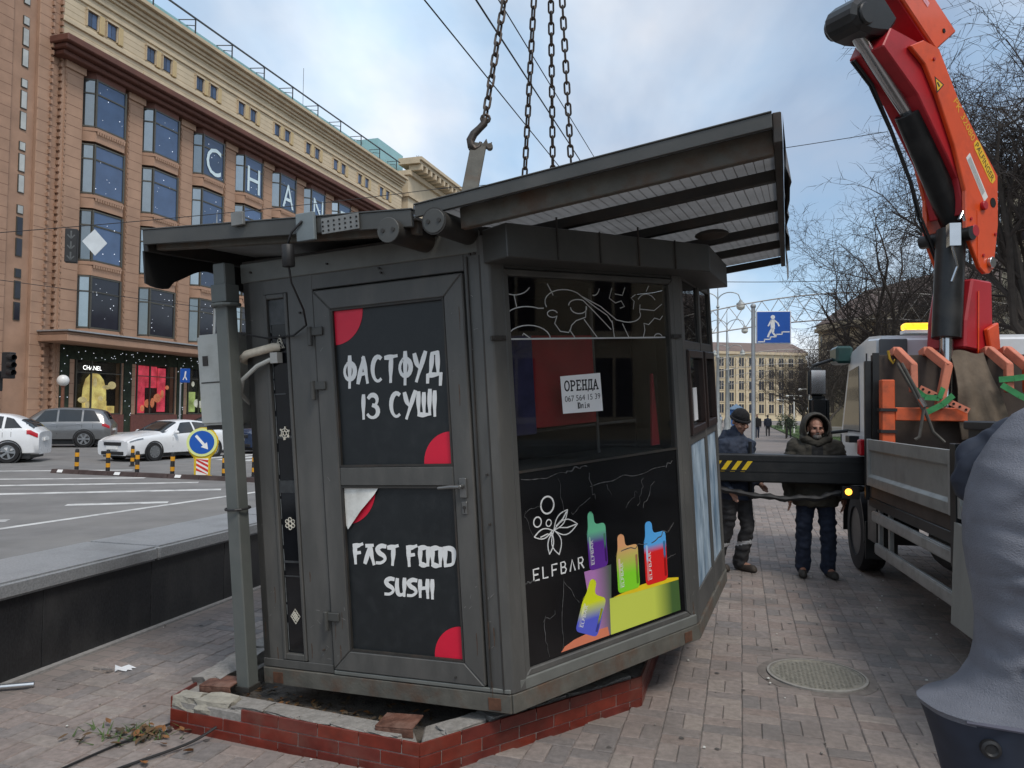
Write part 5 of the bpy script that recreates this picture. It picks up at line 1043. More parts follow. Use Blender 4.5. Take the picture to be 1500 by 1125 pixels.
def car(name, label, spec, paint_m, loc, heading, rimk=5, lights_on=False, group=None):
    """a car facing local -x; heading = direction of local +x (its tail)"""
    t = thing(name, label, 'car', loc, (0, 0, heading), group)
    tab = spec['tab']; sill = spec['sill']; NX = 56; L = spec['L']
    xs = [-L/2 + L*i/NX for i in range(NX+1)]
    def section(x):
        w, zb, zt, wt = smooth_table(tab, x)
        half = [(w*0.86, sill), (w*0.97, sill+0.06), (w*1.0, (sill+zb)*0.5), (w*0.985, zb-0.06), (w*0.95, zb), (w*0.95 + (wt-w*0.95)*0.5, zb + (zt-zb)*0.52), (wt, zt-0.04), (wt*0.86, zt), (wt*0.4, zt+0.015)]
        return half
    m = MB(); rings = []
    for x in xs:
        h = section(x); rings.append([Vector((x, y, z)) for y, z in h] + [Vector((x, -y, z)) for y, z in reversed(h)])
    m.loft(rings); body = m.build('body', paint_m, t, smooth=50)
    def surf(x, k, off):            # point on the outside, k = fractional index in the half section
        h = section(x); i = min(int(k), len(h)-2); f = k-i; y = h[i][0] + (h[i+1][0]-h[i][0])*f; z = h[i][1] + (h[i+1][1]-h[i][1])*f
        return y, z
    def patch(nm, x0, x1, k0, k1, sgn, mt, off=0.008, nx=8, parent=None, sl=(0,0)):
        m = MB(); g_ = []
        for i in range(nx+1):
            row = []
            for j in range(4):
                kk = k0 + (k1-k0)*j/3; xx = x0 + (x1-x0)*i/nx + (sl[0]*(1-i/nx) + sl[1]*(i/nx))*j/3; y, z = surf(xx, kk, off); row.append(Vector((xx, sgn*(y+off), z+off*0.3)))
            g_.append(row)
        vs = [p for r in g_ for p in r]; m.add(vs, [(i*4+j, (i+1)*4+j, (i+1)*4+j+1, i*4+j+1) for i in range(nx) for j in range(3)]); return m.build(nm, mt, parent or t, smooth=True, fix=False)
    for sgn in (1, -1):
        xa, xb = spec['side']; cuts = [xa] + list(spec['pillars']) + [xb]
        for i in range(len(cuts)-1):
            patch('side_window', cuts[i]+0.04, cuts[i+1]-0.04, 4.15, 5.85, sgn, cglass, sl=((0.42 if i == 0 else 0), (-0.30 if i == len(cuts)-2 else 0)))
        for xd in [xa-0.1] + list(spec['pillars']) + [xb-0.35]: patch('door_seam', xd-0.006, xd+0.006, 0.6, 4.0, sgn, plast, 0.004, 1)
        patch('sill_trim', spec['wh'][0]+spec['r']+.05, spec['wh'][1]-spec['r']-.05, 0.05, 0.9, sgn, plast, 0.006, 4)
        for xd in list(spec['pillars']) : patch('door_handle', xd-0.22, xd-0.06, 3.05, 3.25, sgn, chrome if name != 'white_sedan' else paint_m, 0.03, 1)
        y, z = surf(spec['ws'][1]-0.38, 4.1, 0); mm = MB(); mm.ell((spec['ws'][1]-0.35, sgn*(y+0.12), z+0.08), (0.08,0.12,0.075), 10, 6); mm.build('wing_mirror', paint_m, t, smooth=True)
        patch('headlamp', -L/2+0.06, -L/2+0.52, 3.05, 3.75, sgn, lampw, 0.012, 6); patch('tail_lamp', L/2-0.35, L/2-0.03, 2.7, 3.8, sgn, lampr, 0.012, 5)
    for nm, (a, b) in (('windscreen', spec['ws']), ('rear_window', spec['rw'])):
        m = MB(); g_ = []
        for i in range(7):
            x = a + (b-a)*i/6; h = section(x); row = []
            for yy, zz in [(h[5][0], h[5][1]), (h[6][0], h[6][1]), (h[7][0], h[7][1]), (h[8][0], h[8][1])]: row.append((yy, zz))
            full = [Vector((x, y*0.97, z+0.012)) for y, z in row] + [Vector((x, -y*0.97, z+0.012)) for y, z in reversed(row)]; g_.append(full)
        n = len(g_[0]); m.add([p for r in g_ for p in r], [(i*n+j, (i+1)*n+j, (i+1)*n+j+1, i*n+j+1) for i in range(6) for j in range(n-1)]); m.build(nm, cglass, t, smooth=True, fix=False)
    # face: grille, lower intake, bumper plate, fog lamps
    zf = smooth_table(tab, -L/2+0.05)[1]
    m = MB(); m.box(-L/2-0.035, -L/2+0.08, -0.42, 0.42, zf-0.17, zf-0.05); gl_ = m.build('grille', plast, t, bevel=0.02)
    m = MB(); m.box(-L/2-0.042, -L/2+0.06, -0.44, 0.44, zf-0.055, zf-0.035); m.build('chrome_bar', chrome, gl_)
    m = MB(); m.box(-L/2-0.03, -L/2+0.1, -0.55, 0.55, sill+0.02, sill+0.14); m.build('air_intake', plast, t, bevel=0.02)
    for xe, nm in ((-L/2-0.05, 'front_plate'), (L/2+0.005, 'rear_plate')):
        m = MB(); m.box(xe, xe+0.045, -0.26, 0.26, zf-0.30 if xe < 0 else zf-0.12, zf-0.19 if xe < 0 else zf-0.01); m.build(nm, white_p, t)
    for xw in spec['wh']:
        for sgn in (1, -1):
            w, zb, zt, wt = smooth_table(tab, xw); r = spec['r']; yo = sgn*(w+0.012)
            T = Matrix.Translation((xw, yo, r)) @ Matrix.Rotation(-sgn*math.pi/2, 4, 'X')
            m = MB(); m.lathe([(r*1.16, -0.10), (r*1.16, 0.004), (r*1.05, 0.005), (r*1.03, -0.10)], 28, T=T, cap=False); m.build('wheel_arch', plast, t, smooth=40)
            m = MB(); m.lathe([(r*0.62, -0.2), (r*0.95, -0.2), (r, -0.17), (r, -0.03), (r*0.95, 0.012), (r*0.66, 0.016), (r*0.62, -0.02)], 28, T=T, cap=False); wh = m.build('wheel', tyre_m, t, smooth=40)
            m = MB(); m.lathe([(r*0.66, 0.0), (r*0.66, 0.014), (r*0.60, 0.014), (r*0.58, -0.01)], 24, T=T, cap=False); m.lathe([(r*0.16, -0.03), (r*0.16, 0.012), (0.01, 0.016)], 12, T=T)
            for k in range(rimk):
                a = 2*math.pi*k/rimk; c, s = math.cos(a), math.sin(a); q = [Vector((c*r*.12 - s*d*.5, s*r*.12 + c*d*.5, 0.008)) for d in (-r*.16, r*.16)] + [Vector((c*r*.62 - s*d*.5, s*r*.62 + c*d*.5, 0.008)) for d in (r*.24, -r*.24)]
                m.ext([T @ p for p in q], (T.to_3x3() @ Vector((0,0,-0.03))))
            m.build('rim', rim_m, wh)
            m = MB(); m.lathe([(r*0.61, -0.05), (r*0.61, -0.035), (0.01, -0.035)], 20, T=T); m.build('brake_shadow', plast, wh)
    m = MB(); m.box(-L/2+0.25, L/2-0.25, -0.78, 0.78, 0.14, sill+0.03); m.build('underbody', plast, t)
    return t
cw = mat('paint_white', (0.74,0.75,0.76), 0.25, var=0.03, scale=2, coat=0.6, dirt=(0.55,0.54,0.52), dscale=1.5, damt=0.3)
cgr = mat('paint_grey', (0.20,0.205,0.21), 0.28, 0.6, var=0.06, coat=0.6); csi = mat('paint_silver', (0.42,0.43,0.44), 0.28, 0.6, var=0.05, coat=0.5); cbk = mat('paint_black', (0.015,0.016,0.018), 0.2, var=0.1, coat=0.6); cbl = mat('paint_navy', (0.02,0.035,0.075), 0.22, var=0.1, coat=0.6)
RZ = -0.15
def hd(dx, dy): return math.atan2(dy, dx)
sed = car('white_sedan', 'white saloon car with grille towards the bollards on the road', SEDAN, cw, (-13.0, 28.6, RZ), hd(0.40, 0.915), 10)
car('grey_suv', 'large grey sport utility car behind the white saloon', SUV, cgr, (-21.7, 35.8, RZ), hd(0.93, 0.30), 6)
car('white_crossover', 'white crossover car cut off by the left edge of the picture', CROSS, cw, (-18.35, 25.6, RZ), hd(0.95, 0.30), 5)
car('black_saloon', 'black saloon car mostly hidden behind the white saloon', SEDAN, cbk, (-16.9, 42.0, RZ), hd(0.35, 0.94), 8)
car('silver_estate', 'silver estate car behind the roof of the white saloon', CROSS, csi, (-14.2, 43.5, RZ), hd(0.50, 0.86), 8)
car('navy_car', 'dark blue car seen between the grey post and the kiosk', CROSS, cbl, (-10.8, 33.8, RZ), hd(0.30, 0.95), 7)
for k, (r, f, pm, lab) in enumerate(((-7.0, 120, cw, 'tiny white car far down the street beside the blue booth'), (-10.5, 135, cbk, 'tiny dark car far down the street, left of the far white car'), (-4.5, 150, csi, 'tiny silver car parked at the far end of the street'))):
    p = S(r, f, RZ); car('far_car', lab, (CROSS, SEDAN, SUV)[k], pm, p, rad(73), 5, group='cars far down the street')
# ================================================================= traffic island: bollards, rubber kerb, keep-right beacon
yel = mat('traffic_yellow', (0.72,0.50,0.012), 0.45, var=0.08, dirt=(0.4,0.28,0.03), dscale=8, damt=0.4); oran = mat('bollard_amber', (0.72,0.33,0.015), 0.5, var=0.1)
def bollard(x, y, label, lean=0):
    t = thing('bollard', label, 'bollard', (x, y, RZ), (lean, lean*0.6, 0.3), 'striped bollards of the traffic island')
    m = MB(); m.lathe([(0.10, 0), (0.10, 0.02), (0.058, 0.04), (0.055, 0.62), (0.045, 0.66), (0.015, 0.672)], 16); m.build('post', plast, t, smooth=40)
    for z in (0.16, 0.44):
        m = MB(); m.lathe([(0.0555, z), (0.0585, z+0.002), (0.0585, z+0.118), (0.0555, z+0.12)], 16); m.build('reflective_band', oran, t, smooth=40)
for u, v, lab in ((-12.80, 22.2, 'striped bollard at the left tip of the rubber kerb'), (-11.72, 21.9, 'second striped bollard from the left, in front of the saloon bumper'), (-12.27, 24.4, 'striped bollard standing farther back by the saloon headlamp'), (-10.62, 21.4, 'striped bollard nearest the middle of the rubber kerb'), (-9.35, 20.8, 'striped bollard just left of the yellow beacon'), (-7.75, 20.35, 'striped bollard just right of the yellow beacon'), (-7.1, 20.8, 'striped bollard seen in the gap between grey post and kiosk')): bollard(u, v, lab, 0.02)
ks = thing('rubber_kerb', 'dark brown rubber kerb strip in front of the striped bollards', 'kerb', (-13.2, 21.75, RZ))
kd = Vector((-6.3, 19.5, 0)) - Vector((-13.2, 21.75, 0)); kn = kd.length; kdn = kd.normalized(); kq = Vector((-kdn.y, kdn.x, 0))
for i in range(7):
    a = kdn*(i*kn/7+0.01); b = kdn*((i+1)*kn/7-0.01); m = MB(); q = [a-kq*0.12, a-kq*0.07+Vector((0,0,0.11)), a+kq*0.07+Vector((0,0,0.11)), a+kq*0.12]; m.ext(q, b-a); m.build('segment', mat('brown_rubber', (0.045,0.028,0.025), 0.7, var=0.3, scale=4, dirt=(0.12,0.09,0.08), dscale=3), ks)
    if i % 2 == 0:
        m = MB(); a2 = kdn*(i*kn/7+0.25); m.ext([a2-kq*0.122+Vector((0,0,0.03)), a2-kq*0.08+Vector((0,0,0.105)), a2-kq*0.078+Vector((0,0,0.107)), a2-kq*0.125+Vector((0,0,0.03))], kdn*0.2); m.build('reflector', white_p, ks)
BC = thing('keep_right_beacon', 'yellow beacon with round blue arrow sign and striped foot', 'traffic sign', (-8.42, 20.55, RZ), (0, 0, rad(20)))
m = MB(); prof = [(0.16,0), (0.27,0.06), (0.20,0.12), (0.19,0.55)]
out_ = []
P = [(-0.20,0.03), (0.20,0.03), (0.21,0.55), (0.36,0.74)] + [(0.40*math.cos(rad(a)), 0.98+0.40*math.sin(rad(a))) for a in range(-20, 201, 20)] + [(-0.36,0.74), (-0.21,0.55)]
m.ext([(x, -0.17, z) for x, z in P], (0, 0.34, 0)); m.box(-0.27, 0.27, -0.24, 0.24, 0, 0.06); bco = m.build('housing', yel, BC, bevel=0.03, seg=2)
def disc(r, y0, y1, z=0.98, n=28):
    m = MB(); m.tube([(-0.02, y0, z), (-0.02, y1, z)], r, n); return m
disc(0.385, -0.20, -0.172).build('sign_rim', mat('lime_white', (0.70,0.76,0.30), 0.4, var=0.04), bco); disc(0.315, -0.204, -0.2005).build('sign_face', mat('sign_blue', (0.008,0.09,0.42), 0.35, var=0.05), bco)
m = MB(); T = Matrix.Translation((-0.02, -0.2045, 0.98)) @ Matrix.Rotation(rad(-40), 4, 'Y'); m.ext([T @ Vector(p) for p in ((-0.035,0,0.24), (0.035,0,0.24), (0.035,0,-0.08), (0.10,0,-0.08), (0,0,-0.25), (-0.10,0,-0.08), (-0.035,0,-0.08))], (0,-0.002,0)); m.build('arrow', white_p, bco)
m = MB(); m.box(-0.15, 0.15, -0.178, -0.1705, 0.10, 0.54); stp = m.build('striped_panel', white_p, bco)
for k in range(4):
    z = 0.06 + k*0.13; m = MB(); pts = [(-0.149, z+0.16), (0.149, z-0.02), (0.149, z+0.05), (-0.149, z+0.23)]; pts = [(x, max(0.105, min(0.535, zz))) for x, zz in pts]; m.ext([(x, -0.1788, zz) for x, zz in pts], (0, -0.002, 0)); m.build('red_stripe', mat('stripe_red', (0.60,0.03,0.02), 0.4), stp)
# ================================================================= street signs, signals, lamps
pole_m = mat('pole_grey', (0.34,0.36,0.37), 0.45, 0.4, var=0.12, scale=3); lampost_m = mat('lamp_post_paint', (0.30,0.32,0.32), 0.5, 0.2, var=0.15, scale=3)
sblue = MATS['sign_blue']
def pole(m, h, r0, r1, base=True):
    m.lathe([(r0*1.6, 0), (r0*1.6, 0.15), (r0, 0.22), (r1, h), (r1*0.4, h+0.03)], 14)
US = thing('underpass_sign', 'blue underpass sign with white figure on stairs on grey pole', 'sign', (6.85, 21.3, 0), (0, 0, rad(-8)))
m = MB(); pole(m, 4.78, 0.06, 0.055); m.ell((0,0,4.82), (0.08,0.08,0.08), 12, 8); m.build('pole', pole_m, US, smooth=40)
m = MB(); m.box(0.07, 1.03, -0.035, 0.035, 3.74, 4.68); pnl = m.build('panel', mat('sign_white', (0.75,0.76,0.77), 0.4, var=0.03), US, bevel=0.02)
m = MB(); m.box(0.10, 1.00, -0.040, -0.036, 3.77, 4.65); m.build('blue_face', sblue, pnl)
m = MB(); m.tube([(0.53,-0.0445,4.50), (0.53,-0.0412,4.50)], 0.060, 16); m.build('figure', white_p, pnl)
m = MB()
for a, b, w in (((0.52,4.43),(0.53,4.16),0.115), ((0.56,4.42),(0.66,4.33),0.04), ((0.66,4.34),(0.70,4.24),0.04), ((0.49,4.42),(0.40,4.24),0.04), ((0.51,4.18),(0.44,4.05),0.06), ((0.44,4.06),(0.39,3.93),0.05), ((0.54,4.17),(0.53,4.05),0.06), ((0.53,4.06),(0.60,3.96),0.05)):
    m.bar((a[0],-0.0428,a[1]), (b[0],-0.0428,b[1]), 0.003, w, upv=(1,0,0) if abs(a[0]-b[0]) < 0.05 else (0,0,1))
m.build('figure', white_p, pnl)
m = MB(); st_ = [(0.14,3.80), (0.30,3.80), (0.30,3.87), (0.46,3.87), (0.46,3.94), (0.62,3.94), (0.62,4.01), (0.78,4.01), (0.78,4.08), (0.97,4.08)]
for a, b in zip(st_[:-1], st_[1:]): m.box(min(a[0],b[0])-0.015, max(a[0],b[0])+0.015, -0.0435, -0.0412, min(a[1],b[1])-0.015, max(a[1],b[1])+0.015)
m.build('stairs', white_p, pnl)
def lamp_post(x, y, label, h=9.6):
    t = thing('street_lamp', label, 'street lamp', (x, y, 0), (0, 0, rad(-17)), 'twin globe street lamps along the pavement')
    m = MB(); m.lathe([(0.35, 0), (0.35, 0.5), (0.22, 0.7), (0.26, 1.2), (0.13, 1.5), (0.09, h*0.55), (0.14, h*0.56), (0.075, h*0.58), (0.06, h-1.0), (0.12, h-0.95), (0.05, h-0.8), (0.03, h), (0.005, h+1.2)], 12); m.build('post', lampost_m, t, smooth=40)
    for s in (-1, 1):
        m = MB(); P = [(0,0,h-0.9)] + [(s*(0.75 - 0.75*math.cos(rad(a))), 0, h-0.55 + 0.55*math.sin(rad(a))) for a in range(0, 150, 15)] + [(s*1.42, 0, h-0.55)]; m.tube(P, 0.035, 6); ar = m.build('arm', lampost_m, t, smooth=40)
        m = MB(); m.lathe([(0.03, 0.0), (0.10, -0.06), (0.12, -0.14), (0.26, -0.24), (0.28, -0.32)], 12, T=Matrix.Translation((s*1.42, 0, h-0.50))); m.build('hood', lampost_m, ar, smooth=40)
        m = MB(); m.ell((s*1.42, 0, h-0.95), (0.27, 0.27, 0.24), 14, 9); m.build('globe', mat('globe_glass', (0.62,0.62,0.56), 0.25, var=0.08), ar, smooth=True)
lamp_post(13.3, 48.5, 'nearest of the three twin globe street lamps right of the kiosk'); lamp_post(17.9, 62.5, 'middle of the three twin globe street lamps right of the kiosk'); lamp_post(22.8, 79.0, 'farthest of the three twin globe street lamps right of the kiosk', 9.0)
# ornate lamp seen over the left canopy
OL = thing('ornate_lamp', 'white scrolled lamp post top showing above the left canopy', 'street lamp', (-15.55, 39.0, RZ))
wht = mat('ornate_white', (0.55,0.56,0.55), 0.4, 0.2, var=0.1)
m = MB(); m.lathe([(0.5,0), (0.5,0.4), (0.32,0.5), (0.28,0.9), (0.33,1.0), (0.16,1.2), (0.10,2.4), (0.07,5.0), (0.06,10.6), (0.13,10.7), (0.10,11.0), (0.03,11.6), (0.01,12.2)], 14); m.build('post', lampost_m, OL, smooth=40)
for s in (-1, 1):
    m = MB(); P = [(s*0.1,0,10.8)] + [(s*(0.5 + 0.36*math.cos(rad(a))), 0, 10.95 + 0.34*math.sin(rad(a))) for a in range(200, -160, -30)] ; m.tube(P, 0.035, 6); m.tube([(s*0.05,0,10.85), (s*0.26,0,11.3), (s*0.14,0,11.6)], 0.03, 6); m.build('scroll', wht, OL, smooth=40)
# traffic light and globe lamp at the left edge
TL = thing('traffic_light', 'traffic light showing red at the left edge of the picture', 'traffic light', (-20.55, 29.9, RZ), (0, 0, rad(-12)))
m = MB(); m.lathe([(0.09,0), (0.07,0.1), (0.06,4.0)], 12); m.build('pole', pole_m, TL, smooth=40)
m = MB(); m.box(-0.20, 0.20, -0.16, 0.14, 2.5, 3.3); hd_ = m.build('signal_head', plast, TL, bevel=0.03)
m = MB(); m.box(0.30, 0.72, -0.1, 0.2, 3.0, 4.05); hd2 = m.build('signal_head', plast, TL, bevel=0.03)
for z in (3.25, 3.55, 3.85): m = MB(); m.tube([(0.62,-0.05,z), (0.92,-0.1,z-0.02)], [0.13,0.12], 12, cap=False); m.build('visor', plast, hd2, fix=False)
for z in (2.72, 3.05): m = MB(); m.tube([(0,-0.175,z), (0,-0.161,z)], 0.14, 18); m.build('red_lens', mat('red_lit', (0.9,0.05,0.02), 0.3, emit=2.2, var=0.1), hd_)
m = MB(); m.box(-0.72, -0.30, -0.03, 0.0, 2.35, 3.1); m.build('blue_plate', sblue, TL); m = MB(); m.tube([(-0.1,0,3.85), (-0.35,0,3.95)], 0.12, 10); m.build('camera_box', pole_m, TL, smooth=40)
GL = thing('globe_lamp', 'white globe lamp on a rusty post beside the traffic light', 'street lamp', S(-39.3, 34.3, 0, BA))
m = MB(); m.lathe([(0.14,0), (0.12,0.3), (0.09,2.9), (0.13,3.0)], 12); m.build('post', mat('rust_post', (0.20,0.085,0.05), 0.7, var=0.2), GL, smooth=40); m = MB(); m.ell((0,0,3.32), (0.34,0.34,0.34), 16, 10); m.build('globe', mat('globe_white', (0.72,0.72,0.70), 0.3, var=0.04), GL, smooth=True)
# pedestrian sign by the shop
PS = thing('crossing_sign', 'small blue direction sign on a thin pole before the shop fronts', 'sign', (-18.9, 42.8, RZ), (0, 0, rad(-10)))
m = MB(); m.lathe([(0.07,0), (0.05,0.1), (0.045,4.2)], 10); m.build('pole', pole_m, PS, smooth=40); m = MB(); m.box(-0.02, 0.60, -0.05, -0.02, 3.35, 4.15); pn = m.build('panel', sblue, PS, bevel=0.02)
m = MB(); m.bar((0.34,-0.054,4.0), (0.30,-0.054,3.72), 0.003, 0.09, upv=(1,0,0)); m.bar((0.30,-0.054,3.72), (0.18,-0.054,3.5), 0.003, 0.06, upv=(1,0,0)); m.bar((0.30,-0.054,3.72), (0.42,-0.054,3.5), 0.003, 0.06, upv=(1,0,0)); m.build('figure', white_p, pn)
# hanging lane signals and the white diamond
ls = Vector((-15.41, 26.00, 7.37))
LS = thing('lane_signal', 'dark hanging lane signal box with three arrows on the overhead wire', 'signal', ls - Vector((0,0,0.6)), (0, 0, rad(20)))
m = MB(); m.box(-0.19, 0.19, -0.12, 0.12, 0, 1.18); lb = m.build('box', plast, LS, bevel=0.02)
for k in range(3):
    m = MB(); z = 0.22 + k*0.37; m.bar((0,-0.125,z+0.14), (0,-0.125,z-0.12), 0.004, 0.05, upv=(1,0,0)); m.bar((-0.11,-0.125,z+0.0), (0,-0.125,z-0.13), 0.004, 0.04, upv=(1,0,0)); m.bar((0.11,-0.125,z+0.0), (0,-0.125,z-0.13), 0.004, 0.04, upv=(1,0,0)); m.build('arrow', mat('arrow_grey', (0.09,0.095,0.095), 0.5), lb)
WD = thing('diamond_sign', 'blank pale diamond sign hanging beside the lane signal', 'sign', Vector((-14.53, 25.80, 7.45)), (0, 0, rad(16)))
m = MB(); m.ext([(-0.36,0,0.02), (0.05,0,-0.46), (0.42,0,-0.0), (0.02,0,0.46)], (0,0.03,0)); dp = m.build('plate', mat('pale_plate', (0.60,0.63,0.64), 0.35, 0.2, var=0.12, scale=2), WD); m = MB(); m.bar((-0.2,0.05,-0.2), (0.22,0.05,0.22), 0.04, 0.04); m.build('bracket', pole_m, WD)
# overhead wires
wire_m = mat('wire_black', (0.012,0.012,0.013), 0.6, var=0.1)
def wire(a, b, label, r=0.012, sag=0.0, n=14):
    a = Vector(a); b = Vector(b); P = [a + (b-a)*(i/n) - Vector((0,0,sag*4*(i/n)*(1-i/n))) for i in range(n+1)]; m = MB(); m.tube([p-a for p in P], r, 5); o = m.build('overhead_wire', wire_m, smooth=True); o.location = a; tag(o, label, 'wire', 'overhead wires')
wire(Vector((-2.01, 13.00, 9.48)), Vector((5.88, 42.00, 11.54)), 'leftmost of the three slanting wires above the kiosk', 0.016)
wire(Vector((-1.02, 13.00, 9.49)), Vector((5.87, 42.00, 12.70)), 'thick middle one of the three slanting wires above the kiosk', 0.02)
wire(Vector((-0.65, 14.00, 10.09)), Vector((6.96, 44.00, 13.23)), 'rightmost and thinnest of the three slanting wires above the kiosk', 0.014)
wire(Vector((-19.35, 26.00, 7.68)), Vector((-2.90, 34.00, 11.98)), 'wire that carries the lane signal across the store front', 0.016, 0.15)
wire(Vector((-3.53, 34.00, 11.88)), Vector((13.08, 26.00, 11.70)), 'nearly level wire crossing behind the chains', 0.014, 0.2)
wire(Vector((-17.37, 24.00, 5.91)), Vector((-7.16, 34.00, 5.48)), 'low wire sloping down across the bay windows', 0.012)
wire(Vector((7.09, 30.00, 7.06)), Vector((15.87, 30.00, 7.31)), 'level wire at the right under the canopy end', 0.014, 0.1)
# ================================================================= lorry with loading crane
TKM = Matrix.Translation((3.5, 7.2, 0)) @ Matrix.Rotation(rad(-12), 4, 'Z')
alu = mat('dropside_aluminium', (0.36,0.37,0.355), 0.5, 0.45, var=0.1, scale=3, dirt=(0.20,0.195,0.18), dscale=3.5, damt=0.6)
alu2 = mat('rail_aluminium', (0.42,0.43,0.42), 0.42, 0.5, var=0.1, scale=3, dirt=(0.2,0.19,0.17), dscale=4, damt=0.6)
cabw = mat('cab_white', (0.70,0.73,0.75), 0.3, var=0.04, scale=1.5, coat=0.4, dirt=(0.45,0.45,0.43), dscale=2, damt=0.4)
ply = mat('brown_ply', (0.060,0.045,0.036), 0.75, var=0.3, scale=5, dirt=(0.10,0.075,0.06), dscale=3)
black_s = mat('black_steel', (0.014,0.015,0.016), 0.4, 0.2, var=0.3, scale=6, dirt=(0.04,0.038,0.035), dscale=3, damt=0.6)
TR = thing('lorry', 'white flatbed lorry with grey dropsides parked on the pavement', 'lorry'); TR.matrix_world = TKM
def tp(name, mb, m_, parent=None, bevel=0.004, smooth=False, fix=True, seg=1): return mb.build(name, m_, parent or TR, smooth, bevel, fix, seg)
m = MB(); m.box(0.03, 2.3, -4.2, 0.42, 0.93, 1.04); tp('bed_floor', m, ply)
m = MB(); m.box(0.5, 0.66, -4.0, 3.0, 0.62, 0.92); m.box(1.6, 1.76, -4.0, 3.0, 0.62, 0.92); tp('chassis', m, black_s)
m = MB(); m.box(0.02, 2.3, -4.2, 0.42, 0.84, 0.929); tp('bed_frame', m, black_s)
def dropside(y0, y1, x, sg=-1):
    P = [(0, 1.05), (0, 1.135), (0.026, 1.165), (0.026, 1.385), (0.004, 1.405), (0.004, 1.51), (0.035, 1.51), (0.035, 1.05)]
    m = MB(); m.ext([(x + (px if sg < 0 else -px), y0+0.05, z) for px, z in P], (0, y1-y0-0.1, 0)); o = tp('dropside', m, alu, bevel=0.003)
    for ya in (y0, y1-0.05): m = MB(); m.box(min(x-0.004, x+0.036), max(x-0.004, x+0.036), ya, ya+0.05, 1.048, 1.514); m.build('end_frame', alu2, o, bevel=0.004)
    return o
dropside(-1.93, 0.40, 0.0); dropside(-4.2, -2.06, 0.0); dropside(-4.2, 0.40, 2.3, 1)
for y in (-2.055, 0.405):
    m = MB(); m.box(-0.01, 0.05, y, y+0.115 if y < 0 else y+0.05, 0.70 if y < 0 else 0.9, 1.56 if y < 0 else 2.30); tp('bed_post', m, black_s)
m = MB(); m.box(0.055, 2.28, 0.41, 0.45, 1.045, 2.36); hb = tp('headboard', m, ply)
for x in (0.06, 2.2): m = MB(); m.box(x, x+0.06, 0.385, 0.409, 1.045, 2.38); m.build('headboard_post', black_s, hb)
# side guards
for z0, z1, yn, yf in ((0.715, 0.815, -4.0, 0.20), (0.415, 0.520, -4.0, 0.10)):
    m = MB(); m.box(0.0, 0.03, yn, yf, z0, z1); m.box(-0.006, -0.0005, yn, yf, z0+0.012, z1-0.012); tp('side_guard_rail', m, alu2)
for y in (0.10, -0.25, -2.2, -3.8):
    m = MB(); m.box(0.032, 0.07, y-0.025, y+0.025, 0.40, 0.90); tp('guard_bracket', m, alu2 if y > -0.5 else black_s)
def truck_wheel(x, y, r=0.44):
    T = Matrix.Translation((x, y, r)) @ Matrix.Rotation(-math.pi/2, 4, 'Y')
    m = MB(); m.lathe([(r*0.60, -0.24), (r*0.93, -0.24), (r, -0.20), (r, -0.03), (r*0.95, 0.0), (r*0.62, 0.01), (r*0.58, -0.04)], 36, T=T, cap=False); w = tp('wheel', m, tyre_m, bevel=0, smooth=40)
    m = MB(); m.lathe([(r*0.61, -0.01), (r*0.55, -0.03), (r*0.50, -0.10), (r*0.30, -0.10), (r*0.28, -0.02), (0.02, -0.01)], 24, T=T); m.build('rim', mat('truck_rim', (0.10,0.10,0.10), 0.5, 0.5, var=0.2), w, smooth=40)
    m = MB()
    for k in range(30):
        a = 2*math.pi*k/30
        for zz in (-0.19, -0.11): m.box(-0.02, 0.02, -0.004, 0.012, -0.03, 0.03) if False else m.add([T @ Vector((math.cos(a+da)*(r+0.006), math.sin(a+da)*(r+0.006), zz+dz)) for da, dz in ((-.05,-.025), (.05,-.025), (.06,.03), (-.04,.03))], [(0,1,2,3)])
    o = m.build('tread', black_s, w, fix=False); o['kind'] = 'stuff'
truck_wheel(0.13, 1.46); truck_wheel(0.13, -3.1)
for sx in (1,):
    T = Matrix.Translation((2.2, 1.46, 0.44)) @ Matrix.Rotation(math.pi/2, 4, 'Y'); m = MB(); m.lathe([(0.26,-0.24), (0.44,-0.2), (0.44,-0.03), (0.26,0.01)], 30, T=T); tp('wheel', m, tyre_m, bevel=0, smooth=40)
    T = Matrix.Translation((2.2, -3.1, 0.44)) @ Matrix.Rotation(math.pi/2, 4, 'Y'); m = MB(); m.lathe([(0.26,-0.24), (0.44,-0.2), (0.44,-0.03), (0.26,0.01)], 30, T=T); tp('wheel', m, tyre_m, bevel=0, smooth=40)
m = MB(); P = [(0.52*math.cos(rad(a)), 0.52*math.sin(rad(a))) for a in range(-10, 191, 15)]; Q = [(0.49*math.cos(rad(a)), 0.49*math.sin(rad(a))) for a in range(190, -11, -15)]
m.ext([(0.10, 1.46+a, 0.46+b) for a, b in P+Q], (0.30, 0, 0)); tp('mudguard', m, black_s)
m = MB(); m.box(0.10, 0.42, 0.90, 0.92, 0.22, 0.62); tp('mudflap', m, black_s)
m = MB(); m.box(0.10, 0.5, 0.46, 0.80, 0.45, 0.9); tp('tool_box', m, black_s); m = MB(); m.tube([(0.6,-1.7,0.62), (0.6,-0.3,0.62)], 0.26, 18); tp('air_tank', m, black_s, smooth=40)
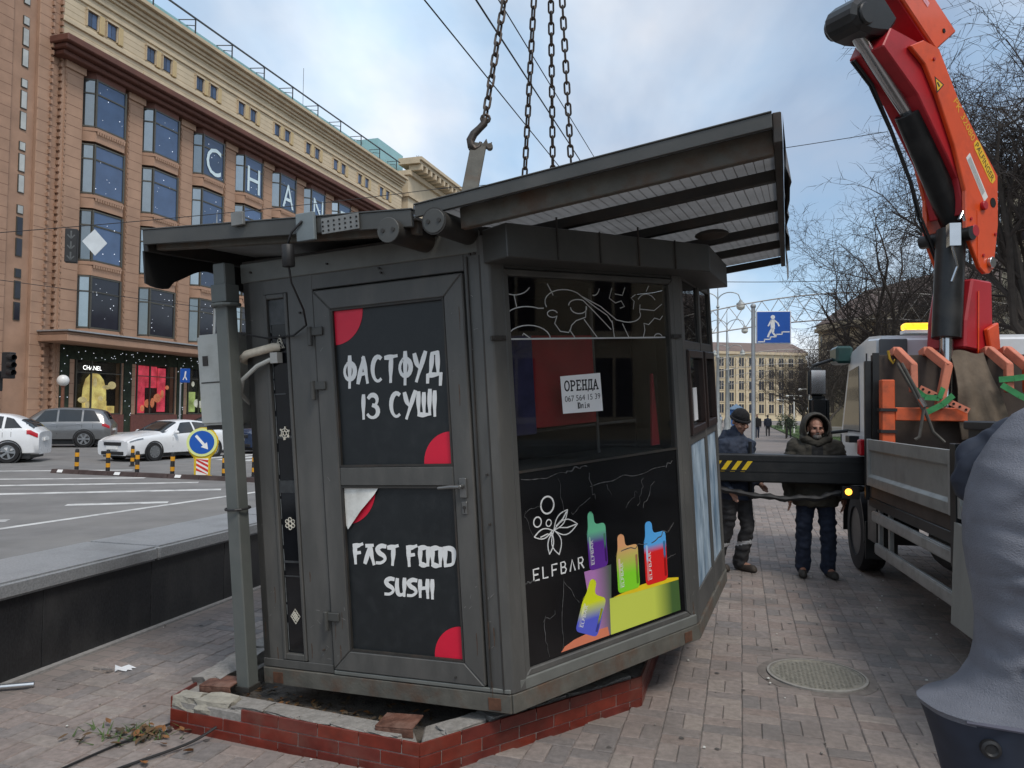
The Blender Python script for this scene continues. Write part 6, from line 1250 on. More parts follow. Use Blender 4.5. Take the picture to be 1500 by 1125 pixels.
# cab
cabp = [(1.05,0.75), (2.95,0.75), (3.02,1.20), (2.92,1.50), (2.45,2.42), (2.25,2.58), (1.6,2.66), (1.05,2.62)]     # y, z outline
m = MB(); m.ext([(0.27, y, z) for y, z in cabp], (2.0, 0, 0)); cab = tp('cab', m, cabw, bevel=0.05, seg=3)
m = MB(); m.ext([(0.262, y, z) for y, z in ((1.85,1.55), (2.72,1.55), (2.36,2.30), (1.88,2.34))], (0.012, 0, 0)); m.build('side_window', cglass, cab)
m = MB(); m.ext([(0.2605, y, z) for y, z in ((1.50,0.80), (1.52,0.80), (1.52,2.46), (1.50,2.46))], (0.012, 0, 0)); m.ext([(0.2605, y, z) for y, z in ((2.80,0.80), (2.82,0.80), (2.86,1.5), (2.84,1.5))], (0.012, 0, 0)); m.build('door_seam', plast, cab, fix=False)
m = MB(); m.box(0.245, 0.262, 1.58, 1.76, 1.30, 1.35); m.build('door_handle', plast, cab, bevel=0.006)
m = MB(); m.ext([(0.34, y, z) for y, z in ((2.925,1.515), (2.465,2.41), (2.475,2.415), (2.94,1.52))], (1.86, 0, 0)); m.build('windscreen', cglass, cab)
m = MB(); m.box(0.28, 0.56, 1.0, 1.045, 2.28, 2.58); m.build('grey_panel', mat('cab_grey', (0.085,0.09,0.095), 0.5, var=0.12), cab, bevel=0.01)
m = MB(); m.box(0.9, 2.2, 1.02, 1.046, 1.5, 2.2); m.build('rear_panel', black_s, cab)
m = MB(); m.box(0.60, 0.98, 1.25, 1.42, 2.665, 2.70); bcn = m.build('beacon_base', white_p, cab)
m = MB(); m.box(0.60, 0.88, 1.26, 1.41, 2.70, 2.78); m.build('beacon', mat('amber_lit', (0.95,0.42,0.02), 0.3, emit=1.6, var=0.3, scale=20), cab, bevel=0.02)
# mirrors
m = MB(); m.tube([(0.30,2.5,2.44), (0.10,2.52,2.46), (-0.14,2.52,2.38), (-0.16,2.52,2.30)], 0.022, 8); m.tube([(0.28,2.5,1.55), (0.05,2.52,1.52), (-0.10,2.52,1.60)], 0.022, 8); mr = tp('mirror_arm', m, black_s, bevel=0, smooth=40)
for c, r in (((-0.10,2.52,2.16), (0.11,0.07,0.20)), ((-0.07,2.52,1.80), (0.125,0.08,0.19)), ((-0.06,2.5,1.60), (0.12,0.07,0.08))):
    m = MB(); m.box(c[0]-r[0], c[0]+r[0], c[1]-r[1], c[1]+r[1], c[2]-r[2], c[2]+r[2]); o = m.build('mirror', mat('mirror_shell', (0.010,0.011,0.012), 0.22, var=0.2), mr, bevel=0.05, seg=3)
m = MB(); m.box(-0.17, 0.0, 2.446, 2.449, 2.02, 2.32); m.build('mirror_glass', chrome, mr)
m = MB(); m.box(0.10, 0.30, 2.3, 2.7, 2.40, 2.62); tp('roof_deflector', m, mat('green_visor', (0.012,0.05,0.045), 0.3), bevel=0.03)
m = MB(); m.box(0.16, 0.34, 1.9, 2.1, 1.42, 1.5); tp('step_bracket', m, black_s); m = MB(); m.box(0.10, 0.30, 0.98, 1.12, 1.05, 1.35); tp('step_bracket', m, black_s)
m = MB(); m.box(-0.02, 0.06, 0.60, 0.72, 1.33, 1.50); tp('marker_lamp', m, mat('red_lens', (0.45,0.01,0.02), 0.25, var=0.15), bevel=0.015)
# ---- loading crane
CR = thing('loading_crane', 'red folding loading crane standing behind the lorry cab', 'crane'); CR.matrix_world = TKM
redo = mat('crane_red', (0.72,0.082,0.016), 0.35, var=0.08, scale=2, coat=0.3, dirt=(0.36,0.045,0.02), dscale=3, damt=0.5)
redd = mat('crane_dark_red', (0.40,0.014,0.022), 0.4, var=0.12, scale=2, dirt=(0.18,0.02,0.02), dscale=3, damt=0.5)
steel = mat('rod_steel', (0.50,0.52,0.54), 0.18, 0.95, var=0.06)
Ti = TKM.inverted()
dB = Vector((-0.871,-0.491,0)); nB = Vector((0.491,-0.871,0)); BO = Vector((4.69,7.71,0))
def bp(s, z, o=0.0): return Ti @ (BO + dB*s + nB*o + Vector((0,0,z)))        # boom plane -> lorry frame
def nv(k): return (Ti.to_3x3() @ nB)*k
def cp(name, mb, m_, parent=None, bevel=0.006, smooth=False, fix=True): return mb.build(name, m_, parent or CR, smooth, bevel, fix)
m = MB(); m.box(0.30, 2.0, 0.50, 0.98, 0.62, 1.15); cp('base', m, redd)
m = MB(); m.box(-1.98, 0.28, 0.66, 0.84, 1.02, 1.32); ob_ = cp('outrigger_beam', m, black_s, bevel=0.015)
m = MB(); m.box(-1.97, 0.27, 0.652, 0.659, 1.135, 1.15); m.box(-1.97, 0.27, 0.652, 0.659, 1.25, 1.262); m.build('beam_rib', black_s, ob_)
for k in range(4):
    x = -1.52 + k*0.105; m = MB(); m.ext([(x, 0.657, 1.13), (x+0.05, 0.657, 1.13), (x+0.13, 0.657, 1.245), (x+0.08, 0.657, 1.245)], (0,-0.003,0)); m.build('hazard_stripe', yel, ob_)
m = MB(); m.box(-2.08, -1.95, 0.62, 0.88, 0.10, 1.36); cp('outrigger_leg', m, black_s); m = MB(); m.lathe([(0.16,0), (0.16,0.03), (0.05,0.08), (0.05,0.2)], 18, T=Matrix.Translation((-2.015,0.75,0.0))); cp('outrigger_foot', m, black_s)
m = MB(); P = [(-1.6,0.70,0.98), (-1.2,0.66,0.90), (-0.8,0.64,0.86), (-0.4,0.64,0.88), (-0.1,0.68,0.97), (0.2,0.75,1.0)]
Q = []
for i in range(len(P)-1):
    for k in range(8): t = k/8; Q.append(tuple(Vector(P[i])*(1-t) + Vector(P[i+1])*t + Vector((0,0,0.006*math.sin(i*8+k)))))
m.tube(Q, [0.022 + 0.007*((i*7) % 3) for i in range(len(Q))], 8); cp('hose_bundle', m, blk, bevel=0, smooth=True)
m = MB(); m.box(-0.19, -0.02, 0.60, 0.72, 0.88, 1.01); lb_ = cp('side_lamp', m, black_s); m = MB(); m.ell((-0.13,0.595,0.955), (0.035,0.02,0.035), 10, 6); m.build('amber_lens', mat('amber_bright', (1.0,0.38,0.04), 0.3, emit=3.0, var=0.1), lb_, smooth=True)
# column
m = MB(); m.ext([bp(-0.12,1.1,0.20), bp(0.16,1.1,0.20), bp(0.16,2.40,0.20), bp(0.40,2.42,0.20), bp(0.38,2.7,0.20), bp(0.26,3.12,0.20), bp(-0.09,3.12,0.20)], nv(-0.40)); col_ = cp('column', m, redd, bevel=0.02)
m = MB(); m.ext([bp(-0.14,2.35,0.203), bp(0.02,2.35,0.203), bp(0.10,2.62,0.203), bp(-0.10,2.70,0.203)], nv(0.05)); m.build('column_bracket', redo, col_, bevel=0.01)
m = MB(); m.ext([bp(0.18,2.3,0.204), bp(0.20,2.3,0.204), bp(0.18,3.0,0.204), bp(0.16,3.0,0.204)], nv(0.004)); m.build('weld_seam', redo, col_)
# main boom: two side plates and the box between
plate = [(1.067,5.311), (0.826,5.291), (0.517,4.87), (0.169,4.527), (-0.17,4.215), (-0.165,3.705), (-0.075,3.25), (0.0,3.19), (0.077,3.18), (0.173,3.23), (0.403,3.563), (0.406,3.971), (0.583,4.381), (0.856,4.83), (1.049,5.084), (1.28,5.204)]
m = MB(); m.ext([bp(s,z,0.225) for s, z in plate], nv(-0.045)); mb_ = cp('main_boom', m, redo, bevel=0.008)
m = MB(); m.ext([bp(s,z,-0.18) for s, z in plate], nv(-0.045)); m.build('side_plate', redo, mb_, bevel=0.008)
web = [(-0.165,3.9), (-0.165,4.215), (0.169,4.52), (0.517,4.865), (0.826,5.285), (1.06,5.305), (1.5,5.34), (1.62,5.14), (1.10,4.80), (0.78,4.45), (0.46,4.1), (0.36,3.75)]
m = MB(); m.ext([bp(s,z,0.179) for s, z in web], nv(-0.358)); m.build('boom_box', redd, mb_, bevel=0.01)
for s, z, r in ((0.0,3.30,0.055), (0.12,3.86,0.045), (0.30,3.58,0.06)):
    m = MB(); c = bp(s,z,0.226); m.tube([c, c + nv(0.035)], r, 18); m.build('pivot_pin', steel if z < 3.4 else redd, mb_, bevel=0.004, smooth=40)
c = bp(-0.07,3.92,0.2255); m = MB(); m.tube([c, c + nv(0.004)], 0.05, 16); m.build('hole', black, mb_)
# knuckle and outer boom running up over the kiosk
tipw = Vector((0.2, 5.0, 8.5)); 
a0 = (0.55, 5.42); tl_ = Ti @ tipw
sT = (tipw - BO).dot(dB); zT = tipw.z
dv = Vector((sT-a0[0], zT-a0[1])).normalized(); pv = Vector((-dv.y, dv.x))
def ob2(l, h, o): q = Vector(a0) + dv*l + pv*h; return bp(q.x, q.y, o)
Lb = (Vector((sT, zT)) - Vector(a0)).length
m = MB(); m.ext([ob2(-0.02,0.22,0.16), ob2(0.12,-0.20,0.16), ob2(Lb*0.55,-0.17,0.16), ob2(Lb*0.55,0.20,0.16)], nv(-0.32)); ou = cp('outer_boom', m, redo, bevel=0.015)
m = MB(); m.ext([ob2(0.05,-0.202,0.13), ob2(0.05,-0.222,0.13), ob2(Lb*0.5,-0.19,0.13), ob2(Lb*0.5,-0.172,0.13)], nv(-0.26)); m.build('underside_rail', redd, ou)
m = MB(); m.ext([ob2(Lb*0.5,0.14,0.11), ob2(Lb*0.5,-0.12,0.11), ob2(Lb,-0.10,0.11), ob2(Lb,0.12,0.11)], nv(-0.22)); m.build('extension', redd, ou, bevel=0.01)
c = ob2(0.14, 0.05, 0.161); m = MB(); m.tube([c, c + nv(0.006)], 0.022, 12); m.build('hole', black, ou)
m = MB(); m.ext([ob2(0.45,0.10,0.1625), ob2(0.45,0.04,0.1625), ob2(0.75,0.04,0.1625), ob2(0.75,0.10,0.1625)], nv(0.001)); m.build('pink_label', mat('label_pink', (0.75,0.35,0.40), 0.5, var=0.3, scale=30), ou)
kn_ = [(1.35,5.46), (1.50,5.28), (1.75,5.23), (1.92,5.23), (2.02,5.31), (2.01,5.44), (1.87,5.56), (1.62,5.66)]
m = MB(); m.ext([bp(s,z,0.17) for s, z in kn_], nv(-0.34)); cp('knuckle', m, black_s, bevel=0.04)
def rod(a, b, r, name, mt, parent=None, cap=None):
    m = MB(); m.tube([bp(*a), bp(*b)], r, 20); return cp(name, m, mt, parent, bevel=0.006 if cap is None else 0, smooth=40)
bc = rod((0.98,4.71,0.0), (0.22,3.72,0.0), 0.125, 'boom_cylinder', black_s); rod((1.86,5.37,0.0), (0.95,4.67,0.0), 0.062, 'piston_rod', steel, bc)
m = MB(); a_, b_ = bp(1.86,5.37,0.2), bp(1.86,5.37,-0.2); m.tube([a_, b_], 0.10, 16); m.build('rod_eye', black_s, bc, bevel=0.01, smooth=40)
lc = rod((0.36,3.62,0.05), (0.46,2.52,0.05), 0.135, 'lift_cylinder', black_s); rod((0.46,2.54,0.05), (0.49,1.7,0.05), 0.062, 'piston_rod', steel, lc)
m = MB(); m.tube([bp(0.36,3.55,0.26), bp(0.36,3.55,-0.26)], 0.07, 14); m.build('cross_pin', black_s, lc, smooth=40)
m = MB(); m.bar(bp(0.58,3.62,0.2), bp(0.58,3.40,0.2), 0.10, 0.10); m.tube([bp(0.56,3.66,0.24), bp(0.50,3.74,0.24), bp(0.46,3.66,0.24)], 0.014, 6); m.tube([bp(0.6,3.4,0.2), bp(0.56,3.2,0.22), bp(0.62,3.05,0.2)], 0.014, 6); m.build('valve_block', steel, lc, fix=False)
# hoses and bolts on the boom
for o_, dz_ in ((-0.15, 0.0), (-0.12, 0.03)):
    m = MB(); m.tube([bp(0.30,3.35,o_), bp(0.62,3.75,o_+0.02), bp(0.72+dz_,4.1,o_), bp(1.02+dz_,4.55,o_), bp(1.35,4.95,o_), bp(1.62,5.12,o_)], 0.014, 6); m.build('hydraulic_hose', blk, mb_, smooth=True)
for s_b, z_b in ((0.92,5.16), (-0.10,3.60), (0.12,3.36), (0.33,3.70)):
    m = MB(); c = bp(s_b, z_b, 0.2258); m.tube([c, c + nv(0.012)], 0.016, 6); m.build('bolt', redd, mb_)
m = MB(); m.ext([bp(s,z,0.2256) for s, z in ((0.20,3.30), (0.22,3.30), (0.22,3.80), (0.20,3.82))], nv(0.004)); m.build('weld_seam', redo, mb_)
# lettering on the boom: runs down the outer edge
ed = (Vector((-0.17,4.215)) - Vector((0.826,5.291))).normalized(); en = Vector((-ed.y, ed.x))
if en.x > 0: en = -en       # towards the outer (right-hand) edge
def edge_pt(l, inn, o=0.2275): q = Vector((0.826,5.291)) + ed*l - en*inn; return bp(q.x, q.y, o)
xd = (edge_pt(1,0) - edge_pt(0,0)); yd = (edge_pt(0,0) - edge_pt(0,1))
m = MB(); put_text(m, 'PK 32080', 0.12, edge_pt(0.50, 0.16), xd, yd, width=0.46); m.build('lettering', mat('letter_gold', (0.75,0.42,0.03), 0.4, var=0.1), mb_, fix=False)
m = MB(); q = [(0.99,0.145), (1.03,0.17), (1.43,0.17), (1.47,0.145), (1.47,0.075), (1.43,0.05), (1.03,0.05), (0.99,0.075)]; m.ext([edge_pt(l, i, 0.2258) for l, i in q], nv(0.0015)); pp_ = m.build('maker_plate', mat('plate_yellow', (0.80,0.48,0.02), 0.4, var=0.06), mb_)
m = MB(); put_text(m, 'PALFINGER', 0.105, edge_pt(1.015, 0.148, 0.2285), xd, yd, width=0.43); m.build('lettering', ink, pp_, fix=False)
m = MB(); m.ext([edge_pt(l, i, 0.2258) for l, i in ((1.02,0.36), (1.52,0.40), (1.52,0.31), (1.02,0.27))], nv(0.001)); wl_ = m.build('white_label', mat('label_white', (0.72,0.72,0.70), 0.5, var=0.06), mb_)
m = MB()
for k in range(7): m.ext([edge_pt(l, i + 0.01*k, 0.2272) for l, i in ((1.05,0.289), (1.45,0.322), (1.45,0.326), (1.05,0.293))], nv(0.0006))
m.build('small_print', mat('print_grey', (0.35,0.35,0.35), 0.6), wl_, fix=False)
tri = [(0.30,0.34), (0.30,0.18), (0.16,0.26)]; m = MB(); m.ext([edge_pt(l, i, 0.2258) for l, i in tri], nv(0.001)); wt_ = m.build('warning_triangle', ink, mb_); m = MB(); m.ext([edge_pt(l, i, 0.2270) for l, i in ((0.288,0.318), (0.288,0.202), (0.187,0.26))], nv(0.0008)); m.build('triangle_face', MATS['plate_yellow'], wt_); m = MB(); m.ext([edge_pt(l, i, 0.2280) for l, i in ((0.275,0.275), (0.275,0.25), (0.225,0.25), (0.225,0.275))], nv(0.0006)); m.build('triangle_mark', ink, wt_)
# hook block at the boom tip
HB = thing('crane_hook_block', 'crane hook block from which the four chains hang', 'hook', apex)
m = MB(); m.tube([(0.07*math.cos(i*0.628), 0, 0.07*math.sin(i*0.628)) for i in range(10)], 0.014, 8, closed=True); m.tube([(0,0,0.07), (0,0,2.05)], 0.012, 8); m.box(-0.1, 0.1, -0.06, 0.06, 0.14, 0.5); m.build('block', chain_m, HB)
# ---- load on the bed
orange = mat('clamp_orange', (0.66,0.115,0.035), 0.5, var=0.12, scale=5, dirt=(0.22,0.07,0.04), dscale=7, damt=0.7); orp = mat('clamp_faded', (0.62,0.20,0.12), 0.55, var=0.12, scale=5, dirt=(0.3,0.12,0.08), dscale=7, damt=0.6)
def cargo(name, label, cat, group=None): t = thing(name, label, cat, group=group); t.matrix_world = TKM; return t
g1 = cargo('orange_clamp_stand', 'orange steel clamp stand leaning on the headboard', 'clamp stand')
m = MB(); m.box(0.085, 0.205, 0.16, 0.27, 1.06, 2.10); m.build('upright', orange, g1, bevel=0.008); m = MB(); m.box(0.206, 0.86, 0.17, 0.26, 1.70, 1.83); m.build('arm', orange, g1, bevel=0.008)
for z in (1.62, 1.83): m = MB(); m.box(0.07, 0.22, 0.145, 0.285, z-0.04, z-0.01); m.build('strap_band', blk, g1)
m = MB(); m.bar((0.42,0.14,2.02), (0.84,0.12,1.80), 0.012, 0.055); m.build('perforated_strip', orp, g1)
m = MB()
for k in range(8): q = Vector((0.42,0.128,2.02)).lerp(Vector((0.84,0.108,1.80)), (k+.5)/8); m.tube([q, q + Vector((0,0.006,0))], 0.012, 8)
o = m.build('holes', black, g1, fix=False); o['kind'] = 'stuff'
for k, x in enumerate((0.27, 0.55, 1.10, 1.26)):
    t = cargo('clamp_arm', ['bent orange clamp arm nearest the lorry cab edge', 'bent orange clamp arm left of the brown tarpaulin', 'bent orange clamp arm just right of the brown tarpaulin', 'bent orange clamp arm farthest right on the headboard'][k], 'clamp', 'clamp arms hooked over the headboard')
    m = MB(); m.bar((x,0.50,2.37), (x+0.01,0.36,2.40), 0.07, 0.08); m.build('hook_end', orp, t, bevel=0.006)
    m = MB(); m.bar((x+0.01,0.37,2.40), (x+0.10 if k != 1 else x+0.13,0.16,2.22), 0.065, 0.085); m.build('upper_arm', orp, t, bevel=0.006)
    m = MB(); m.bar((x+0.10 if k != 1 else x+0.13,0.17,2.25), (x+0.10 if k != 1 else x+0.04,0.16,1.98 if k != 1 else 1.82), 0.065, 0.075); m.build('lower_arm', orp if k != 3 else orange, t, bevel=0.006)
tarp = mat('tarpaulin', (0.13,0.098,0.068), 0.85, var=0.25, scale=6, bump=0.4, bscale=22, dirt=(0.21,0.17,0.13), dscale=4)
tt = cargo('tarpaulin', 'brown canvas tarpaulin draped over the headboard', 'tarpaulin'); m = MB(); g_ = []
for i in range(15):
    u = i/14; row = []
    for j in range(13):
        v = j/12; x = 0.76 + v*0.30 + u*0.14*(0.3+v) + 0.012*math.sin(7*u+v*3); y = 0.37 - 0.16*min(1, u*2.2) + 0.03*math.sin(v*14 + u*2)*u - 0.04*u; z = 2.385 - u*0.86 + 0.02*math.sin(v*6); row.append((x, y, z))
    g_.append(row)
m.add([p for r in g_ for p in r] + [(p[0], p[1]+0.02, p[2]-0.004) for r in g_ for p in r], [(i*13+j, i*13+j+1, (i+1)*13+j+1, (i+1)*13+j) for i in range(14) for j in range(12)] + [(195+i*13+j, 195+(i+1)*13+j, 195+(i+1)*13+j+1, 195+i*13+j+1) for i in range(14) for j in range(12)])
m.build('cloth', tarp, tt, smooth=True, fix=False); m = MB(); m.ell((1.02,0.1,1.52), (0.2,0.14,0.12), 14, 8); m.build('bunched_fold', tarp, tt, smooth=True)
grn = mat('green_strap', (0.04,0.24,0.08), 0.7, var=0.25, scale=14)
for k, (P, lab) in enumerate(((((0.36,0.14,2.02), (0.45,0.1,1.93), (0.58,0.1,1.92), (0.62,0.12,2.02)), 'looped green ratchet strap behind the perforated strip'), (((0.46,0.1,1.78), (0.60,0.08,1.86), (0.70,0.1,1.95)), 'green strap end hanging over the orange arm'), (((1.10,0.12,2.10), (1.22,0.1,2.11), (1.42,0.12,2.14)), 'green strap tied level across the right clamp arms'), (((1.12,0.11,2.05), (1.26,0.09,1.95), (1.44,0.1,1.86)), 'green strap slanting down below the right clamp arms'))):
    t = cargo('green_strap', lab, 'strap', 'green lashing straps'); m = MB()
    for a, b in zip(P[:-1], P[1:]): m.bar(a, b, 0.006, 0.055)
    m.build('webbing', grn, t)
sl_ = cargo('wire_sling', 'grey wire rope sling looped over the orange frame', 'sling'); m = MB(); m.tube([(0.22,0.14,2.26), (0.34,0.12,2.02), (0.44,0.1,1.80), (0.40,0.1,1.55), (0.36,0.1,1.52)], 0.016, 7); m.tube([(0.26,0.14,2.26), (0.40,0.1,1.95), (0.46,0.1,1.78), (0.52,0.1,1.6), (0.62,0.1,1.5)], 0.016, 7); m.build('rope', mat('sling_grey', (0.10,0.095,0.085), 0.6, 0.3, var=0.3), sl_, smooth=True); m = MB(); m.tube([(0.41,0.095,1.92), (0.45,0.095,1.84)], 0.028, 8); m.build('ferrule', steel, sl_, smooth=40)
hk2 = cargo('brass_hook', 'small brass coloured hook on the headboard top edge', 'hook'); m = MB(); m.tube([(0.20,0.37,2.40), (0.21,0.36,2.32), (0.24,0.35,2.27), (0.26,0.35,2.31)], 0.013, 7); m.build('hook', mat('brass', (0.5,0.32,0.04), 0.4, 0.6), hk2, smooth=True)
bx_ = cargo('black_crate', 'black ribbed crate standing on the lorry bed', 'crate'); m = MB(); m.box(0.05, 0.75, -2.6, -2.1, 1.05, 1.68); m.build('body', plast, bx_, bevel=0.02); m = MB(); m.box(0.03, 0.77, -2.62, -2.08, 1.66, 1.72); m.build('rim', plast, bx_, bevel=0.01)
pbd = cargo('leaning_board', 'grey weathered board leaning against the side guards', 'board'); m = MB(); m.ext([(-0.05,-2.05,0.33), (-0.05,-3.0,0.33), (-0.012,-3.0,0.98), (-0.012,-2.02,1.02)], (0.02,0,0.001)); m.build('sheet', mat('weathered_board', (0.33,0.32,0.29), 0.8, var=0.15, scale=4, dirt=(0.19,0.18,0.15), dscale=4, damt=0.6, stretch=(1,1,0.4)), pbd, bevel=0.003)
# ================================================================= people
def capsule(mb, p0, r0, p1, r1, n=12):
    p0 = Vector(p0); p1 = Vector(p1); d = (p1-p0).normalized(); P = []; R = []
    for a in (-80, -50, -25, 0): P.append(p0 + d*r0*math.sin(rad(a))); R.append(max(0.001, r0*math.cos(rad(a))))
    for a in (0, 25, 50, 80): P.append(p1 + d*r1*math.sin(rad(a))); R.append(max(0.001, r1*math.cos(rad(a))))
    mb.tube(P, R, n)
def ringloft(mb, rows, n=20):
    """rows: (cx, cy, cz, rx, ry) from bottom to top, closed ends"""
    rows = [(*rows[0][:3], rows[0][3]*0.3, rows[0][4]*0.3)] + list(rows) + [(*rows[-1][:3], rows[-1][3]*0.3, rows[-1][4]*0.3)]
    mb.loft([[Vector((cx + rx*math.cos(2*math.pi*k/n), cy + ry*math.sin(2*math.pi*k/n), cz)) for k in range(n)] for cx, cy, cz, rx, ry in rows])
def organic(name, mb, voxel, mats, matfn=None, parent=None, smooth_it=6, fold=0.0, fscale=9.0, seed=0):
    """fuse overlapping closed shells into one continuous skin, then relax it"""
    me = mb.mesh(name, mats if isinstance(mats, (list, tuple)) else [mats]); o = D.objects.new(name, me); COL.objects.link(o)
    md = o.modifiers.new('r', 'REMESH'); md.mode = 'VOXEL'; md.voxel_size = voxel; md.adaptivity = 0
    sm = o.modifiers.new('s', 'SMOOTH'); sm.iterations = smooth_it; sm.factor = 0.5
    dg = bpy.context.evaluated_depsgraph_get(); me2 = D.meshes.new_from_object(o.evaluated_get(dg)); D.objects.remove(o); D.meshes.remove(me)
    if fold:
        me2.update(); nn = [v.normal.copy() for v in me2.vertices]
        for v, nrm in zip(me2.vertices, nn):
            q = Vector((v.co.x, v.co.y, v.co.z*1.8))*fscale + Vector((seed, 0, 0)); v.co += nrm*fold*(abs(noise.noise(q))*2 - 0.6 + 0.5*noise.noise(q*2.3))
    me2.materials.clear()
    for m in (mats if isinstance(mats, (list, tuple)) else [mats]): me2.materials.append(m)
    for p in me2.polygons:
        p.use_smooth = True
        p.material_index = matfn(p.center) if matfn else 0
    me2.name = name; o = D.objects.new(name, me2); COL.objects.link(o)
    if parent: o.parent = parent
    return o
skin = mat('skin', (0.42,0.23,0.165), 0.55, var=0.12, scale=14); skin2 = mat('skin_ruddy', (0.36,0.18,0.125), 0.55, var=0.16, scale=14); lips = mat('lips', (0.30,0.10,0.085), 0.5); eye_d = mat('eye_dark', (0.02,0.015,0.012), 0.3)
def head_prims(mb, c, yaw=0, nod=0):
    """head facing -y about its centre c; returns transform"""
    T = Matrix.Translation(c) @ Matrix.Rotation(yaw, 4, 'Z') @ Matrix.Rotation(nod, 4, 'X'); R3 = T.to_3x3()
    def e(p, r): mb.ell(T @ Vector(p), r, 14, 10, T=R3)
    e((0,0.008,0.025), (0.078,0.098,0.098)); e((0,-0.025,-0.045), (0.060,0.070,0.075)); e((0,-0.055,-0.088), (0.033,0.033,0.027))
    e((0,-0.100,-0.012), (0.013,0.020,0.026)); e((0,-0.108,-0.028), (0.017,0.015,0.012)); e((0,-0.085,0.022), (0.055,0.016,0.012))
    for s in (-1, 1): e((s*0.045,-0.068,-0.03), (0.026,0.026,0.026)); e((s*0.080,0.012,-0.012), (0.010,0.020,0.032))
    e((0,-0.083,-0.058), (0.024,0.014,0.008))
    return T
def face_parts(parent, T, m_beard=None):
    for s in (-1, 1):
        m = MB(); m.ell(T @ Vector((s*0.031,-0.086,0.004)), (0.013,0.006,0.006), 10, 6, T=T.to_3x3()); m.build('eye', eye_d, parent, smooth=True)
        m = MB(); m.ell(T @ Vector((s*0.032,-0.097,0.022)), (0.020,0.006,0.0045), 10, 6, T=T.to_3x3()); m.build('eyebrow', m_beard or eye_d, parent, smooth=True)
    m = MB(); m.ell(T @ Vector((0,-0.096,-0.060)), (0.022,0.005,0.004), 10, 6, T=T.to_3x3()); m.build('mouth', lips, parent, smooth=True)
def hand_prims(mb, wrist, d, side, curl=0.35):
    """palm and five bent fingers hanging along d; side = direction of the thumb"""
    w = Vector(wrist); d = Vector(d).normalized(); sd_ = Vector(side).normalized(); nn = d.cross(sd_)
    capsule(mb, w, 0.026, w + d*0.05, 0.030)
    for k in range(4): capsule(mb, w + d*0.045 + sd_*(0.026 - k*0.017), 0.012, w + d*0.088 + sd_*(0.029 - k*0.019), 0.0115)
    for k, L in enumerate((0.040, 0.046, 0.042, 0.033)):
        b = w + d*0.090 + sd_*(0.029 - k*0.019); p1 = b + d*L*0.9 + nn*L*curl; p2 = p1 + d*L*0.55 + nn*L*0.6*(curl+0.3)
        capsule(mb, b, 0.0098, p1, 0.009, 8); capsule(mb, p1, 0.009, p2, 0.0078, 8)
    t0 = w + d*0.025 + sd_*0.028; t1 = t0 + d*0.035 + sd_*0.022 + nn*0.012; t2 = t1 + d*0.030 + sd_*0.004 + nn*0.008; capsule(mb, t0, 0.013, t1, 0.0115, 8); capsule(mb, t1, 0.0115, t2, 0.009, 8)
def make_body(parent_name, label, loc, rotz, legs, arms, headc, yaw, nod, skin_m, group=None):
    """legs: [(hip, knee, ankle, toe)], arms: [(shoulder, elbow, wrist)]"""
    mb = MB()
    ringloft(mb, [(0,0,0.86,0.15,0.10), (0,0,0.95,0.165,0.11), (0,0,1.08,0.145,0.10), (0,-0.005,1.25,0.17,0.115), (0,0,1.40,0.175,0.10), (0,0.005,1.47,0.10,0.07)])
    capsule(mb, (0,0.01,1.45), 0.058, Vector(headc) + Vector((0,0.01,-0.06)), 0.054)
    for h, k, a, t in legs: capsule(mb, h, 0.085, k, 0.055); capsule(mb, k, 0.055, a, 0.040); capsule(mb, Vector(a) - Vector((0,0,0.03)), 0.038, t, 0.032)
    for i, (s, e, w) in enumerate(arms):
        capsule(mb, s, 0.050, e, 0.040); capsule(mb, e, 0.040, w, 0.027); d = Vector(w) - Vector(e); hand_prims(mb, w, d, (0,-1,0) if abs(d.normalized().y) < 0.8 else (0,0,1))
    T = head_prims(mb, headc, yaw, nod)
    o = organic('person', mb, 0.0065, skin_m, None, None, 3); o.location = loc; o.rotation_euler = (0,0,rotz); tag(o, label, 'person', group)
    face_parts(o, T); return o, T
def boots(parent, legs, m_):
    for h, k, a, t in legs:
        mb = MB(); a = Vector(a); t = Vector(t); capsule(mb, a + Vector((0,0,0.08)), 0.055, a - Vector((0,0,0.02)), 0.05); capsule(mb, (a.x, a.y+0.025, 0.045), 0.046, (t.x, t.y, 0.042), 0.044); capsule(mb, (a.x, a.y+0.02, 0.028), 0.046, (t.x, t.y-0.01, 0.026), 0.044)
        for v in mb.v: v.z = max(v.z, 0.004)
        b = organic('boot', mb, 0.011, m_, None, parent, 3)
def trousers(parent, legs, mats, matfn, rthigh=0.105, rk=0.080, ra=0.078, fold=0.012, seed=0, hem=0.03):
    mb = MB(); ringloft(mb, [(0,0,0.80,0.175,0.125), (0,0,0.92,0.182,0.13), (0,0,1.02,0.165,0.12)])
    for h, k, a, t in legs:
        a = Vector(a); capsule(mb, h, rthigh, k, rk); a2 = Vector((a.x, a.y, hem+0.06)); capsule(mb, k, rk, a2, ra)
    o = organic('trousers', mb, 0.013, mats, matfn, parent, 5, fold, 8.0, seed); return o
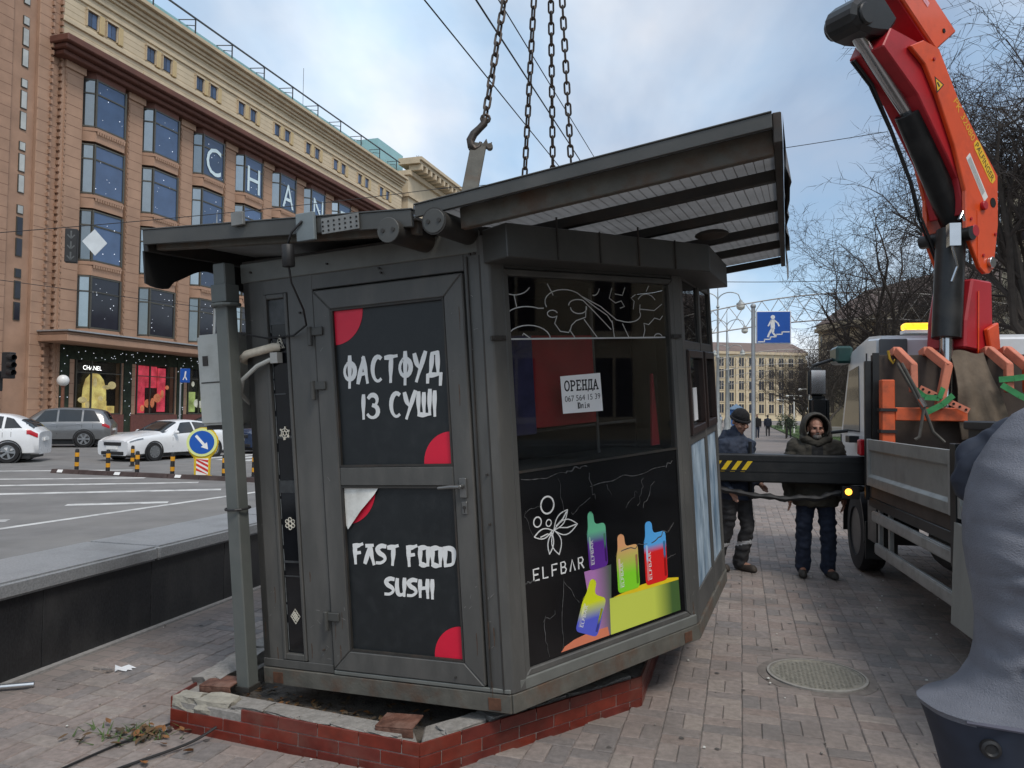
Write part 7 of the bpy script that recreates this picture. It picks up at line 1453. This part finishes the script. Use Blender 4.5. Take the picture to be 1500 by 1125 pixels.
# ---- man in navy jacket and beanie
L1 = [((0.09,0,0.90), (0.10,-0.07,0.49), (0.10,0.04,0.10), (0.11,-0.13,0.05)), ((-0.09,0,0.90), (-0.10,0.05,0.49), (-0.10,0.22,0.10), (-0.11,0.06,0.05))]
A1 = [((0.205,0.01,1.40), (0.27,0.06,1.13), (0.22,-0.14,0.98)), ((-0.205,0.01,1.40), (-0.28,0.05,1.13), (-0.24,-0.10,0.93))]
p1o, T1 = make_body('person', 'person in a black beanie and navy work jacket looking down beside the kiosk', (2.52, 8.42, 0), rad(34), L1, A1, (0,-0.05,1.665), rad(-12), rad(22), skin)
navy = mat('navy_cloth', (0.020,0.030,0.055), 0.8, var=0.25, scale=9, bump=0.25, bscale=60); grey_c = mat('patch_grey', (0.20,0.20,0.20), 0.7); red_c = mat('badge_red', (0.30,0.03,0.03), 0.7)
mb = MB(); ringloft(mb, [(0,0,0.80,0.215,0.165), (0,0,0.92,0.22,0.17), (0,0,1.10,0.215,0.165), (0,-0.005,1.28,0.225,0.165), (0,0,1.40,0.215,0.145), (0,0.005,1.49,0.13,0.11)]); capsule(mb, (0,0.02,1.46), 0.10, (0,0.0,1.555), 0.085)
for s, e, w in A1: capsule(mb, s, 0.088, e, 0.075); capsule(mb, e, 0.075, Vector(w).lerp(Vector(e), 0.08), 0.055)
for x in (-0.09, 0, 0.09): capsule(mb, (x,0.12,1.44), 0.062, (x*0.8,0.10,1.54), 0.045)
jk = organic('jacket', mb, 0.013, [navy, grey_c, red_c], lambda c: 1 if (0.10 < c.x < 0.19 and 1.22 < c.z < 1.28 and c.y < -0.08) else (2 if (-0.17 < c.x < -0.06 and 1.245 < c.z < 1.262 and c.y < -0.1) else 0), p1o, 4, 0.013, 8, 3)
m = MB(); m.box(-0.012, 0.012, -0.20, -0.165, 0.82, 1.45); m.build('jacket_zip', blk, p1o, bevel=0.004)
gtr = mat('grey_work_trousers', (0.040,0.040,0.042), 0.85, var=0.25, scale=9, bump=0.2, bscale=70); refl = mat('reflective_tape', (0.62,0.63,0.64), 0.35, var=0.1)
trousers(p1o, L1, [gtr, refl], lambda c: 1 if 0.285 < c.z + c.y*0.25 < 0.325 else 0, seed=5, ra=0.085)
boots(p1o, L1, mat('boot_brown', (0.045,0.035,0.028), 0.7, var=0.25, scale=12))
R3 = T1.to_3x3(); mb = MB(); mb.ell(T1 @ Vector((0,0.012,0.052)), (0.094,0.110,0.100), 18, 12, T=R3)
bn_ = organic('beanie', mb, 0.008, mat('beanie_black', (0.010,0.010,0.012), 0.95, var=0.3, scale=40, bump=0.4, bscale=140), None, p1o, 2, 0.003, 25)
m = MB(); P = [T1 @ Vector((0.095*math.cos(a), 0.010+0.110*math.sin(a), 0.030)) for a in [i*math.pi/12 for i in range(24)]]; m.tube(P, 0.016, 8, closed=True); m.build('beanie_cuff', MATS['beanie_black'], p1o, smooth=True)
# ---- man in hooded parka
L2 = [((0.095,0,0.90), (0.125,-0.02,0.49), (0.13,0.02,0.10), (0.17,-0.13,0.05)), ((-0.095,0,0.90), (-0.125,-0.02,0.49), (-0.13,0.02,0.10), (-0.15,-0.14,0.05))]
A2 = [((0.21,0.01,1.40), (0.29,0.03,1.12), (0.275,-0.06,0.86)), ((-0.21,0.01,1.40), (-0.29,0.03,1.12), (-0.275,-0.06,0.86))]
p2o, T2 = make_body('person', 'person in a dark olive hooded parka and jeans standing by the lorry wheel', (3.32, 8.22, 0), rad(-14), L2, A2, (0,-0.03,1.60), rad(6), rad(2), skin2)
olive = mat('olive_parka', (0.040,0.035,0.026), 0.85, var=0.25, scale=8, bump=0.25, bscale=60); lining = mat('parka_lining', (0.012,0.012,0.013), 0.9)
mb = MB(); ringloft(mb, [(0,0,0.76,0.235,0.175), (0,0,0.90,0.235,0.175), (0,0,1.10,0.228,0.17), (0,-0.005,1.28,0.235,0.17), (0,0,1.39,0.225,0.15), (0,0.005,1.47,0.14,0.115)]); capsule(mb, (0,0.02,1.43), 0.11, (0,0.02,1.49), 0.10)
for s, e, w in A2: capsule(mb, s, 0.092, e, 0.080); capsule(mb, e, 0.080, Vector(w).lerp(Vector(e), 0.06), 0.060)
organic('parka', mb, 0.013, [olive, lining], lambda c: 1 if (abs(c.x) < 0.055 and c.y < -0.10 and c.z > 1.22) else 0, p2o, 4, 0.014, 8, 11)
# hood: open shell round the head
m = MB(); rows = []
for i in range(13):
    a = rad(-122 + 244*i/12)      # sweep from one side over the crown to the other, around an axis along y
    for j in range(9):
        b = j/8; y = -0.115 + 0.255*b; rr_ = (0.112 + 0.026*math.sin(math.pi*b))*(1.0 if b < 0.7 else 1 - (b-0.7)*2.2); rows.append(Vector((math.sin(a)*rr_*1.02, y, 1.60 + math.cos(a)*rr_*1.18 + (0.012 if j == 0 else 0))))
def grid(m, rows, nx, ny, th):
    o = len(rows); c = Vector((0,0.02,1.58)); vs = rows + [p + (p-c).normalized()*th for p in rows]; fs = []
    for i in range(nx-1):
        for j in range(ny-1): q = (i*ny+j, i*ny+j+1, (i+1)*ny+j+1, (i+1)*ny+j); fs += [q[::-1], tuple(k+o for k in q)]
    for i in range(nx-1): a, b = i*ny, (i+1)*ny; fs.append((a, b, b+o, a+o)); a += ny-1; b += ny-1; fs.append((b, a, a+o, b+o))
    for j in range(ny-1): a, b = j, j+1; fs.append((b, a, a+o, b+o)); a += (nx-1)*ny; b += (nx-1)*ny; fs.append((a, b, b+o, a+o))
    m.add(vs, fs)
grid(m, rows, 13, 9, 0.018); m.build('hood', olive, p2o, smooth=True)
mb = MB(); capsule(mb, (-0.12,-0.07,1.49), 0.045, (0.0,-0.12,1.43), 0.04); capsule(mb, (0.12,-0.07,1.49), 0.045, (0.0,-0.12,1.43), 0.04); capsule(mb, (-0.12,-0.05,1.49), 0.05, (-0.125,0.02,1.55), 0.035); capsule(mb, (0.12,-0.05,1.49), 0.05, (0.125,0.02,1.55), 0.035); capsule(mb, (-0.09,0.10,1.46), 0.07, (0.09,0.10,1.46), 0.07)
organic('hood_collar', mb, 0.011, olive, None, p2o, 4, 0.008, 12, 2)
mb = MB(); R3 = T2.to_3x3(); mb.ell(T2 @ Vector((0,-0.062,-0.080)), (0.046,0.040,0.036), 14, 10, T=R3); mb.ell(T2 @ Vector((0,-0.100,-0.047)), (0.028,0.010,0.008), 12, 8, T=R3)
organic('beard', mb, 0.006, mat('grey_beard', (0.22,0.20,0.18), 0.9, var=0.4, scale=60, bump=0.5, bscale=200), None, p2o, 1, 0.003, 60)
jean = mat('dark_jeans', (0.014,0.021,0.042), 0.85, var=0.3, scale=10, bump=0.2, bscale=90)
trousers(p2o, L2, [jean], None, seed=9, ra=0.082, rk=0.085, rthigh=0.11, fold=0.013)
boots(p2o, L2, mat('shoe_dark', (0.030,0.026,0.022), 0.65, var=0.25, scale=12))
# ---- person close by at the right edge: grey-blue jacket
L3 = [((0.10,0,0.98), (0.11,-0.02,0.54), (0.12,0.02,0.10), (0.14,-0.13,0.05)), ((-0.10,0,0.98), (-0.11,-0.02,0.54), (-0.12,0.02,0.10), (-0.14,-0.13,0.05))]
A3 = [((0.23,0.0,1.56), (0.36,0.02,1.28), (0.20,0.26,1.22)), ((-0.22,0.0,1.58), (-0.18,0.16,1.40), (0.0,0.34,1.50))]
p3o, T3 = make_body('person', 'person in a grey blue jacket at the right edge, close to the viewer', (1.66, 2.0, 0), rad(0), L3, A3, (0.12,0.05,1.83), rad(160), 0, skin)
gj = mat('grey_blue_jacket', (0.150,0.157,0.183), 0.8, var=0.16, scale=7, bump=0.5, bscale=260, dirt=(0.11,0.116,0.138), dscale=3, damt=0.4); nv_ = mat('navy_lining', (0.018,0.024,0.040), 0.7, var=0.25, scale=8)
k_ = 2.0/1.85
prof = [(0.66,1.11), (0.80,1.10), (0.882,1.076), (0.95,1.055), (1.008,1.034), (1.046,1.018), (1.052,1.014), (1.054,1.016), (1.066,1.066), (1.096,1.112), (1.136,1.147), (1.185,1.165), (1.25,1.168), (1.31,1.16), (1.37,1.145), (1.43,1.135), (1.50,1.137), (1.563,1.147), (1.63,1.169), (1.70,1.21), (1.757,1.26), (1.80,1.33), (1.83,1.42)]   # z, left outline x
rows = []; NS = 150
for z, xl in prof:
    z2 = 1.75 + (z-1.75)*k_; xl2 = xl*k_; xr = 2.15 if z < 1.5 else 2.15 - (z-1.5)*0.9; cx = (xl2+xr)/2 - 1.66; rx_ = (xr-xl2)/2; ry_ = 0.21 if z < 1.6 else 0.21 - (z-1.6)*0.45; ring_ = []
    for k in range(NS):
        a = 2*math.pi*k/NS; ca, sa = math.cos(a), math.sin(a); e_ = 0.80; px = cx + rx_*math.copysign(abs(ca)**e_, ca); py = ry_*math.copysign(abs(sa)**e_, sa)
        q = Vector((px*3.2 + z2*2.2, py*3.2, z2*3.0 - px*1.5)); f_ = 0.016*noise.noise(q) + 0.010*abs(noise.noise(q*2.1)) + 0.005*noise.noise(q*5.0)
        ring_.append(Vector((px + ca*f_*0.5, py + sa*f_*1.8, z2)))
    rows.append(ring_)
# folds of the cloth: soft ridges and creases along short lines (x0, z0, x1, z1, width, height)
rf = random.Random(12); FO = [(-0.30,1.75,-0.30,1.0,0.012,-0.012), (-0.50,1.24,-0.18,1.16,0.022,0.020), (-0.48,1.34,-0.22,1.30,0.020,0.016), (-0.50,1.14,-0.10,1.10,0.018,0.018), (-0.42,1.62,-0.16,1.44,0.024,0.018), (-0.46,1.48,-0.20,1.40,0.018,-0.014), (-0.40,1.12,-0.52,1.02,0.020,0.020), (-0.25,1.10,-0.36,0.98,0.018,0.016), (-0.20,1.70,-0.05,1.40,0.03,0.02)]
for i in range(46):
    x_, z_ = rf.uniform(-0.56, 0.2), rf.uniform(0.72, 1.72); a_ = rf.choice((rf.uniform(-0.9, -0.2), rf.uniform(1.1, 1.9), rf.uniform(0.4, 1.0))); l_ = rf.uniform(0.06, 0.22); FO.append((x_, z_, x_ + math.cos(a_)*l_, z_ + math.sin(a_)*l_, rf.uniform(0.008, 0.014), rf.choice((1, -1, -1))*rf.uniform(0.008, 0.016)))
def fold_d(x, z):
    r = 0.0
    for x0, z0, x1, z1, w, h in FO:
        dx_, dz_ = x1-x0, z1-z0; t = max(0, min(1, ((x-x0)*dx_ + (z-z0)*dz_)/(dx_*dx_ + dz_*dz_))); d2 = (x-x0-t*dx_)**2 + (z-z0-t*dz_)**2
        if d2 < 9*w*w: r += 0.8*h*math.exp(-d2/(w*w))*(0.35 + 0.65*math.sin(math.pi*min(1, max(0, 0.15+0.7*t))))
    return r
fine = []
for i in range(len(rows)-1):
    n_ = max(1, int(abs(prof[i+1][0]-prof[i][0])/0.007))
    for j in range(n_):
        t = j/n_; fr_ = []
        for a, b_ in zip(rows[i], rows[i+1]):
            p = a.lerp(b_, t); dn = fold_d(p.x, p.z) if p.y < 0.02 else 0.0; fr_.append(p + Vector((-0.4*dn, -dn, 0)))
        fine.append(fr_)
fine.append(rows[-1])
mb = MB(); mb.loft(fine)
for fi, f_ in enumerate(mb.f):
    c = sum((mb.v[i] for i in f_), Vector())/len(f_)
    if c.z < 0.985 + 0.10*(c.x + 0.50): mb.m[fi] = 1
jk3 = mb.build('jacket', [gj, nv_], p3o, smooth=55)
for s0, e0, w0 in A3[:1]:
    mb = MB(); capsule(mb, s0, 0.12, e0, 0.10); capsule(mb, e0, 0.10, w0, 0.075); organic('sleeve', mb, 0.013, gj, None, p3o, 4, 0.012, 7)
def on_jacket(x, z):
    """front surface point of the jacket near x, z"""
    best = min((p for r in fine for p in r if p.y < 0), key=lambda p: (p.x-x)**2 + (p.z-z)**2); return Vector((x, best.y - 0.003, z))
for pts in ([(-0.27,1.74), (-0.30,1.60), (-0.31,1.45), (-0.29,1.30), (-0.27,1.15), (-0.27,1.03)], [(-0.16,1.05), (-0.3,1.01), (-0.42,0.995), (-0.52,0.99)]):
    m = MB(); m.tube([on_jacket(*p) for p in pts], 0.006, 6); m.build('seam', mat('seam_dark', (0.10,0.10,0.13), 0.8), p3o, smooth=True)
mb = MB(); mb.ell((-0.27,0.17,1.585), (0.115,0.10,0.105), 18, 12); mb.ell((-0.19,0.15,1.66), (0.13,0.10,0.10), 16, 12); mb.ell((-0.24,0.16,1.52), (0.10,0.09,0.07), 16, 12); organic('hood', mb, 0.009, nv_, None, p3o, 5, 0.018, 7, 7)
for x, z in ((-0.475,0.935), (-0.425,0.825)):
    m = MB(); c = on_jacket(x, z); m.lathe([(0.024,-0.004), (0.022,0.008), (0.015,0.011), (0.011,0.007), (0.002,0.007)], 18, T=Matrix.Translation(c) @ Vector((-0.35,-0.95,0)).to_track_quat('Z', 'Y').to_matrix().to_4x4()); m.build('snap_button', blk, p3o, smooth=40)
m = MB(); m.box(-0.30, -0.16, -0.235, -0.185, 1.03, 1.07); m.build('strap_tab', blk, p3o, bevel=0.008)
trousers(p3o, L3, [jean], None, seed=2); boots(p3o, L3, MATS['shoe_dark'])
mb = MB(); mb.ell((0.12,0.04,1.875), (0.10,0.115,0.095), 16, 10); organic('knit_cap', mb, 0.009, nv_, None, p3o, 2, 0.003, 20)
# ---- far walkers
def walker(loc, rz, label, h, coat, leg, stride):
    mb = MB(); ringloft(mb, [(0,0,0.80,0.19,0.13), (0,0,1.1,0.20,0.14), (0,0,1.38,0.21,0.13), (0,0,1.48,0.10,0.09)], 14)
    for s in (-1, 1): capsule(mb, (s*0.09,0,0.86), 0.10, (s*0.10,-0.03+s*stride*0.5,0.47), 0.075, 10); capsule(mb, (s*0.10,-0.03+s*stride*0.5,0.47), 0.075, (s*0.10,s*stride,0.08), 0.06, 10); capsule(mb, (s*0.10,s*stride+0.02,0.045), 0.045, (s*0.11,s*stride-0.14,0.04), 0.04, 10); capsule(mb, (s*0.21,0,1.38), 0.075, (s*0.27,0.03,1.1), 0.062, 10); capsule(mb, (s*0.27,0.03,1.1), 0.06, (s*0.25,-0.08,0.86), 0.045, 10); capsule(mb, (s*0.25,-0.08,0.84), 0.035, (s*0.25,-0.10,0.76), 0.03, 8)
    capsule(mb, (0,0,1.48), 0.06, (0,-0.01,1.56), 0.055, 10); mb.ell((0,-0.01,1.655), (0.08,0.10,0.118), 12, 9)
    o = organic('person', mb, 0.022, [coat, leg, skin, eye_d], lambda c: 2 if (c.z > 1.54 and c.y < -0.02 and c.z < 1.70) else (3 if c.z > 1.56 else (0 if c.z > 0.78 else 1)), None, 3); o.location = loc; o.rotation_euler = (0,0,rz); o.scale = (h,)*3; tag(o, label, 'person', 'people far along the pavement')
walker(S(1.1, 58, 0), rad(-10), 'tiny dark figure walking far off, left of the lorry mirror', 1.0, MATS['beanie_black'], jean, 0.16)
walker(S(3.4, 60, 0), rad(-40), 'tiny dark figure far off next to the hooded person', 1.0, lining, gtr, 0.12)
walker(S(2.0, 63, 0), rad(160), 'tiny figure in dark coat just behind the far walker', 0.97, nv_, gtr, 0.14)
# ================================================================= bare trees
bark = mat('bark', (0.050,0.042,0.036), 0.9, var=0.3, scale=6, bump=0.6, bscale=25); twig_m = mat('twigs', (0.045,0.036,0.031), 0.9, var=0.25, scale=3)
def bare_tree(name, label, loc, h, seed, r0=0.2, counts=(6,6,7,6,4), lean=(0,0), trunk_frac=0.28, upb=0.10, droop=0.05, spread=1.0, group='bare trees along the pavement'):
    R = random.Random(seed); t = thing(name, label, 'tree', loc, group=group); tm = MB(); cm = MB()
    Ls = [h*trunk_frac, h*0.46*spread, h*0.25*spread, h*0.135*spread, h*0.068*spread, h*0.035*spread]
    def grow(p, d, L, r, lev):
        n = (5, 6, 5, 4, 3, 2)[lev]; P = [p]; RR = [r]; dd = d.copy()
        for i in range(n):
            j = (0.06, 0.16, 0.20, 0.22, 0.25, 0.3)[lev]
            dd = (dd + Vector((R.gauss(0,j), R.gauss(0,j), R.gauss(0,j) + (upb if lev in (1,2) else (-droop if lev >= 4 else 0.02))))).normalized()
            p = p + dd*(L/n); P.append(p); RR.append(r*(1 - (0.35 if lev == 0 else 0.72)*(i+1)/n))
        (tm if lev < 2 else cm).tube(P, RR, (10, 7, 5, 4, 3, 3)[lev], cap=lev < 2)
        if lev >= len(counts): return
        k = counts[lev]
        for c in range(k):
            f = (0.55 + 0.45*(c+0.5)/k) if lev == 0 else (0.22 + 0.78*(c + R.random())/k)
            x = f*n; i = min(n-1, int(x)); q = P[i].lerp(P[i+1], x-i); ax = (P[i+1]-P[i]).normalized(); o = ax.orthogonal().normalized(); o.rotate(Matrix.Rotation(R.uniform(0, 6.28) if lev else (2*math.pi*c/k + R.uniform(-.4,.4)), 3, ax))
            ang = rad(R.uniform(28, 58) if lev else R.uniform(22, 50)); nd = ax*math.cos(ang) + o*math.sin(ang)
            grow(q, nd, Ls[lev+1]*R.uniform(0.65, 1.15), max(0.0065, RR[i]*(0.70 if lev else 0.60)*R.uniform(0.7,1)), lev+1)
    grow(Vector((0,0,0)), Vector((lean[0], lean[1], 1)).normalized(), Ls[0], r0, 0)
    tm.build('trunk', bark, t, smooth=True, fix=False); cm.build('crown', twig_m, t, smooth=False, fix=False); return t
bare_tree('bare_tree', 'tallest bare tree, its branches spreading behind the crane boom', (11.3, 16.2, 0), 15.5, 3, 0.30, (7,7,8,7,4), (-0.02, 0), 0.28, 0.07, 0.12, 0.88)
bare_tree('bare_tree', 'bare tree with two crooked trunks seen right of the crane column', (12.9, 19.0, 0), 11.0, 8, 0.20, (4,6,6,5,3), (0.05, 0), 0.34)
bare_tree('bare_tree', 'bushy bare tree between the blue sign and the crane', (15.0, 29.5, 0), 13.2, 14, 0.32, (7,7,8,6,4), (0, 0), 0.22, 0.08, 0.08, 1.0)
bare_tree('bare_tree', 'bare tree behind the lorry cab roof, close to the light arch', (19.6, 36.0, 0), 11.5, 21, 0.24, (6,6,7,6,3), (0, 0), 0.24)
for k, (r, f, h, lab) in enumerate(((5.2, 50, 8.5, 'small bare tree nearest the lorry mirror'), (5.0, 62, 8.6, 'small bare tree in the middle of the far row'), (5.4, 76, 9.0, 'small bare tree near the far end of the row'), (7.5, 92, 9.5, 'farthest small bare tree at the end of the row'), (8.8, 57, 9.5, 'bare tree standing back on the lawn behind the low wall'), (10.5, 72, 10, 'bare tree farther back on the lawn'))):
    bare_tree('bare_tree', lab, S(r, f, 0), h, 30+k, 0.18, (8,7,7,5,3), (0,0), 0.26, 0.10, 0.03, 0.95)
# ================================================================= far buildings
def far_building(name, label, loc, rz, w, d, h, wall_m, cols, rows, ww, wh, roof=0, pil=True, z0=1.5):
    t = thing(name, label, 'building', loc, (0,0,rz)); m = MB(); m.box(-w/2, w/2, 0, d, 0, h); m.build('wall', wall_m, t)
    m = MB(); m.box(-w/2-0.4, w/2+0.4, -0.6, d+0.4, h, h+0.7); m.build('cornice', beige2, t)
    if roof: m = MB(); m.ext([(-w/2-0.4, -0.6, h+0.7), (w/2+0.4, -0.6, h+0.7), (w/2+0.4, d/2, h+0.7+roof), (-w/2-0.4, d/2, h+0.7+roof)], (0,0,0.1)); m.ext([(-w/2-0.4, d+0.4, h+0.7), (w/2+0.4, d+0.4, h+0.7), (w/2+0.4, d/2, h+0.7+roof), (-w/2-0.4, d/2, h+0.7+roof)], (0,0,0.1)); m.build('roof', mat('sheet_roof', (0.16,0.11,0.09), 0.7, var=0.15, scale=0.5), t)
    wm = MB(); wm.box(-ww/2, ww/2, -0.06, 0.02, 0, wh); wme = wm.mesh('window', wglass_d); fm = MB(); fm.box(-ww/2-0.15, ww/2+0.15, -0.16, -0.02, -0.25, -0.02); fm.box(-0.05, 0.05, -0.09, -0.061, 0, wh); fme = fm.mesh('frame', beige2)
    pm = MB(); pm.box(-0.28, 0.28, -0.35, 0.05, 0, h-z0-1.0); pme = pm.mesh('pilaster', beige)
    for c in range(cols):
        x = -w/2 + w*(c+0.5)/cols
        for r in range(rows):
            o = add('window', wme, t, (x, 0, z0 + (h-z0-0.6)*r/rows + 0.5)); add('frame', fme, o)
        if pil: add('pilaster', pme, t, (x + w/cols/2, 0, z0))
    return t
yb = mat('yellow_stone', (0.64,0.53,0.35), 0.75, var=0.12, scale=0.3, dirt=(0.54,0.44,0.30), dscale=0.2)  # yellow stone, its tone lightened in place of distance haze
far_building('far_building', 'long yellow stone building with tall pilasters closing the street', (48, 196, 0), rad(9), 62, 15, 17.5, yb, 22, 5, 1.35, 2.3, 3.0)
far_building('side_building', 'brownish gabled building behind the small bare trees', S(17, 84, 0), rad(-17-64), 34, 12, 12.0, mat('tan_render', (0.42,0.33,0.22), 0.8, var=0.15, scale=0.5), 10, 3, 1.3, 2.0, 4.5, False)
far_building('stone_building', 'pale stone building behind the crane at the right edge', (38.5, 38.0, 0), rad(-62), 26, 12, 17, mat('pale_ashlar', (0.52,0.44,0.32), 0.8, var=0.15, scale=0.8, dirt=(0.4,0.33,0.24), dscale=0.5), 8, 4, 1.4, 2.3, 0, False)
far_building('right_block', 'yellowish block far behind the trees on the right side', S(24, 122, 0), rad(-17-70), 60, 14, 17, yb, 18, 5, 1.4, 2.2, 0, False)
far_building('added_reflection_building', 'unseen stone building added on the right to darken reflections in the kiosk glass', S(23, -4, 0), rad(-17-90), 44, 12, 15, MATS['tan_render'], 12, 4, 1.4, 2.2, 0, False)  # added out of view, so the kiosk glass reflects something dark
for k_t, (r_t, f_t) in enumerate(((17, -6), (17.5, 3))): bare_tree('bare_tree', ('bare street tree right of the viewer, nearer the lorry tail', 'bare street tree right of the viewer, farther from the lorry tail')[1-k_t], S(r_t, f_t, 0), 11, 60+k_t, 0.22, (6,6,6,5))
# ================================================================= light arches over the pavement
wl = mat('garland_frame', (0.42,0.40,0.37), 0.6, 0.2, var=0.15)
def light_arch(label, loc, rz, w, h0, rise, dep=1.1):
    t = thing('light_arch', label, 'light arch', loc, (0,0,rz), 'festive wire arches over the pavement'); N = 26
    lo = [Vector((-w/2 + w*i/N, 0, h0 + rise*math.sin(math.pi*i/N))) for i in range(N+1)]; hi = [p + Vector((0,0,dep*(0.75+0.25*math.sin(math.pi*i/N)))) for i, p in enumerate(lo)]
    for nm, P in (('lower_chord', lo), ('upper_chord', hi)): m = MB(); m.tube(P, 0.028, 5); m.build(nm, wl, t, smooth=True)
    m = MB()
    for i in range(N): m.tube([lo[i], hi[i+1]], 0.014, 4); m.tube([hi[i], lo[i+1]], 0.014, 4)
    o = m.build('lattice', wl, t); o['kind'] = 'stuff'
    for s, P in ((-1, lo[0]), (1, lo[-1])):
        m = MB(); m.tube([(P.x, 0, 0), (P.x, 0, P.z + dep)], 0.05, 8); m.build('leg', wl, t, smooth=True)
light_arch('nearest wire light arch crossing behind the blue sign', S(4.2, 33.5, 0), STREET, 17.5, 4.6, 1.1)
light_arch('second wire light arch, lower and farther along the pavement', S(4.0, 62, 0), STREET, 17, 4.6, 1.1)
light_arch('farthest wire light arch along the pavement', S(4.0, 92, 0), STREET, 17, 4.6, 1.1)
# ================================================================= railing, bushes and small far furniture
rl_m = mat('railing_green', (0.016,0.026,0.022), 0.5, var=0.2)
RL = thing('underpass_railing', 'dark green railing of the far underpass behind the person in navy', 'railing', S(-1.35, 14, 0), (0,0,STREET))
for k in range(11):
    m = MB(); m.lathe([(0.10,0), (0.10,0.12), (0.05,0.18), (0.05,0.85), (0.11,0.92), (0.12,1.0), (0.03,1.1)], 10, T=Matrix.Translation((0, k*1.6, 0))); m.build('post', rl_m, RL, smooth=40)
for z in (0.3, 0.95): m = MB(); m.box(-0.03, 0.03, 0, 16, z, z+0.06); m.build('rail', rl_m, RL)
for k in range(80): 
    if k % 8: m = MB() if k == 1 else m; m.box(-0.012, 0.012, k*0.2-0.012, k*0.2+0.012, 0.36, 0.95)
o = m.build('bars', rl_m, RL, fix=False); o['kind'] = 'stuff'
MB().box(-0.2, 0.2, -0.2, 16.4, -0.02, 0.12).build('base', kerb_m, RL)
bush_m = mat('evergreen', (0.030,0.048,0.022), 0.9, var=0.45, scale=5)
def bush(label, loc, r, h, seed):
    R = random.Random(seed); m = MB()
    for i in range(900):
        a = R.uniform(0, 6.28); b = math.acos(R.uniform(-0.2, 1)); q = (0.55 + 0.45*R.random()**0.5)*(0.85 + 0.3*noise.noise(Vector((math.cos(a)*2, math.sin(a)*2, b*2 + seed)))); p = Vector((math.cos(a)*math.sin(b)*r*q, math.sin(a)*math.sin(b)*r*q, h*0.45 + math.cos(b)*h*0.55*q)); s = R.uniform(0.03, 0.07)*r*1.5
        d = Vector((R.gauss(0,1), R.gauss(0,1), R.gauss(0,1))).normalized(); e = d.orthogonal().normalized()*s*0.5; m.add([p - e, p + e, p + d*s*1.5], [(0,1,2)])
    t = thing('evergreen_bush', label, 'bush', loc, group='dark bushes along the pavement'); m.build('foliage', bush_m, t, fix=False); m = MB(); m.tube([(0,0,0), (0,0,h*0.6)], r*0.06, 6); m.build('stem', bark, t)
bush('dark rounded bush at the edge of the far lawn', S(3.1, 58, 0), 0.9, 2.0, 1); bush('dark bush growing behind the railing near the kiosk', S(-2.2, 16, 0), 0.7, 1.2, 2); bush('low dark bush behind the railing, farther off', S(-2.3, 20, 0), 0.8, 1.2, 3)
BB = thing('blue_booth', 'small blue booth far down the pavement', 'booth', S(-0.6, 98, 0), (0,0,STREET)); m = MB(); m.box(-0.9, 0.9, -0.7, 0.7, 0, 2.3); m.build('body', mat('booth_blue', (0.05,0.16,0.42), 0.5, var=0.15), BB, bevel=0.05); m = MB(); m.ext([(-1.1,-0.9,2.3), (1.1,-0.9,2.3), (0,-0.9,3.0)], (0,1.8,0)); m.build('roof', mat('booth_roof', (0.25,0.38,0.55), 0.5), BB); m = MB(); m.box(-0.6, 0.6, -0.72, -0.701, 1.0, 1.9); m.build('hatch', wglass_d, BB)
for k, (r, f, lab) in enumerate(((4.2, 52, 'short white lamp post nearest on the lawn edge'), (4.4, 70, 'short white lamp post in the middle of the lawn edge'), (4.4, 88, 'short white lamp post farthest along the lawn edge'))):
    t = thing('lawn_lamp', lab, 'street lamp', S(r, f, 0), group='short lamp posts along the lawn'); m = MB(); m.lathe([(0.10,0), (0.07,0.2), (0.05,3.4)], 8); m.bar((-0.6,0,3.4), (0.6,0,3.4), 0.05, 0.05); m.build('post', white_p, t, smooth=40)
    for s in (-1, 1): m = MB(); m.ell((s*0.6,0,3.35), (0.14,0.14,0.09), 10, 6); m.build('lamp', white_p, t, smooth=True)
